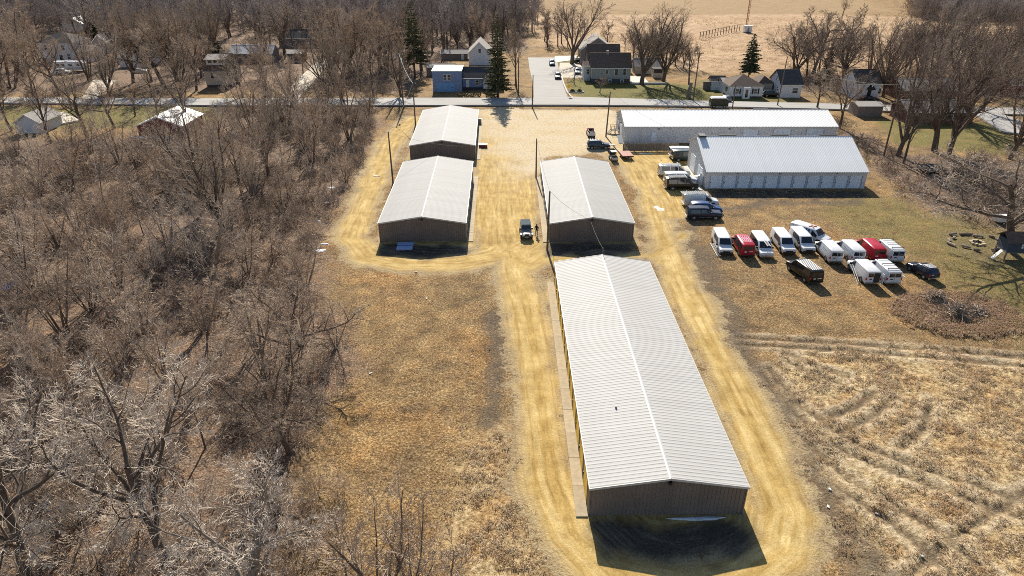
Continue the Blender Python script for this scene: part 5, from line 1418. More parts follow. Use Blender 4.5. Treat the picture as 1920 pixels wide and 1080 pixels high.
# ================================================================== VEHICLES
class Body:
    """car body lofted through stations (x, low, belt, roof, half width at belt, half width at roof); front is +x"""
    def __init__(self, st): self.st = sorted(st, key=lambda s: s[0])
    def at(self, x):
        s = self.st
        if x <= s[0][0]: return s[0]
        for a, b in zip(s[:-1], s[1:]):
            if a[0] <= x <= b[0]:
                t = (x - a[0]) / max(1e-6, b[0] - a[0])
                return tuple(p + (q - p) * t for p, q in zip(a, b))
        return s[-1]
    def ring(self, s):
        x, lo, be, ro, hb, hr = s
        half = [(hb * 0.90, lo), (hb * 0.985, lo + 0.12), (hb, (lo + be) / 2), (hb * 0.985, be), (hr + (hb - hr) * 0.12, ro - 0.10), (hr - 0.08, ro - 0.02), (hr - 0.30, ro)]
        return [(x, -y, z) for y, z in half] + [(x, y, z) for y, z in reversed(half)]
    def mesh(self, mt, name="body"):
        mb = MB()
        k = 14
        for s in self.st: mb.v += self.ring(s)
        n = len(self.st)
        for i in range(n - 1):
            for j in range(k):
                q = (j + 1) % k
                mb.f.append((i * k + j, (i + 1) * k + j, (i + 1) * k + q, i * k + q)); mb.m.append(0)
        mb.f.append(tuple(range(k))); mb.m.append(0)
        mb.f.append(tuple(reversed(range((n - 1) * k, n * k)))); mb.m.append(0)
        return mb.mesh(name, mt, 38)
    def side(self, x, s, sg, off=0.012):
        a = self.at(x)
        _, lo, be, ro, hb, hr = a
        z0, z1 = be, ro - 0.10
        y0, y1 = hb * 0.985, hr + (hb - hr) * 0.12
        return Vector((x, sg * (y0 + (y1 - y0) * s + off), z0 + (z1 - z0) * s))
    def top(self, x, f, off=0.012):
        a = self.at(x)
        return Vector((x, (a[5] - 0.10) * f, a[3] + off))
def patch(quad, th=0.03): return MB().slab(quad, th)
WHEELS = {}
def wheel_meshes(r, w):
    if (r, w) not in WHEELS:
        t, h = MB(), MB()
        prof = [(r * 0.60, -w / 2), (r * 0.93, -w / 2), (r, -w * 0.3), (r, w * 0.3), (r * 0.93, w / 2), (r * 0.60, w / 2)]
        k = 16
        for (a, b) in prof: t.v += [(a * math.cos(2 * math.pi * j / k), b, a * math.sin(2 * math.pi * j / k)) for j in range(k)]
        for i in range(len(prof) - 1):
            for j in range(k):
                q = (j + 1) % k
                t.f.append((i * k + j, i * k + q, (i + 1) * k + q, (i + 1) * k + j)); t.m.append(0)
        h.prism([(r * 0.61 * math.cos(2 * math.pi * j / k), r * 0.61 * math.sin(2 * math.pi * j / k)) for j in range(k)], -w * 0.36, w * 0.36, 'y')
        for j in range(5):
            a = 2 * math.pi * j / 5
            c, s = math.cos(a), math.sin(a)
            for sg in (-1, 1):
                h.prism([(c * r * 0.1 - s * 0.04, s * r * 0.1 + c * 0.04), (c * r * 0.1 + s * 0.04, s * r * 0.1 - c * 0.04), (c * r * 0.52 + s * 0.03, s * r * 0.52 - c * 0.03), (c * r * 0.52 - s * 0.03, s * r * 0.52 + c * 0.03)], sg * w * 0.37, sg * w * 0.42, 'y')
        WHEELS[(r, w)] = (t.mesh("tyre", M_black, 40), h.mesh("rim", M_rim))
    return WHEELS[(r, w)]
def add_wheels(t, xs, y, r, w=0.24):
    tm, hm = wheel_meshes(r, w)
    for x in xs:
        for sg in (-1, 1):
            o = link("wheel", tm, t, (x, sg * (y - w / 2 + 0.02), r))
            link("rim", hm, o)
            arch = MB()
            k = 10
            ro, ri = r + 0.10, r - 0.02
            for j in range(k):
                a0, a1 = math.pi * j / k, math.pi * (j + 1) / k
                pr = [(x + ro * math.cos(a0), r + ro * math.sin(a0)), (x + ro * math.cos(a1), r + ro * math.sin(a1)), (x + ri * math.cos(a1), r + ri * math.sin(a1)), (x + ri * math.cos(a0), r + ri * math.sin(a0))]
                arch.prism(pr, sg * (y - 0.3), sg * (y + 0.006), 'y')
            arch.build("wheel_arch", M_black, t)
def place(t, x, y, head):
    t.location = (x, y, gz1(x, y) - 0.01)
    t.rotation_euler = (0, 0, R(head))
VAN = Body([(2.86, .42, .66, .86, .84, .80), (2.80, .36, .74, 1.00, .93, .90), (2.30, .34, .88, 1.10, .98, .95), (1.78, .34, 1.02, 1.20, 1.00, .95), (1.05, .34, 1.10, 2.02, 1.01, .84), (0.55, .34, 1.10, 2.10, 1.01, .85), (-1.2, .34, 1.10, 2.12, 1.01, .86), (-2.70, .36, 1.10, 2.10, 1.00, .84), (-2.86, .44, 1.08, 2.02, .96, .80)])
MINI = Body([(2.52, .36, .56, .72, .76, .70), (2.42, .30, .66, .86, .90, .84), (1.60, .28, .88, 1.06, .96, .90), (1.25, .28, .94, 1.14, .97, .88), (0.35, .28, 1.00, 1.72, .98, .74), (-0.5, .28, 1.02, 1.80, .98, .76), (-2.1, .30, 1.04, 1.78, .96, .75), (-2.40, .34, 1.0, 1.60, .94, .76), (-2.52, .40, .96, 1.10, .90, .80)])
SUV = Body([(2.38, .42, .66, .84, .78, .70), (2.28, .38, .78, .98, .90, .84), (1.25, .36, .96, 1.12, .94, .88), (1.05, .36, .98, 1.15, .95, .86), (0.35, .36, 1.04, 1.70, .95, .70), (-0.4, .36, 1.05, 1.78, .95, .72), (-1.9, .38, 1.06, 1.74, .94, .70), (-2.28, .42, 1.04, 1.30, .92, .74), (-2.36, .46, 1.0, 1.10, .88, .74)])
BIGSUV = Body([(2.75, .46, .74, .96, .84, .78), (2.66, .42, .90, 1.08, .95, .90), (1.55, .40, 1.06, 1.20, 1.00, .94), (1.30, .40, 1.08, 1.23, 1.00, .92), (0.55, .40, 1.12, 1.84, 1.0, .76), (-0.4, .40, 1.12, 1.92, 1.0, .78), (-2.45, .42, 1.12, 1.88, .99, .77), (-2.68, .46, 1.10, 1.50, .97, .80), (-2.76, .50, 1.0, 1.15, .92, .80)])
SEDAN = Body([(2.35, .36, .52, .68, .74, .66), (2.22, .30, .62, .80, .86, .80), (1.15, .28, .82, .94, .90, .84), (0.9, .28, .84, .97, .90, .82), (0.10, .28, .88, 1.40, .90, .62), (-0.6, .28, .90, 1.45, .90, .64), (-1.35, .28, .90, 1.36, .90, .64), (-1.85, .30, .88, 1.02, .88, .78), (-2.3, .36, .80, .96, .82, .74)])
JEEP = Body([(1.98, .50, .70, .98, .62, .58), (1.92, .46, .80, 1.06, .70, .66), (0.85, .46, 1.00, 1.14, .78, .74), (0.72, .46, 1.02, 1.18, .79, .76), (0.40, .46, 1.06, 1.78, .80, .72), (-0.4, .46, 1.06, 1.86, .80, .74), (-1.80, .48, 1.06, 1.84, .80, .74), (-1.95, .52, 1.04, 1.78, .78, .72)])
def vehicle(name, label, cat, body, mt, x, y, head, screen, sides, rear=None, wheels=(1.75, -1.75), wr=0.37, wy=1.0, rack=None, plate=True, group=None, roofm=None, mirrors=True, front_dark=True):
    t = thing(name, label, cat, (0, 0, 0), 0, group)
    b = link("body", body.mesh(mt), t)
    x1, x0 = screen        # lower (forward) and upper (rearward) edge of the windscreen
    lo, hi = x1 - (x1 - x0) * 0.08, x0 + (x1 - x0) * 0.08
    nrm = Vector((0.6, 0, 0.8)) * 0.012
    q = [body.top(lo, -0.98, 0) + nrm, body.top(lo, 0.98, 0) + nrm, body.top(hi, 0.93, 0) + nrm, body.top(hi, -0.93, 0) + nrm]
    patch(q, 0.03).build("windscreen", M_glass, t)
    for (a, c, s0, s1) in sides:
        for sg in (-1, 1):
            q = [body.side(a, s0, sg), body.side(c, s0, sg), body.side(c, s1, sg), body.side(a, s1, sg)]
            if sg < 0: q = [body.side(c, s0, sg), body.side(a, s0, sg), body.side(a, s1, sg), body.side(c, s1, sg)]
            if (a > c): q = [q[1], q[0], q[3], q[2]]
            q = [q[0], q[1], q[2], q[3]]
            m = MB().slab(q, 0.025)
            n = len(m.v)
            m.build("side_window", M_glass, t)
    xr = body.st[0][0]; sr = body.st[0]
    if rear == 'van':
        for sg in (-1, 1):
            a, c = sorted((sg * 0.05, sg * 0.72))
            MB().box(xr - 0.015, xr + 0.02, a, c, 1.28, 1.82).build("rear_window", M_glass, t)
        MB().box(xr - 0.012, xr + 0.02, -0.012, 0.012, 0.6, 1.9).build("door_seam", M_dark_trim, t)
    elif rear:
        (xa, xb, f) = rear
        ra, rb = body.at(xa), body.at(xb)
        q = [Vector((xa - 0.015, -(ra[5] - 0.1) * f, ra[3])), Vector((xa - 0.015, (ra[5] - 0.1) * f, ra[3])), Vector((xb - 0.015, (rb[5] - 0.1) * f, rb[3])), Vector((xb - 0.015, -(rb[5] - 0.1) * f, rb[3]))]
        q = [q[1], q[0], q[3], q[2]]
        for p in q: p.z += 0.012
        MB().slab(q, 0.03).build("rear_window", M_glass, t)
    xf = body.st[-1][0]; sf = body.st[-1]
    for sg in (-1, 1):
        MB().box(xf - 0.10, xf + 0.012, *sorted((sg * sf[4] * 0.62, sg * sf[4] * 0.98)), sf[2] - 0.02, sf[3] - 0.05).build("headlight", M_lamp, t)
        MB().box(xr - 0.014, xr + 0.10, *sorted((sg * sr[4] * 0.86, sg * (sr[4] * 1.0 + 0.01))), sr[2] * 0.82, sr[2] * 1.12).build("tail_light", M_red_lamp, t)
    MB().box(xf - 0.08, xf + 0.016, -sf[4] * 0.58, sf[4] * 0.58, sf[2] - 0.06, sf[3] - 0.08).build("grille", M_dark_trim if front_dark else M_chrome, t)
    lo_ = sf[1]
    MB().box(xf - 0.10, xf + 0.09, -sf[4] * 1.02, sf[4] * 1.02, lo_ - 0.02, lo_ + 0.2).build("front_bumper", M_dark_trim if front_dark else M_chrome, t)
    MB().box(xr - 0.10, xr + 0.10, -sr[4] * 1.0, sr[4] * 1.0, sr[1] - 0.04, sr[1] + 0.14).build("rear_bumper", M_chrome if mt in (P_white, P_navy, P_blue) else M_dark_trim, t)
    if plate:
        MB().box(xr - 0.02, xr + 0.02, 0.18, 0.50, 0.92, 1.08).build("number_plate", M_slate_plate if mt is P_white else M_plate, t)
    if mirrors:
        xm = x1 - 0.35
        for sg in (-1, 1):
            a = body.side(xm, 0.12, sg, 0.0)
            MB().box(xm - 0.08, xm + 0.10, *sorted((a.y, a.y + sg * 0.22)), a.z, a.z + 0.25).build("mirror", M_dark_trim, t)
    add_wheels(t, wheels, wy, wr)
    place(t, x, y, head)
    if rack: rack(t, body)
    return t
M_slate_plate = mat("dark_plate", (0.05, 0.06, 0.08), 0.5)
M_ladder = mat("aluminium_ladder", (0.62, 0.62, 0.60), 0.4, var=0.08)
M_decal_w = mat("white_decal", (0.72, 0.72, 0.72), 0.5, var=0.04)
M_decal_b = mat("blue_decal", (0.03, 0.10, 0.33), 0.5, var=0.08)
M_decal_r = mat("faded_red_decal", (0.42, 0.20, 0.15), 0.6, var=0.25, scale=8)
M_decal_pk = mat("pink_decal", (0.62, 0.35, 0.45), 0.5, var=0.1)
def ladder(mb, x0, x1, y, z, w=0.42, rung=0.35, r=0.035):
    for s in (0, w): mb.box(x0, x1, y + s - r, y + s + r, z, z + 0.09)
    n = int((x1 - x0) / rung)
    for k in range(n): mb.box(x0 + (k + 0.5) * rung - 0.025, x0 + (k + 0.5) * rung + 0.025, y + r, y + w - r, z + 0.02, z + 0.07)
def rack_bars(t, b, mt=M_ladder, bars=(0.6, -0.8, -2.3), z=2.12, ladders=0, dark=False, length=(-2.7, 0.9)):
    m = MB()
    for x in bars:
        m.box(x - 0.035, x + 0.035, -0.82, 0.82, z + 0.12, z + 0.18)
        for sg in (-1, 1): m.box(x - 0.03, x + 0.03, *sorted((sg * 0.76, sg * 0.82)), z - 0.10, z + 0.12)
    m.build("roof_rack", mt, t)
    for k in range(ladders):
        m = MB(); ladder(m, length[0], length[1], -0.72 + k * 0.62, z + 0.185)
        m.build("ladder", M_ladder, t)
def rk(ladders=0, mt=M_ladder, length=(-2.7, 0.9), bars=(0.6, -0.8, -2.3)): return lambda t, b: rack_bars(t, b, mt, bars, 2.12, ladders, False, length)
CAB = (1.5, 0.62, 0.06, 0.92)
def cargo(label, px, py, away, head, mt=P_white, wins=(), rack=None, decals=None, name='cargo_van', flen=2.86, dark=True):
    """px,py: foot of the end that faces the camera"""
    x, y = G(px, py)
    h = R(head)
    sg = 1 if away else -1
    x += sg * flen * math.cos(h); y += sg * flen * math.sin(h)
    t = vehicle(name, label, 'van', VAN, mt, x, y, head, (1.78, 1.05), [CAB] + list(wins), 'van', wheels=(1.85, -1.75), wr=0.38, wy=1.0, rack=rack, group='vans parked on the grass', front_dark=dark)
    if decals: decals(t)
    return t
W2 = ((0.45, -0.35, 0.2, 0.88), (-0.5, -1.2, 0.2, 0.88))
WP = ((0.45, -0.9, 0.1, 0.9), (-1.05, -2.55, 0.1, 0.9))
def side_mark(y_, xs, z0, z1, mt, nm='lettering'):
    def f(t):
        for sg in y_:
            m = MB()
            for (a, b) in xs:
                q = [VAN.side(a, z0, sg), VAN.side(b, z0, sg), VAN.side(b, z1, sg), VAN.side(a, z1, sg)]
                if sg * (b - a) > 0: q = [q[1], q[0], q[3], q[2]]
                m.slab(q, 0.02)
            m.build(nm, mt, t)
    return f
M_letter_grey = mat("grey_lettering", (0.42, 0.48, 0.58), 0.5)
def rear_mark(xs, z0, z1, mt):
    def f(t):
        m = MB()
        for a, b in xs: m.box(-2.885, -2.85, a, b, z0, z1)
        m.build("lettering", mt, t)
    return f
letter_bars = [(-0.2 - 0.14 * k, -0.29 - 0.14 * k) for k in range(9)]
def lettered(t): side_mark((1,), letter_bars, 0.42, 0.55, M_letter_grey)(t); side_mark((1,), letter_bars[:7], 0.22, 0.32, M_letter_grey)(t)
def red_roof(t):
    m = MB()
    for y0 in (-0.52, -0.26, 0.0, 0.26, 0.5): m.box(-1.9, 0.1, y0 - 0.05, y0 + 0.05, 2.125, 2.15)
    for x0 in (-1.9, -0.9, 0.02): m.box(x0, x0 + 0.1, -0.55, 0.55, 2.151, 2.17)
    m.build("roof_stripes", M_decal_pk, t)
    rear_mark([(-0.62, -0.5), (-0.48, -0.38), (-0.36, -0.26), (-0.24, -0.14), (0.3, 0.5)], 1.0, 1.12, M_decal_w)(t)
def black_roof(t):
    m = MB()
    for y0 in (-0.62, -0.38, -0.14, 0.10, 0.34, 0.58): m.box(-2.55, 0.55, y0 - 0.065, y0 + 0.065, 2.128, 2.15)
    m.build("roof_stripes", M_decal_w, t)
    rear_mark([(-0.66, -0.55), (-0.53, -0.43), (-0.41, -0.31), (-0.29, -0.2), (-0.18, -0.08)], 0.95, 1.07, M_decal_w)(t)
    side_mark((1,), [(-2.1, -2.4)], 0.62, 0.78, M_decal_w)(t)
def blue_decals(t):
    side_mark((-1,), [(-2.5 + 0.16 * k, -2.4 + 0.16 * k) for k in range(9)], 0.72, 0.86, M_decal_b)(t)
    side_mark((-1,), [(-1.0, -0.55), (-0.4, -0.1), (0.05, 0.3)], 0.55, 0.92, M_decal_b, 'emblem')(t)
    side_mark((-1,), [(-0.65, -0.5), (-0.1, 0.05)], 0.12, 0.3, M_decal_b, 'emblem')(t)
    m = MB()
    for a, b in (((0.55, -0.5), (-0.3, 0.4)), ((0.5, 0.45), (-0.2, -0.5))):
        p, q = Vector((a[0], a[1], 2.15)), Vector((b[0], b[1], 2.15))
        d = (q - p).normalized(); n = Vector((-d.y, d.x, 0)) * 0.12
        m.slab([p - n, q - n, q + n, p + n], 0.04)
        m.slab([p - n, p + n, q + n, q - n], 0.04)
    m.build("roof_decal", M_decal_r, t)
TOW = dict(away=False)
# --- first row, noses to the camera
cargo('white cargo van at the left end of the grass row, next to the red van', 1361, 480, False, -93, wins=W2)
cargo('red van with pink roof stripes parked backwards in the front row', 1401, 484, True, 88, P_red, wins=WP, decals=red_roof, rack=None)
cargo('white passenger van just right of the striped red van', 1437, 486, False, -92, wins=WP, rack=None, dark=False)
cargo('white van fourth in the front row, with rust at its roof edge', 1479, 479, False, -91, wins=W2)
cargo('white van with dark grille at the right end of the front row', 1516, 477, False, -90, wins=W2)
xv = cargo('white van with blue side emblems and a faded cross on its roof', 1551, 460, False, -52, decals=blue_decals)
# --- second row, tails to the camera
cargo('white lettered van nearest the emblem van, tail to the camera', 1566, 496, True, 89, decals=lettered)
cargo('white lettered van between the plain white van and the bright red van', 1607, 495, True, 90, decals=lettered)
cargo('bright red van in the second row between two white vans', 1645, 492, True, 89, P_red, decals=rear_mark([(0.1, 0.4)], 0.92, 1.0, M_decal_w))
cargo('white van with dark roof rack at the right end of the second row', 1680, 495, True, 90, rack=rk(0, M_dark_trim))
vo = cargo('white van with one rear door open and ladder leaning on its side', 1634, 537, True, 89)
MB().box(-2.91, -2.86, -0.75, -0.03, 0.6, 1.86).build("open_rear_bay", M_dark_trim, vo)
MB().box(-3.45, -2.86, -0.98, -0.93, 0.55, 1.9).build("rear_door", P_white, vo)
m = MB()
for dz in (0.0, 0.4): m.tube([(-2.4, 1.55 - dz * 0.1, 0.05 + dz), (0.8, 1.2 - dz * 0.1, 1.0 + dz)], 0.035, 5)
for k in range(8): m.tube([(-2.2 + 0.4 * k, 1.53 - 0.044 * k, 0.11 + 0.119 * k), (-2.2 + 0.4 * k, 1.49 - 0.044 * k, 0.5 + 0.119 * k)], 0.02, 4)
lx, ly, lz = vo.location
lad = thing('ladder', 'white ladder leaning against the van with the open rear door', 'ladder', (lx, ly, lz), vo.rotation_euler.z)
m.build('rail', M_ladder, lad)
cargo('white van with dark roof rack and a long pale ladder on its right side', 1673, 537, True, 90, rack=rk(0, M_dark_trim))
x_, y_ = G(1673, 537)
l2 = thing('ladder', 'long pale ladder carried on the right side of the racked white van', 'ladder', (x_ + 1.15, y_ + 2.3, 1.35), R(90))
m = MB(); ladder(m, -2.6, 2.6, 0, 0, 0.4); m.build('rail', M_ladder, l2)
vb = cargo('black van with white roof stripes alone in front of the rows', 1529, 535, True, 101, P_black, wins=WP, decals=black_roof)
l3 = thing('ladder', 'pale ladder lying along the ground left of the leftmost white van', 'ladder', (G(1338, 470)[0], G(1338, 470)[1], 0.12), R(-92))
m = MB(); ladder(m, -2.2, 2.2, 0, 0, 0.4); m.build('rail', M_ladder, l3)
l4 = thing('ladder', 'pale ladder held on racks between the red van and the white passenger van', 'ladder', (G(1424, 470)[0], G(1424, 470)[1], 1.9), R(-92))
m = MB(); ladder(m, -2.8, 2.8, 0, 0, 0.4); m.build('rail', M_ladder, l4)
# --- beside the white buildings, noses to the right
def parked(label, px, py, body, mt, wins, screen, L, head=0, name='parked_van', cat='van', rack=None, rear='van', wheels=(1.85, -1.75), wr=0.38, wy=1.0, group='vehicles beside the white buildings', dark=True):
    """px,py: foot of the near rear wheel line at the tail end"""
    x, y = G(px, py)
    h = R(head)
    x += L * math.cos(h) - math.sin(h) * wy; y += L * math.sin(h) + math.cos(h) * wy
    return vehicle(name, label, cat, body, mt, x, y, head, screen, wins, rear, wheels, wr, wy, rack, True, group, front_dark=dark)
VS = (1.78, 1.05)
parked('white passenger van with roof rack, farthest of the three beside the white wall', 1236, 332, VAN, P_white_dirty, [CAB] + list(WP), VS, 2.9, 2, rack=rk(1, M_decal_w))
parked('white van half hidden between the racked passenger van and the black van', 1247, 347, VAN, P_white, [CAB], VS, 2.9, 1)
parked('black van with white roof ladder racks by the white building corner', 1249, 357, VAN, P_black, [CAB] + list(WP), VS, 2.9, 3, rack=rk(2, M_decal_w, (-2.5, 0.5)))
parked('white work van with a long ladder overhanging its roof beside the blue car', 1282, 389, VAN, P_white, [CAB], VS, 2.9, 1, rack=rk(2, M_decal_w, (-3.4, 0.6)))
parked('blue car between the ladder van and the navy estate', 1296, 402, MINI, P_blue, [(1.0, 0.45, 0.05, 0.85), (0.2, -0.7, 0.05, 0.88), (-0.85, -2.0, 0.05, 0.88)], (1.25, 0.35), 2.5, 1, name='parked_car', cat='car', rear=(-2.5, -2.15, 0.9), wheels=(1.55, -1.45), wr=0.34, wy=0.97)
nv = parked('navy estate with dark windows nearest the camera beside the drive', 1287, 413, BIGSUV, P_navy, [(1.0, 0.5, 0.05, 0.85), (0.3, -0.6, 0.05, 0.88), (-0.75, -2.2, 0.05, 0.88)], (1.30, 0.55), 2.8, -1, name='parked_car', cat='car', rear=(-2.7, -2.46, 0.9), wheels=(1.75, -1.65), wr=0.40, wy=0.99)
MB().box(-1.0, 1.1, -1.012, -0.96, 0.52, 0.6).build("running_board", M_chrome, nv)
parked('white van with its nose hidden behind the corner of the eleven-door building', 1256, 297, VAN, P_white, [CAB], VS, 2.9, 0)
parked('dark green van half hidden behind the corner of the eleven-door building', 1261, 303, VAN, P_green, [CAB] + list(WP), VS, 2.9, 0)
parked('slate blue car with white roof bars parked near the long white building', 1101, 280, SUV, P_slate, [(0.95, 0.35, 0.05, 0.85), (0.2, -0.7, 0.05, 0.88), (-0.85, -1.9, 0.05, 0.88)], (1.05, 0.35), 2.4, 0, name='parked_car', cat='car', rear=(-2.35, -1.95, 0.9), wheels=(1.45, -1.4), wr=0.38, wy=0.94, rack=lambda t, b: [MB().box(x - 0.06, x + 0.06, -0.66, 0.66, 1.78, 1.86).build("roof_bar", M_decal_w, t) for x in (0.0, -0.6, -1.2, -1.7)])
# dark estate on the grass, tail to the camera
x_, y_ = G(1752, 529)
h_ = R(103)
nv2 = vehicle('parked_car', 'dark navy estate parked alone on the grass near the brush heap', 'car', SUV, P_navy, x_ + 2.3 * math.cos(h_), y_ + 2.3 * math.sin(h_), 103, (1.05, 0.35), [(0.95, 0.35, 0.05, 0.85), (0.2, -0.7, 0.05, 0.88), (-0.85, -1.9, 0.05, 0.88)], (-2.35, -1.95, 0.9), (1.45, -1.4), 0.38, 0.94, rack=lambda t, b: [MB().box(x - 0.10, x + 0.10, -0.62, 0.62, 1.785, 1.82).build("roof_bar", M_decal_w, t) for x in (-0.5, -0.85, -1.2, -1.55)])
nv2.scale = (0.88, 0.92, 0.94)
# silver jeep in the aisle
x_, y_ = G(989, 451)
jp = vehicle('off_road_car', 'silver off-road car with dark windscreen facing the camera in the gravel aisle', 'car', JEEP, P_silver, x_ - 0.2, y_ + 2.0, -87, (0.72, 0.40), [(0.2, -0.55, 0.05, 0.88), (-0.7, -1.7, 0.05, 0.88)], (-1.93, -1.80, 0.8), (1.25, -1.2), 0.40, 0.88, mirrors=True, front_dark=True)
for sg in (-1, 1):
    MB().prism([(1.85, 0.72), (1.75, 0.90), (0.95, 0.92), (0.80, 0.62), (0.9, 0.6), (1.0, 0.8), (1.7, 0.8)], sg * 0.66, sg * 0.95, 'y').build("fender", P_silver, jp)
    MB().box(1.95, 2.05, *sorted((sg * 0.3, sg * 0.55)), 0.82, 1.04).build("round_lamp", M_lamp, jp)
MB().box(-1.78, 0.36, -0.70, 0.70, 1.84, 1.89).build("hard_top", mat("matte_grey_top", (0.10, 0.125, 0.14), 0.95, spec=0.05), jp)
MB().box(2.06, 2.10, -0.26, 0.26, 0.56, 0.68).build("number_plate", M_plate, jp)
# street and far vehicles
def street(label, px, py, body, mt, head, wins, screen, rear, wheels, wr, wy, name='parked_car', cat='car', **k):
    x, y = G(px, py)
    return vehicle(name, label, cat, body, mt, x, y, head, screen, wins, rear, wheels, wr, wy, None, True, 'cars parked along the streets', **k)
SW = [(0.95, 0.35, 0.05, 0.85), (0.2, -0.7, 0.05, 0.88), (-0.85, -1.9, 0.05, 0.88)]
street('teal car parked at the kerb near the end of the side street', 1035, 122, SUV, P_teal, -91, SW, (1.05, 0.35), (-2.35, -1.95, 0.9), (1.45, -1.4), 0.38, 0.94)
street('black car with pale roof on the side street by the driveway', 1046, 147, SUV, P_black, -92, SW, (1.05, 0.35), (-2.35, -1.95, 0.9), (1.45, -1.4), 0.38, 0.94)
street('white car on the driveway beside the grey-green house', 1083, 138, SUV, P_white, -96, SW, (1.05, 0.35), (-2.35, -1.95, 0.9), (1.45, -1.4), 0.38, 0.94)
street('silver car in front of the white bungalow by the road', 1358, 190, SUV, P_silver, 100, SW, (1.05, 0.35), (-2.35, -1.95, 0.9), (1.45, -1.4), 0.38, 0.94)
street('dark car parked right of the white bungalow', 1446, 181, SUV, P_black, -8, SW, (1.05, 0.35), (-2.35, -1.95, 0.9), (1.45, -1.4), 0.38, 0.94)
street('white car in front of the long camper at the upper left', 120, 139, SUV, P_white, 4, SW, (1.05, 0.35), (-2.35, -1.95, 0.9), (1.45, -1.4), 0.38, 0.94)
street('white car by the low white house behind the leaning oak', 262, 136, SEDAN, P_white, 6, [(0.75, 0.1, 0.05, 0.85), (0.0, -1.2, 0.05, 0.85)], (0.9, 0.10), (-1.82, -1.38, 0.9), (1.4, -1.4), 0.33, 0.88)
street('dark car under the blue-white house at the right', 1630, 189, SEDAN, P_black, 4, [(0.75, 0.1, 0.05, 0.85), (0.0, -1.2, 0.05, 0.85)], (0.9, 0.10), (-1.82, -1.38, 0.9), (1.4, -1.4), 0.33, 0.88)
# camper trailer
cx, cy = G(126, 136)
cmp_ = thing('camper_trailer', 'long white camper trailer parked before the white two-storey house', 'camper', (cx, cy + 2.6, 0), R(2))
MB().prism([(-4.6, 0.6), (4.6, 0.6), (4.9, 1.2), (4.9, 2.6), (4.4, 3.15), (-4.4, 3.15), (-4.9, 2.7), (-4.9, 1.0)], -1.25, 1.25, 'y').build('body', P_white, cmp_)
MB().prism([(-4.6, 1.05), (4.7, 1.05), (4.7, 1.3), (-4.6, 1.3)], -1.262, -1.245, 'y').build('stripe', M_decal_b, cmp_)
for xx in (-3.9, -2.2, 0.2, 2.6): MB().box(xx, xx + 1.1, -1.275, -1.24, 1.75, 2.45).build('window', M_glass, cmp_)
MB().box(-0.9, -0.2, -1.27, -1.24, 0.75, 2.6).build('door', M_frame, cmp_)
MB().box(-1.2, -0.2, -0.45, 0.45, 3.15, 3.42).build('air_conditioner', M_frame, cmp_)
add_wheels(cmp_, (-0.45, 0.45), 1.22, 0.36)
# open utility vehicle, carts and trailer near the long white building
ux_, uy_ = G(1109, 259)
uv = thing('open_pickup', 'small white open pickup with dark bed beside the slate blue car', 'pickup', (ux_, uy_ + 1.8, 0), R(92))
MB().box(-1.8, 0.3, -0.75, 0.75, 0.5, 0.62).build('bed_floor', M_dark_trim, uv)
for sg in (-1, 1): MB().box(-1.8, 0.3, *sorted((sg * 0.70, sg * 0.78)), 0.621, 1.05).build('bed_side', P_white_dirty, uv)
MB().box(-1.85, -1.78, -0.78, 0.78, 0.55, 1.02).build('tailgate', P_white_dirty, uv)
MB().prism([(0.3, 0.45), (1.9, 0.45), (1.9, 0.9), (1.15, 1.0), (0.9, 1.62), (0.35, 1.66), (0.3, 1.0)], -0.76, 0.76, 'y').build('cab', P_red, uv)
MB().box(0.285, 0.30, -0.62, 0.62, 1.1, 1.55).build('rear_window', M_glass, uv)
m = MB()
for sg in (-1, 1): m.tube([(-1.7, sg * 0.7, 1.0), (-1.6, sg * 0.68, 1.5), (0.2, sg * 0.68, 1.65)], 0.035, 5)
m.tube([(-1.6, -0.68, 1.5), (-1.6, 0.68, 1.5)], 0.035, 5).build('roll_bar', M_decal_w, uv)
MB().box(-1.3, -0.5, -0.45, 0.35, 0.621, 1.1).build('load', M_black, uv)
add_wheels(uv, (-1.15, 1.3), 0.78, 0.34)
for k, (px, py, hd, mt, lab) in enumerate([(1148, 290, 95, M_dark_trim, 'small dark utility cart behind the white one near the red trailer'), (1151, 303, 100, P_white_dirty, 'small white and black utility cart next to the red trailer')]):
    x_, y_ = G(px, py)
    t = thing('utility_cart', lab, 'cart', (x_, y_ + 1.0, 0), R(hd))
    MB().prism([(-1.25, 0.35), (1.25, 0.35), (1.25, 0.62), (0.75, 0.80), (0.5, 0.50), (-0.3, 0.50), (-0.35, 0.85), (-1.25, 0.85)], -0.6, 0.6, 'y').build('body', mt, t)
    MB().box(-0.28, 0.15, -0.5, 0.5, 0.50, 0.78).build('seat', M_black, t)
    m = MB()
    for sx in (-0.35, 0.65):
        for sg in (-1, 1): m.tube([(sx, sg * 0.55, 0.6), (sx * 0.8, sg * 0.5, 1.75)], 0.03, 5)
    m.build('roof_posts', M_black, t)
    MB().box(-0.55, 0.65, -0.58, 0.58, 1.75, 1.82).build('roof', P_white_dirty if k else M_dark_trim, t)
    MB().box(-1.2, -0.4, -0.52, 0.52, 0.851, 1.0).build('cargo_box', M_black, t)
    add_wheels(t, (-0.8, 0.85), 0.62, 0.27, 0.2)
x_, y_ = G(1176, 300)
tr = thing('flatbed_trailer', 'faded red flatbed trailer parked by the white building fence', 'trailer', (x_, y_ + 1.9, 0), R(-84))
M_red_deck = mat("faded_red_deck", (0.42, 0.20, 0.16), 0.85, col2=(0.52, 0.30, 0.26), scale=2, objvar=0.12)
for k in range(9): MB().box(-1.8 + k * 0.4, -1.42 + k * 0.4, -1.1, 1.1, 0.72, 0.80).build('deck_plank', M_red_deck, tr)
m = MB()
for sg in (-1, 1): m.box(-1.8, 1.8, *sorted((sg * 1.0, sg * 1.12)), 0.55, 0.719)
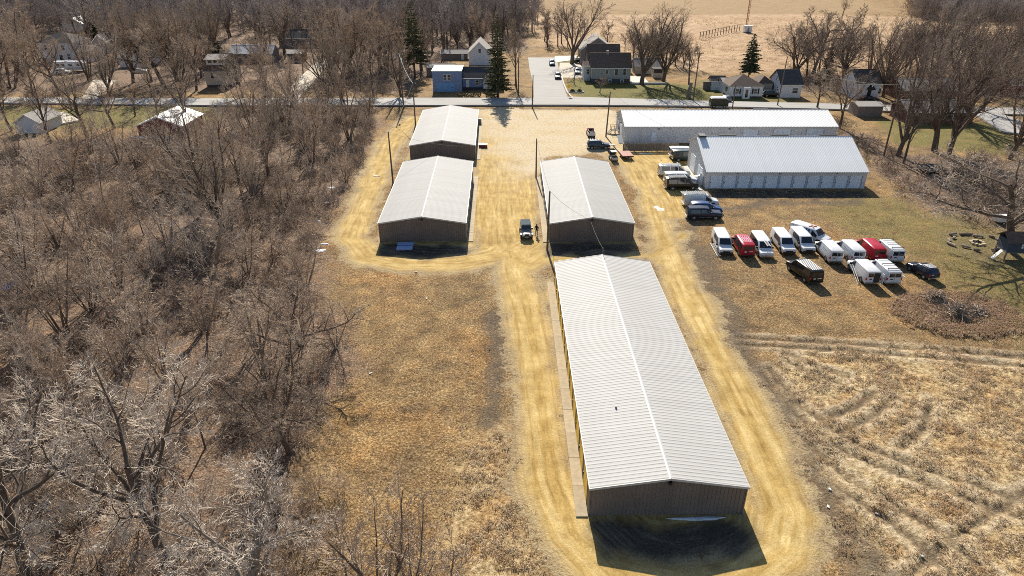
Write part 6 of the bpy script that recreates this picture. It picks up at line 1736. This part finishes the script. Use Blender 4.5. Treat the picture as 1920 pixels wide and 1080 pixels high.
m.box(-1.8, -1.7, -1.0, 1.0, 0.55, 0.718).box(1.7, 1.8, -1.0, 1.0, 0.55, 0.718).tube([(1.75, -0.7, 0.6), (3.0, 0, 0.55)], 0.06, 5).tube([(1.75, 0.7, 0.6), (3.0, 0, 0.55)], 0.06, 5).build('frame', M_brick_red, tr)
MB().tube([(2.9, 0, 0.02), (2.9, 0, 0.75)], 0.05, 6).build('jack', M_steel, tr)
add_wheels(tr, (-0.4, 0.45), 1.0, 0.33, 0.2)
# boom lift by the driveway
x_, y_ = G(1084, 118)
bl = thing('boom_lift', 'yellow boom lift with a blue basket beside the driveway tree', 'lift', (x_, y_, 0), R(20))
M_lift_y = mat("lift_yellow", (0.62, 0.40, 0.02), 0.5, var=0.08)
M_lift_b = mat("lift_blue", (0.01, 0.10, 0.55), 0.5, var=0.08)
MB().box(-1.4, 1.4, -0.8, 0.8, 0.4, 1.1).build('chassis', M_dark_trim, bl)
MB().box(-1.2, 0.6, -0.6, 0.6, 1.1, 1.9).build('turret', M_frame, bl)
MB().tube([(-0.9, 0, 1.7), (2.2, 0, 4.3)], 0.24, 4).build('boom', M_lift_y, bl)
MB().box(1.6, 3.4, -0.6, 0.6, 4.3, 5.4).build('basket', M_lift_b, bl)
add_wheels(bl, (-0.95, 0.95), 0.85, 0.40, 0.3)
# parked truck cab behind the long white building
x_, y_ = G(1347, 201)
tk = thing('box_truck', 'white-roofed dark green truck top showing behind the long white building', 'truck', (x_ - 2.4, y_, 0), 0)
MB().prism([(0, 0.5), (4.6, 0.5), (4.6, 1.4), (4.1, 2.3), (0.2, 2.3), (0, 1.4)], -1.0, 1.0, 'y').build('body', P_green, tk)
MB().prism([(0.1, 2.3), (4.2, 2.3), (3.9, 2.65), (0.4, 2.65)], -0.98, 0.98, 'y').build('roof', P_white, tk)
for xx in (0.5, 1.7, 2.9): MB().box(xx, xx + 0.9, -1.02, -0.99, 1.5, 2.15).build('window', M_glass, tk)
add_wheels(tk, (0.9, 3.7), 0.98, 0.38)
# ================================================================== POLES, FENCES AND SMALL THINGS
def pole(label, px, py, h, r=0.13, lean=(0, 0), arm=False, box=False, pale=False, cat='utility pole'):
    x, y = G(px, py)
    t = thing('utility_pole', label, cat, (x, y, 0))
    mt = M_wood_pole
    MB().tube([(0, 0, -0.5), (lean[0] * 0.5, lean[1] * 0.5, h * 0.5), (lean[0], lean[1], h)], [r * 1.15, r, r * 0.75], 9).build('shaft', mt, t, 60)
    if arm:
        MB().box(lean[0] - 1.1, lean[0] + 1.1, lean[1] - 0.18, lean[1] - 0.08, h - 0.55, h - 0.42).build('crossarm', M_wood_pole, t)
        for sx in (-0.95, 0.95): MB().tube([(lean[0] + sx, lean[1] - 0.13, h - 0.42), (lean[0] + sx, lean[1] - 0.13, h - 0.22)], 0.05, 6).build('insulator', M_steel, t)
    if box: MB().tube([(0.28, -0.1, h - 2.4), (0.28, -0.1, h - 1.4)], 0.24, 8).build('transformer', M_steel, t)
    return (x + lean[0], y + lean[1], h)
def cable(label, a, b, sag=0.8, r=0.018, mt=None, n=10):
    pts = []
    for k in range(n + 1):
        f = k / n
        pts.append((a[0] + (b[0] - a[0]) * f, a[1] + (b[1] - a[1]) * f, a[2] + (b[2] - a[2]) * f - sag * 4 * f * (1 - f)))
    return tag(MB().tube(pts, r, 4).build('overhead_cable', mt or M_wire), label, 'cable')
p1 = pole('dark pole standing at the left corner of the right taupe shed', 1005, 333, 7.3)
p2 = pole('brown pole at the near left corner of the right taupe shed', 1026, 469, 8.8, 0.14, (0.15, 0))
p3 = pole('dark pole on the grass left of the nearer left shed', 737, 344, 9.4, 0.14, (-0.1, 0))
p4 = pole('pale pole behind the left shed nearest the road', 779, 234, 9.6, 0.15)
p5 = pole('tall utility pole with transformer in front of the dark roadside tree', 757, 202, 13.5, 0.18, (-0.3, 0), True, True)
p6 = pole('weathered pole by the steps of the long white building', 1136, 256, 9.8, 0.15, (0.35, 0))
p7 = pole('short dark pole at the foot of the side street', 998, 202, 8.2, 0.15, (0.1, 0))
p8 = pole('tall pole on the lawn beside the roadside stump', 1299, 192, 13.0, 0.16, (0.2, 0), True)
p9 = pole('dark pole at the right of the eleven-door building', 1657, 292, 15.0, 0.16)
p10 = pole('thin dark pole between bungalow and white farmhouse', 1457, 200, 12.5, 0.15, (0.4, 0))
p11 = pole('short pole at the road edge before the bungalow', 1373, 204, 6.0, 0.13)
p12 = pole('leaning pole at the left corner of the side street', 972, 178, 9.5, 0.15)
cable('drop cable from the nearer brown pole down across the right shed roof', p2, (11.3, 91.4, 3.6), 0.5)
cable('cable from the far dark pole to the nearer brown pole beside the right shed', p1, p2, 0.7)
cable('cable from the right shed gable down to the longest shed ridge', (11.3, 91.4, 3.4), (11.5, 78.6, 4.7), 0.3)
cable('cable sagging from the tall transformer pole to the pale pole behind the shed', p5, p4, 0.9, 0.05, M_decal_w)
cable('cable strung across the gable of the left shed nearest the road', p3, (-7.0, 132.2, 2.9), 0.9)
cable('cable from the steps pole down to the eleven-door building gable', p6, (34.0, 124.0, 6.3), 1.0)
cable('white cable running down the front of the long white building', (33.0, 144.3, 3.4), (46.0, 129.5, 4.8), 0.6, 0.03, M_decal_w)
cable('cable along the road from the transformer pole to the side street pole', (p5[0], p5[1], 12.6), (p7[0], p7[1], 8.0), 1.6)
cable('cable along the road from the side street pole to the tall lawn pole', (p7[0], p7[1], 8.0), (p8[0], p8[1], 12.0), 1.6)
cable('cable along the road right of the tall lawn pole', (p8[0], p8[1], 12.2), (p10[0], p10[1], 12.0), 1.4)
cable('cable running from the farmhouse pole towards the right-hand dark pole', (p10[0], p10[1], 12.0), (p9[0], p9[1], 14.0), 1.6)
cable('cable along the road left of the transformer pole', (p5[0], p5[1], 12.6), (G(-60, 196)[0], G(-60, 196)[1], 11.0), 3.0)
cable('cable from the dark field pole to the pale pole behind the shed', p3, p4, 0.8)

# board fence at the foot of the long white building
fx0, fy0 = G(1168, 284); fx1, fy1 = G(1272, 283)
bf = thing('board_fence', 'weathered grey board fence along the foot of the long white building', 'fence', (fx0, fy0, 0), math.atan2(fy1 - fy0, fx1 - fx0))
FL = math.hypot(fx1 - fx0, fy1 - fy0)
nbd = int(FL / 0.22)
bm = MB().box(0, 0.20, -0.015, 0.015, 0.05, 1.65).mesh('board', M_wood_grey)
for k in range(nbd): link('board', bm, bf, (k * 0.22, RND.uniform(-0.006, 0.006), RND.uniform(-0.05, 0.03)))
for k in range(int(FL / 2.4) + 1): MB().box(k * 2.4 - 0.05, k * 2.4 + 0.05, 0.06, 0.16, -0.3, 1.6).build('post', M_wood_grey, bf)
for z in (0.4, 1.3): MB().box(0, FL, 0.02, 0.058, z, z + 0.09).build('rail', M_wood_grey, bf)
# steps and landing at its left gable
sx0, sy0 = G(1143, 252)
st_ = thing('wooden_landing', 'wooden landing with railings at the left gable door of the long building', 'landing', (sx0, sy0, 0), 0)
for k in range(12): MB().box(0.3 + k * 0.16, 0.445 + k * 0.16, 0, 1.8, 0.72, 0.77).build('plank', M_wood_grey, st_)
for k in range(3): MB().box(-0.5 + k * 0.27, -0.24 + k * 0.27, 0.1, 1.7, 0.14 + k * 0.18, 0.19 + k * 0.18).build('step', M_wood_grey, st_)
for (a, b) in ((0.3, 0), (0.3, 1.8), (1.3, 0), (2.15, 0), (1.3, 1.8), (2.15, 1.8)): MB().box(a - 0.045, a + 0.045, b - 0.045, b + 0.045, -0.1, 1.75).build('post', M_wood_grey, st_)
for b in (0, 1.8):
    for z in (1.2, 1.68): MB().box(0.3, 2.15, b - 0.06, b - 0.046, z, z + 0.09).build('rail', M_wood_grey, st_)
tag(MB().slab([(22.9, 144.2, 0.05), (23.9, 144.0, 0.05), (23.75, 146.2, 1.3), (22.75, 146.4, 1.3)], 0.05).build('loose_sheet', M_frame), 'loose white sheet leaning at the corner of the long white building', 'sheet')

# white tank at the corner of the eleven-door building
x_, y_ = G(1312, 346)
tk2 = thing('white_tank', 'upright white plastic tank at the corner of the eleven-door building', 'tank', (x_, y_, 0))
prof = [(0.55, 0.0), (0.62, 0.1), (0.62, 1.35), (0.5, 1.7), (0.2, 1.85), (0.2, 2.0)]
m = MB(); m.tube([(0, 0, z) for _, z in prof], [r for r, _ in prof], 14); m.build('vessel', M_frame, tk2, 40)
MB().tube([(0, 0, 2.0), (0, 0, 2.14)], 0.26, 10).build('cap', M_trim_white, tk2)
MB().tube([(0.55, -0.2, 0.25), (0.85, -0.35, 0.25)], 0.05, 6).build('valve', M_dark_trim, tk2)
x2_, y2_ = G(1303, 340)
mm = thing('white_bin', 'low white bin beside the upright white tank', 'bin', (x2_, y2_, 0))
MB().prism([(-0.5, 0), (0.5, 0), (0.62, 0.95), (-0.62, 0.95)], -0.45, 0.45, 'y').build('tub', M_frame, mm)
MB().box(-0.66, 0.66, -0.5, 0.5, 0.951, 1.03).build('lid', M_trim_white, mm)
tag(strip("concrete_walk", GP((1289, 311), (1318, 356)), GP((1281, 312), (1306, 358)), M_kerb, 0.06), kind='structure')

# stacked blue sheets in the shade of the nearer left shed
M_sheet = mat("blue_grey_sheet", (0.30, 0.42, 0.68), 0.5, var=0.08)
for (px0, px1, py, lab, h) in ((745, 775, 463, 'stack of pale blue metal sheets in the left shed shadow, the farther one', 0.22), (743, 773, 471, 'stack of pale blue metal sheets in the left shed shadow, the nearer one', 0.3)):
    x0_, y0_ = G(px0, py); x1_, _ = G(px1, py)
    t = thing('sheet_stack', lab, 'sheet stack', (x0_, y0_, 0), R(2))
    for sx in (0.3, (x1_ - x0_) - 0.3): MB().box(sx - 0.05, sx + 0.05, 0, 1.1, -0.05, 0.1).build('batten', M_wood_grey, t)
    n = int(h / 0.05)
    for k in range(n): MB().box(RND.uniform(-0.03, 0.03), x1_ - x0_ + RND.uniform(-0.03, 0.03), 0.05, 1.05, 0.102 + k * 0.05, 0.145 + k * 0.05).build('sheet', M_sheet, t)
# small covered bin beside the far left shed
x_, y_ = G(905, 277)
t = thing('skid_crate', 'small brown crate with white lid beside the left shed nearest the road', 'crate', (x_ - 0.8, y_, 0))
MB().box(0, 1.7, 0, 1.1, 0, 0.55).build('box', M_barn_red, t); MB().box(-0.06, 1.76, -0.06, 1.16, 0.551, 0.68).build('lid', M_frame, t)
x_, y_ = G(897, 233)
t = thing('ac_unit', 'small dark cabinet at the far right wall of the left shed nearest the road', 'cabinet', (x_ - 0.2, y_, 0))
MB().box(0, 0.9, 0, 0.9, 0.05, 1.2).build('case', M_steel, t); MB().box(0.1, 0.8, 0.1, 0.8, 1.2, 1.26).build('grille', M_dark_trim, t)

# person beside the off-road car
def person(x, y, head):
    t = thing('person', 'person in dark clothes standing beside the silver off-road car', 'person', (x, y, gz1(x, y)), head)
    J = {'pel': (0, 0, .95), 'sp': (0, 0, 1.12), 'ch': (0.01, 0, 1.32), 'nk': (0.01, 0, 1.50), 'hd': (0.03, 0, 1.62), 'tp': (0.03, 0, 1.74)}
    Rr = {'pel': .155, 'sp': .145, 'ch': .165, 'nk': .062, 'hd': .098, 'tp': .07}
    Ed = [('pel', 'sp'), ('sp', 'ch'), ('ch', 'nk'), ('nk', 'hd'), ('hd', 'tp')]
    for s, n in ((-1, 'r'), (1, 'l')):
        J.update({'sh' + n: (0, s * .20, 1.42), 'el' + n: (0.02, s * .29, 1.16), 'wr' + n: (0.20, s * .24, 1.05), 'hp' + n: (0, s * .10, .88), 'kn' + n: (0.03, s * .12, .50), 'an' + n: (0, s * .13, .09), 'to' + n: (.17, s * .15, .04), 'pa' + n: (0.27, s * .22, 1.04)})
        Rr.update({'sh' + n: .075, 'el' + n: .055, 'wr' + n: .036, 'hp' + n: .105, 'kn' + n: .07, 'an' + n: .05, 'to' + n: .042, 'pa' + n: .034})
        Ed += [('ch', 'sh' + n), ('sh' + n, 'el' + n), ('el' + n, 'wr' + n), ('wr' + n, 'pa' + n), ('pel', 'hp' + n), ('hp' + n, 'kn' + n), ('kn' + n, 'an' + n), ('an' + n, 'to' + n)]
        for k in range(4):
            J['f%d%s' % (k, n)] = (0.345 - abs(k - 1.4) * 0.012, s * (.245 - k * .022), 1.02 - 0.01 * k); Rr['f%d%s' % (k, n)] = .009
            Ed.append(('pa' + n, 'f%d%s' % (k, n)))
        J['th' + n] = (0.28, s * .17, 1.06); Rr['th' + n] = .010; Ed.append(('pa' + n, 'th' + n))
    names = list(J); idx = {k: i for i, k in enumerate(names)}
    me = bpy.data.meshes.new('body')
    me.from_pydata([J[k] for k in names], [(idx[a], idx[b]) for a, b in Ed], [])
    o = link('body', me, t)
    sk = o.modifiers.new('skin', 'SKIN')
    for k in names:
        v = me.skin_vertices[0].data[idx[k]]
        v.radius = (Rr[k], Rr[k]); v.use_root = (k == 'pel')
    o.modifiers.new('sub', 'SUBSURF').levels = 1
    dg = bpy.context.evaluated_depsgraph_get()
    nm = bpy.data.meshes.new_from_object(o.evaluated_get(dg))
    o.modifiers.clear(); o.data = nm
    for mm_ in (mat("dark_jacket", (0.028, 0.016, 0.012), 0.9), mat("skin", (0.45, 0.26, 0.18), 0.6), mat("dark_trousers", (0.015, 0.015, 0.018), 0.9)): nm.materials.append(mm_)
    for p in nm.polygons:
        c = p.center
        p.use_smooth = True
        p.material_index = 1 if (c.z > 1.54 or c.x > 0.23 and c.z > 0.95) else (2 if c.z < 0.95 else 0)
    hair = MB()
    n = 10
    rings = [(0.108, 1.60), (0.112, 1.68), (0.095, 1.76), (0.05, 1.80)]
    hair.tube([(0.015, 0, z) for _, z in rings], [r for r, _ in rings], n)
    hair.build('hair', mat("dark_hair", (0.03, 0.018, 0.012), 0.8), t, 180)
    return t
x_, y_ = G(1006, 441)
person(x_, y_, R(-115))

# fire-pit ring of logs, playhouse, trampoline
fx, fy = G(1832, 456)
M_log = mat("pale_log_wood", (0.20, 0.155, 0.12), 0.9, col2=(0.34, 0.28, 0.23), scale=3, objvar=0.3)
for k in range(14):
    a = 2 * math.pi * k / 14 + 0.2
    if k in (10,): continue
    rr = 3.0 + 0.5 * math.sin(k * 2.1)
    cx, cy = fx + math.cos(a) * rr * 1.25, fy + math.sin(a) * rr
    tx, ty = -math.sin(a) * 1.25, math.cos(a)
    L_ = 0.55 + 0.2 * math.sin(k * 4.7)
    tag(MB().tube([(cx - tx * L_, cy - ty * L_, 0.18), (cx, cy, 0.2), (cx + tx * L_, cy + ty * L_, 0.18)], [0.17, 0.19, 0.16], 8).build('log_seat', M_log), 'log laid in the ring around the fire pit', 'log', 'logs around the fire pit')
fp = thing('fire_pit', 'small stone fire pit with charred sticks inside the log ring', 'fire pit', (fx, fy, 0))
for k in range(11):
    a = 2 * math.pi * k / 11
    c, s = math.cos(a) * 0.85, math.sin(a) * 0.85
    MB().box(c - 0.2, c + 0.2, s - 0.2, s + 0.2, -0.05, 0.22 + 0.05 * math.sin(k * 3)).build('stone', M_concrete, fp)
m = MB()
for k in range(6):
    a = k * 1.05; m.tube([(math.cos(a) * 0.6, math.sin(a) * 0.6, 0.05), (0, 0, 0.5)], 0.05, 5)
m.build('sticks', M_dark_trim, fp)
ph = thing('playhouse', 'dark blue-grey playhouse on posts with a brown roof at the right edge', 'playhouse', (G(1876, 488)[0], G(1876, 488)[1] - 0.5, 0), R(-4))
M_play = mat("blue_grey_boards", (0.05, 0.065, 0.09), 0.8, var=0.1)
for (a, b) in ((0.1, 0.1), (3.1, 0.1), (0.1, 2.5), (3.1, 2.5)): MB().box(a - 0.08, a + 0.08, b - 0.08, b + 0.08, -0.2, 1.3).build('post', M_wood_grey, ph)
MB().box(0, 3.2, 0, 2.6, 1.3, 1.42).build('deck', M_wood_grey, ph)
MB().box(0.05, 3.15, 0.05, 2.55, 1.42, 3.0).build('wall', M_play, ph)
mm = MB(); mm.slab([(-0.25, -0.3, 2.95), (3.45, -0.3, 2.95), (3.45, 1.3, 4.0), (-0.25, 1.3, 4.0)], 0.1); mm.slab([(-0.25, 1.3, 4.0), (3.45, 1.3, 4.0), (3.45, 2.9, 2.95), (-0.25, 2.9, 2.95)], 0.1)
mm.build('roof', M_sh_brown, ph)
for i in range(2):
    for j in range(2): MB().box(1.75 + i * 0.3, 2.0 + i * 0.3, 0.01, 0.05, 2.05 + j * 0.32, 2.32 + j * 0.32).build('pane', M_frame, ph)
MB().slab([(-1.0, 0.6, 0.05), (0.0, 0.6, 1.35), (0.0, 1.2, 1.35), (-1.0, 1.2, 0.05)][::-1], 0.06).build('slide', M_frame, ph)
tag(MB().box(*[G(1898, 430)[0] - 1, G(1898, 430)[0] + 1.2], G(1898, 430)[1] + 2, G(1898, 430)[1] + 3.6, 0.35, 1.1).build('white_trough', M_frame), 'white box standing behind the playhouse roof', 'box')
tx0, ty0 = G(1748, 322)
tp = thing('trampoline', 'round black trampoline on the leaf-strewn yard under the trees', 'trampoline', (tx0, ty0, 0))
n = 20
MB().prism([(2.0 * math.cos(6.283 * k / n), 2.0 * math.sin(6.283 * k / n)) for k in range(n)], 0.80, 0.83, 'z').build('mat', M_black, tp)
m = MB(); m.tube([(2.3 * math.cos(6.283 * k / n), 2.3 * math.sin(6.283 * k / n), 0.82) for k in range(n + 1)], 0.11, 6, caps=False); m.build('rim_pad', mat("grey_pad", (0.16, 0.16, 0.16), 0.8), tp)
for k in range(6):
    a = 6.283 * k / 6; MB().tube([(2.25 * math.cos(a), 2.25 * math.sin(a), 0.8), (2.3 * math.cos(a), 2.3 * math.sin(a), -0.05)], 0.04, 5).build('leg', M_steel, tp)

# brush heaps in the ring of weeds
for (px, py, r_, h_, lab, sd_) in ((1752, 566, 1.7, 1.4, 'heap of dark brushwood at the upper left of the weed ring', 1), (1790, 592, 2.6, 1.7, 'larger dark brushwood heap in the middle of the weed ring', 2), (1828, 588, 1.5, 0.8, 'low loose brushwood heap at the right of the weed ring', 3)):
    x_, y_ = G(px, py)
    rnd = random.Random(sd_)
    t = thing('brush_heap', lab, 'brush heap', (x_, y_, 0))
    mt_ = (M_bark_grey, M_twig_brown, M_twig_grey)
    for q in range(3):
        m = MB()
        for k in range(110):
            a = rnd.random() * 6.28; d = abs(rnd.gauss(0, r_ * 0.4))
            z = max(0.05, h_ * (1 - d / r_ * 0.75) * rnd.random())
            p = Vector((math.cos(a) * d * 1.3, math.sin(a) * d, z))
            v = Vector((rnd.gauss(0, 1), rnd.gauss(0, 1), rnd.gauss(0, 0.45))).normalized() * rnd.uniform(0.4, 1.0)
            m.tube([p - v, p + v], [0.035, 0.012], 4, caps=False)
        m.build('sticks', mt_[q], t)
M_weed = add_translucency(mat("pinkish_dry_weeds", (0.36, 0.235, 0.155), 0.9, col2=(0.56, 0.40, 0.29), scale=1.0, objvar=0.25), 0.35)
NW = 4200
ang = nr.uniform(0, 6.28, NW); rad = np.where(nr.uniform(0, 1, NW) < 0.6, nr.normal(4.0, 0.7, NW), nr.uniform(0, 4, NW))
wx_ = BRUSH_C[0] + np.cos(ang) * rad * 1.35; wy_ = BRUSH_C[1] + np.sin(ang) * rad
scatter("dry_weeds", np.stack([wx_, wy_, ground_z(wx_, wy_)], 1), nr.uniform(0, 6.28, NW), nr.uniform(0.7, 1.6, NW), [tuft(21, 0.45, 0.3, 14, M_weed, 0.8), tuft(22, 0.4, 0.35, 14, M_straw_br, 1.0), tuft(23, 0.35, 0.35, 14, M_straw, 1.3)], 'ring of dry pinkish weeds around the brush heaps', 'weeds')

# radio mast and its hut, fence on the field, yellow sign, planter
x_, y_ = G(1398, 60)
ms = thing('radio_mast', 'red lattice radio mast rising above the straw field', 'mast', (x_, y_, 0))
M_mast = mat("mast_red", (0.36, 0.07, 0.045), 0.7, var=0.12)
m = MB(); s_ = 0.45
for a in range(3): m.tube([(math.cos(2.094 * a) * s_, math.sin(2.094 * a) * s_, 0.2), (math.cos(2.094 * a) * s_, math.sin(2.094 * a) * s_, 60)], 0.09, 5)
m.build('legs', M_mast, ms)
m = MB()
for k in range(50):
    for a in range(3):
        z = 0.4 + k * 1.19
        m.tube([(math.cos(2.094 * a) * s_, math.sin(2.094 * a) * s_, z), (math.cos(2.094 * (a + 1)) * s_, math.sin(2.094 * (a + 1)) * s_, z + 1.1)], 0.035, 4, caps=False)
m.build('bracing', M_mast, ms)
ht = thing('mast_hut', 'small white equipment hut at the foot of the red mast', 'hut', (x_ - 1.6, y_ - 3.5, 0))
MB().box(0, 3.2, 0, 2.6, 0.3, 2.9).build('wall', M_frame, ht); MB().box(-0.2, 3.4, -0.2, 2.8, 2.9, 3.1).build('roof', M_sh_white, ht); MB().box(0.1, 3.1, 0.1, 2.5, -0.1, 0.3).build('foundation', M_found, ht)
MB().box(1.2, 2.0, -0.04, 0.0, 0.35, 2.3).build('door', M_steel, ht)
fa, fb = G(1312, 74), G(1386, 58)
ff = thing('field_fence', 'post and wire fence running up to the red mast', 'fence', (fa[0], fa[1], 0), math.atan2(fb[1] - fa[1], fb[0] - fa[0]))
FL = math.hypot(fb[0] - fa[0], fb[1] - fa[1])
nf = 14
pm = MB().box(-0.11, 0.11, -0.11, 0.11, -0.3, 3.0).mesh('post', M_wood_pole)
for k in range(nf + 1): link('post', pm, ff, (FL * k / nf, 0, 0))
for z in (1.4, 2.9): MB().box(0, FL, -0.15, -0.111, z, z + 0.1).build('rail', M_wood_pole, ff)
x_, y_ = G(1066, 182)
sg_ = thing('road_sign', 'yellow diamond warning sign at the street corner', 'sign', (x_, y_, 0))
MB().tube([(0, 0, -0.2), (0, 0, 3.3)], 0.05, 6).build('post', M_steel, sg_)
MB().prism([(0, 2.3), (0.62, 2.95), (0, 3.6), (-0.62, 2.95)], -0.10, -0.06, 'y').build('plate', mat("sign_yellow", (0.75, 0.52, 0.02), 0.5), sg_)
x_, y_ = G(1080, 173)
pl = thing('planter_bed', 'oval kerbed planting bed with two round bushes on the corner lawn', 'planter', (x_, y_, 0))
m = MB(); m.tube([(2.2 * math.cos(6.283 * k / 18), 1.1 * math.sin(6.283 * k / 18), 0.15) for k in range(19)], 0.16, 5, caps=False); m.build('rim', M_kerb, pl)
m = MB(); m.prism([(2.15 * math.cos(6.283 * k / 18), 1.05 * math.sin(6.283 * k / 18)) for k in range(18)], 0.0, 0.12, 'z'); m.build('soil', M_found, pl)
for sx in (-1.0, 1.0):
    rnd = random.Random(int(sx * 10) + 40); m = MB()
    for k in range(260):
        d = Vector((rnd.gauss(0, 1), rnd.gauss(0, 1), abs(rnd.gauss(0, 1)))).normalized() * 0.62 * (0.75 + 0.35 * rnd.random())
        p = Vector((sx, 0, 0.2)) + d; e = Vector((rnd.gauss(0, .09), rnd.gauss(0, .09), rnd.gauss(0, .09))); f_ = Vector((rnd.gauss(0, .09), rnd.gauss(0, .09), rnd.gauss(0, .09)))
        m.face([p - e, p + f_, p + e, p - f_])
    m.build('bush', M_needle, pl)
# low white wall before the lawn trees, stump, hedge by the blue house
wa, wb = G(1184, 158), G(1252, 161)
tag(MB().box(0, math.hypot(wb[0] - wa[0], wb[1] - wa[1]), -0.12, 0.12, 0, 0.55).build('low_wall', M_kerb, None, None, (wa[0], wa[1], 0)), 'low white wall along the patio beside the largest lawn tree', 'wall')
strip("patio", GP((1182, 157), (1182, 143)), GP((1218, 157), (1206, 143)), M_kerb, 0.05)
x_, y_ = G(1291, 183)
tag(MB().tube([(0, 0, -0.2), (0, 0, 1.2), (0.15, 0, 2.6), (0.35, 0.1, 4.0)], [0.75, 0.55, 0.5, 0.42], 9).build('tree_stump', M_bark_grey, None, None, (x_, y_, 0)), 'tall grey cut stump on the lawn beside the tall pole', 'stump')
def hedge(name, label, px0, px1, py, d, h, mt, seed, n=900):
    x0, y0 = G(px0, py); x1, _ = G(px1, py)
    rnd = random.Random(seed); m = MB()
    for k in range(n):
        p = Vector((rnd.uniform(0, x1 - x0), rnd.uniform(0, d), h * (1 - abs(rnd.gauss(0, 0.25)))))
        if rnd.random() < 0.5: p.y = rnd.uniform(0, 0.25); p.z = rnd.uniform(0.0, h)
        e = Vector((rnd.gauss(0, .12), rnd.gauss(0, .12), rnd.gauss(0, .08))); f_ = Vector((rnd.gauss(0, .12), rnd.gauss(0, .12), rnd.gauss(0, .08)))
        m.face([p - e, p + f_, p + e, p - f_])
    t = thing(name, label, 'hedge', (x0, y0, 0))
    m.build('foliage', mt, t)
    m = MB()
    for k in range(10): m.tube([(k * (x1 - x0) / 10 + 0.3, d / 2, -0.1), (k * (x1 - x0) / 10 + 0.3, d / 2, h * 0.8)], 0.03, 4)
    m.build('stem', M_bark_dark, t)
M_hedge = mat("olive_hedge", (0.10, 0.09, 0.035), 0.9, col2=(0.20, 0.165, 0.075), scale=2)
hedge('hedge', 'olive clipped hedge left of the blue cottage path', 857, 902, 184, 2.2, 1.0, M_hedge, 1)
hedge('hedge', 'short olive hedge right of the blue cottage path', 911, 932, 184, 2.0, 1.0, M_hedge, 2, 500)
# snow and pale scraps left on the ground
def blob(name, label, cat, px, py, rx, ry, mt, seed, h=0.06, n=16, group=None):
    x, y = G(px, py); rnd = random.Random(seed)
    m = MB(); z0 = gz1(x, y)
    ph_ = [rnd.random() * 6.28 for _ in range(4)]
    ring = []
    for k in range(n):
        a = 6.283 * k / n
        r_ = 1 + 0.28 * math.sin(2 * a + ph_[0]) + 0.2 * math.sin(3 * a + ph_[1]) + 0.14 * math.sin(5 * a + ph_[2])
        ring.append((rx * r_ * math.cos(a), ry * r_ * math.sin(a)))
    base = [(a, b, -0.06) for a, b in ring]; mid = [(a * 0.8, b * 0.8, h) for a, b in ring]
    i0 = len(m.v); m.v += base + mid + [(0, 0, h * 1.3)]
    for k in range(n):
        q = (k + 1) % n
        m.f.append((k, q, n + q, n + k)); m.m.append(0)
        m.f.append((n + k, n + q, 2 * n)); m.m.append(0)
    o = m.build(name, mt, None, 60, (x, y, z0))
    return tag(o, label, cat, group)
blob('snow_patch', 'strip of old snow at the foot of the longest shed front wall', 'snow', 1310, 972, 1.9, 0.24, M_snow, 1, 0.07)
for k, (px, py, rx, ry) in enumerate(((622, 352, 1.0, 0.5), (600, 470, 0.9, 0.45), (608, 458, 0.6, 0.3), (612, 380, 0.5, 0.25), (706, 330, 0.8, 0.25), (1210, 288, 1.8, 0.3), (598, 414, 0.5, 0.2), (590, 440, 0.4, 0.2))):
    blob('snow_patch', 'small patch of old snow at the thicket edge' if k != 5 else 'thin strip of old snow along the board fence foot', 'snow', px, py, rx, ry, M_snow, k + 5, 0.05, 12, 'snow remnants' if k != 5 else None)
blob('puddle_crust', 'pale dried puddle in the drive right of the right taupe shed', 'dried puddle', 1236, 391, 0.9, 1.3, mat("pale_crust", (0.56, 0.52, 0.47), 0.8, var=0.1, scale=3), 30, 0.012)
rs = random.Random(99)
M_scrap = mat("pale_scraps", (0.62, 0.60, 0.57), 0.8, var=0.15)
for k, (px, py) in enumerate(((885, 668), (695, 700), (1553, 950), (1645, 960), (1730, 1040), (1556, 918), (540, 682), (648, 350), (1240, 300), (918, 655), (780, 510), (1650, 350), (800, 560), (1765, 340), (1772, 352), (1735, 256), (1700, 318), (1800, 330))):
    x, y = G(px, py)
    m = MB(); a = rs.random() * 3
    l_ = rs.uniform(0.1, 0.24); w_ = rs.uniform(0.05, 0.13)
    m.prism([(-l_, -w_), (l_ * 0.8, -w_ * 0.7), (l_, w_), (-l_ * 0.6, w_ * 1.2)], 0.0, 0.05, 'z')
    o = m.build('litter_scrap', M_scrap if k != 9 else M_black, None, None, (x, y, gz1(x, y) + 0.03)); o.rotation_euler = (0.1, 0.1, a)
    tag(o, 'small pale scrap of litter lying on the open ground' if k != 9 else 'small black scrap on the mud left of the near drive', 'litter', 'scraps of litter' if k != 9 else None)
x_, y_ = G(5, 540)
bt = thing('tarp_heap', 'small blue tarp heap at the left edge of the thicket', 'tarp', (x_, y_, 0))
m = MB(); rnd = random.Random(4)
for k in range(24):
    a, b_ = rnd.uniform(-1, 1), rnd.uniform(-0.7, 0.7)
    p = Vector((a, b_, 0.25 * rnd.random() + 0.15)); e = Vector((rnd.gauss(0, .4), rnd.gauss(0, .4), rnd.gauss(0, .15))); f_ = Vector((rnd.gauss(0, .4), rnd.gauss(0, .4), rnd.gauss(0, .15)))
    m.face([p - e, p + f_, p + e, p - f_])
m.build('cloth', M_lift_b, bt)
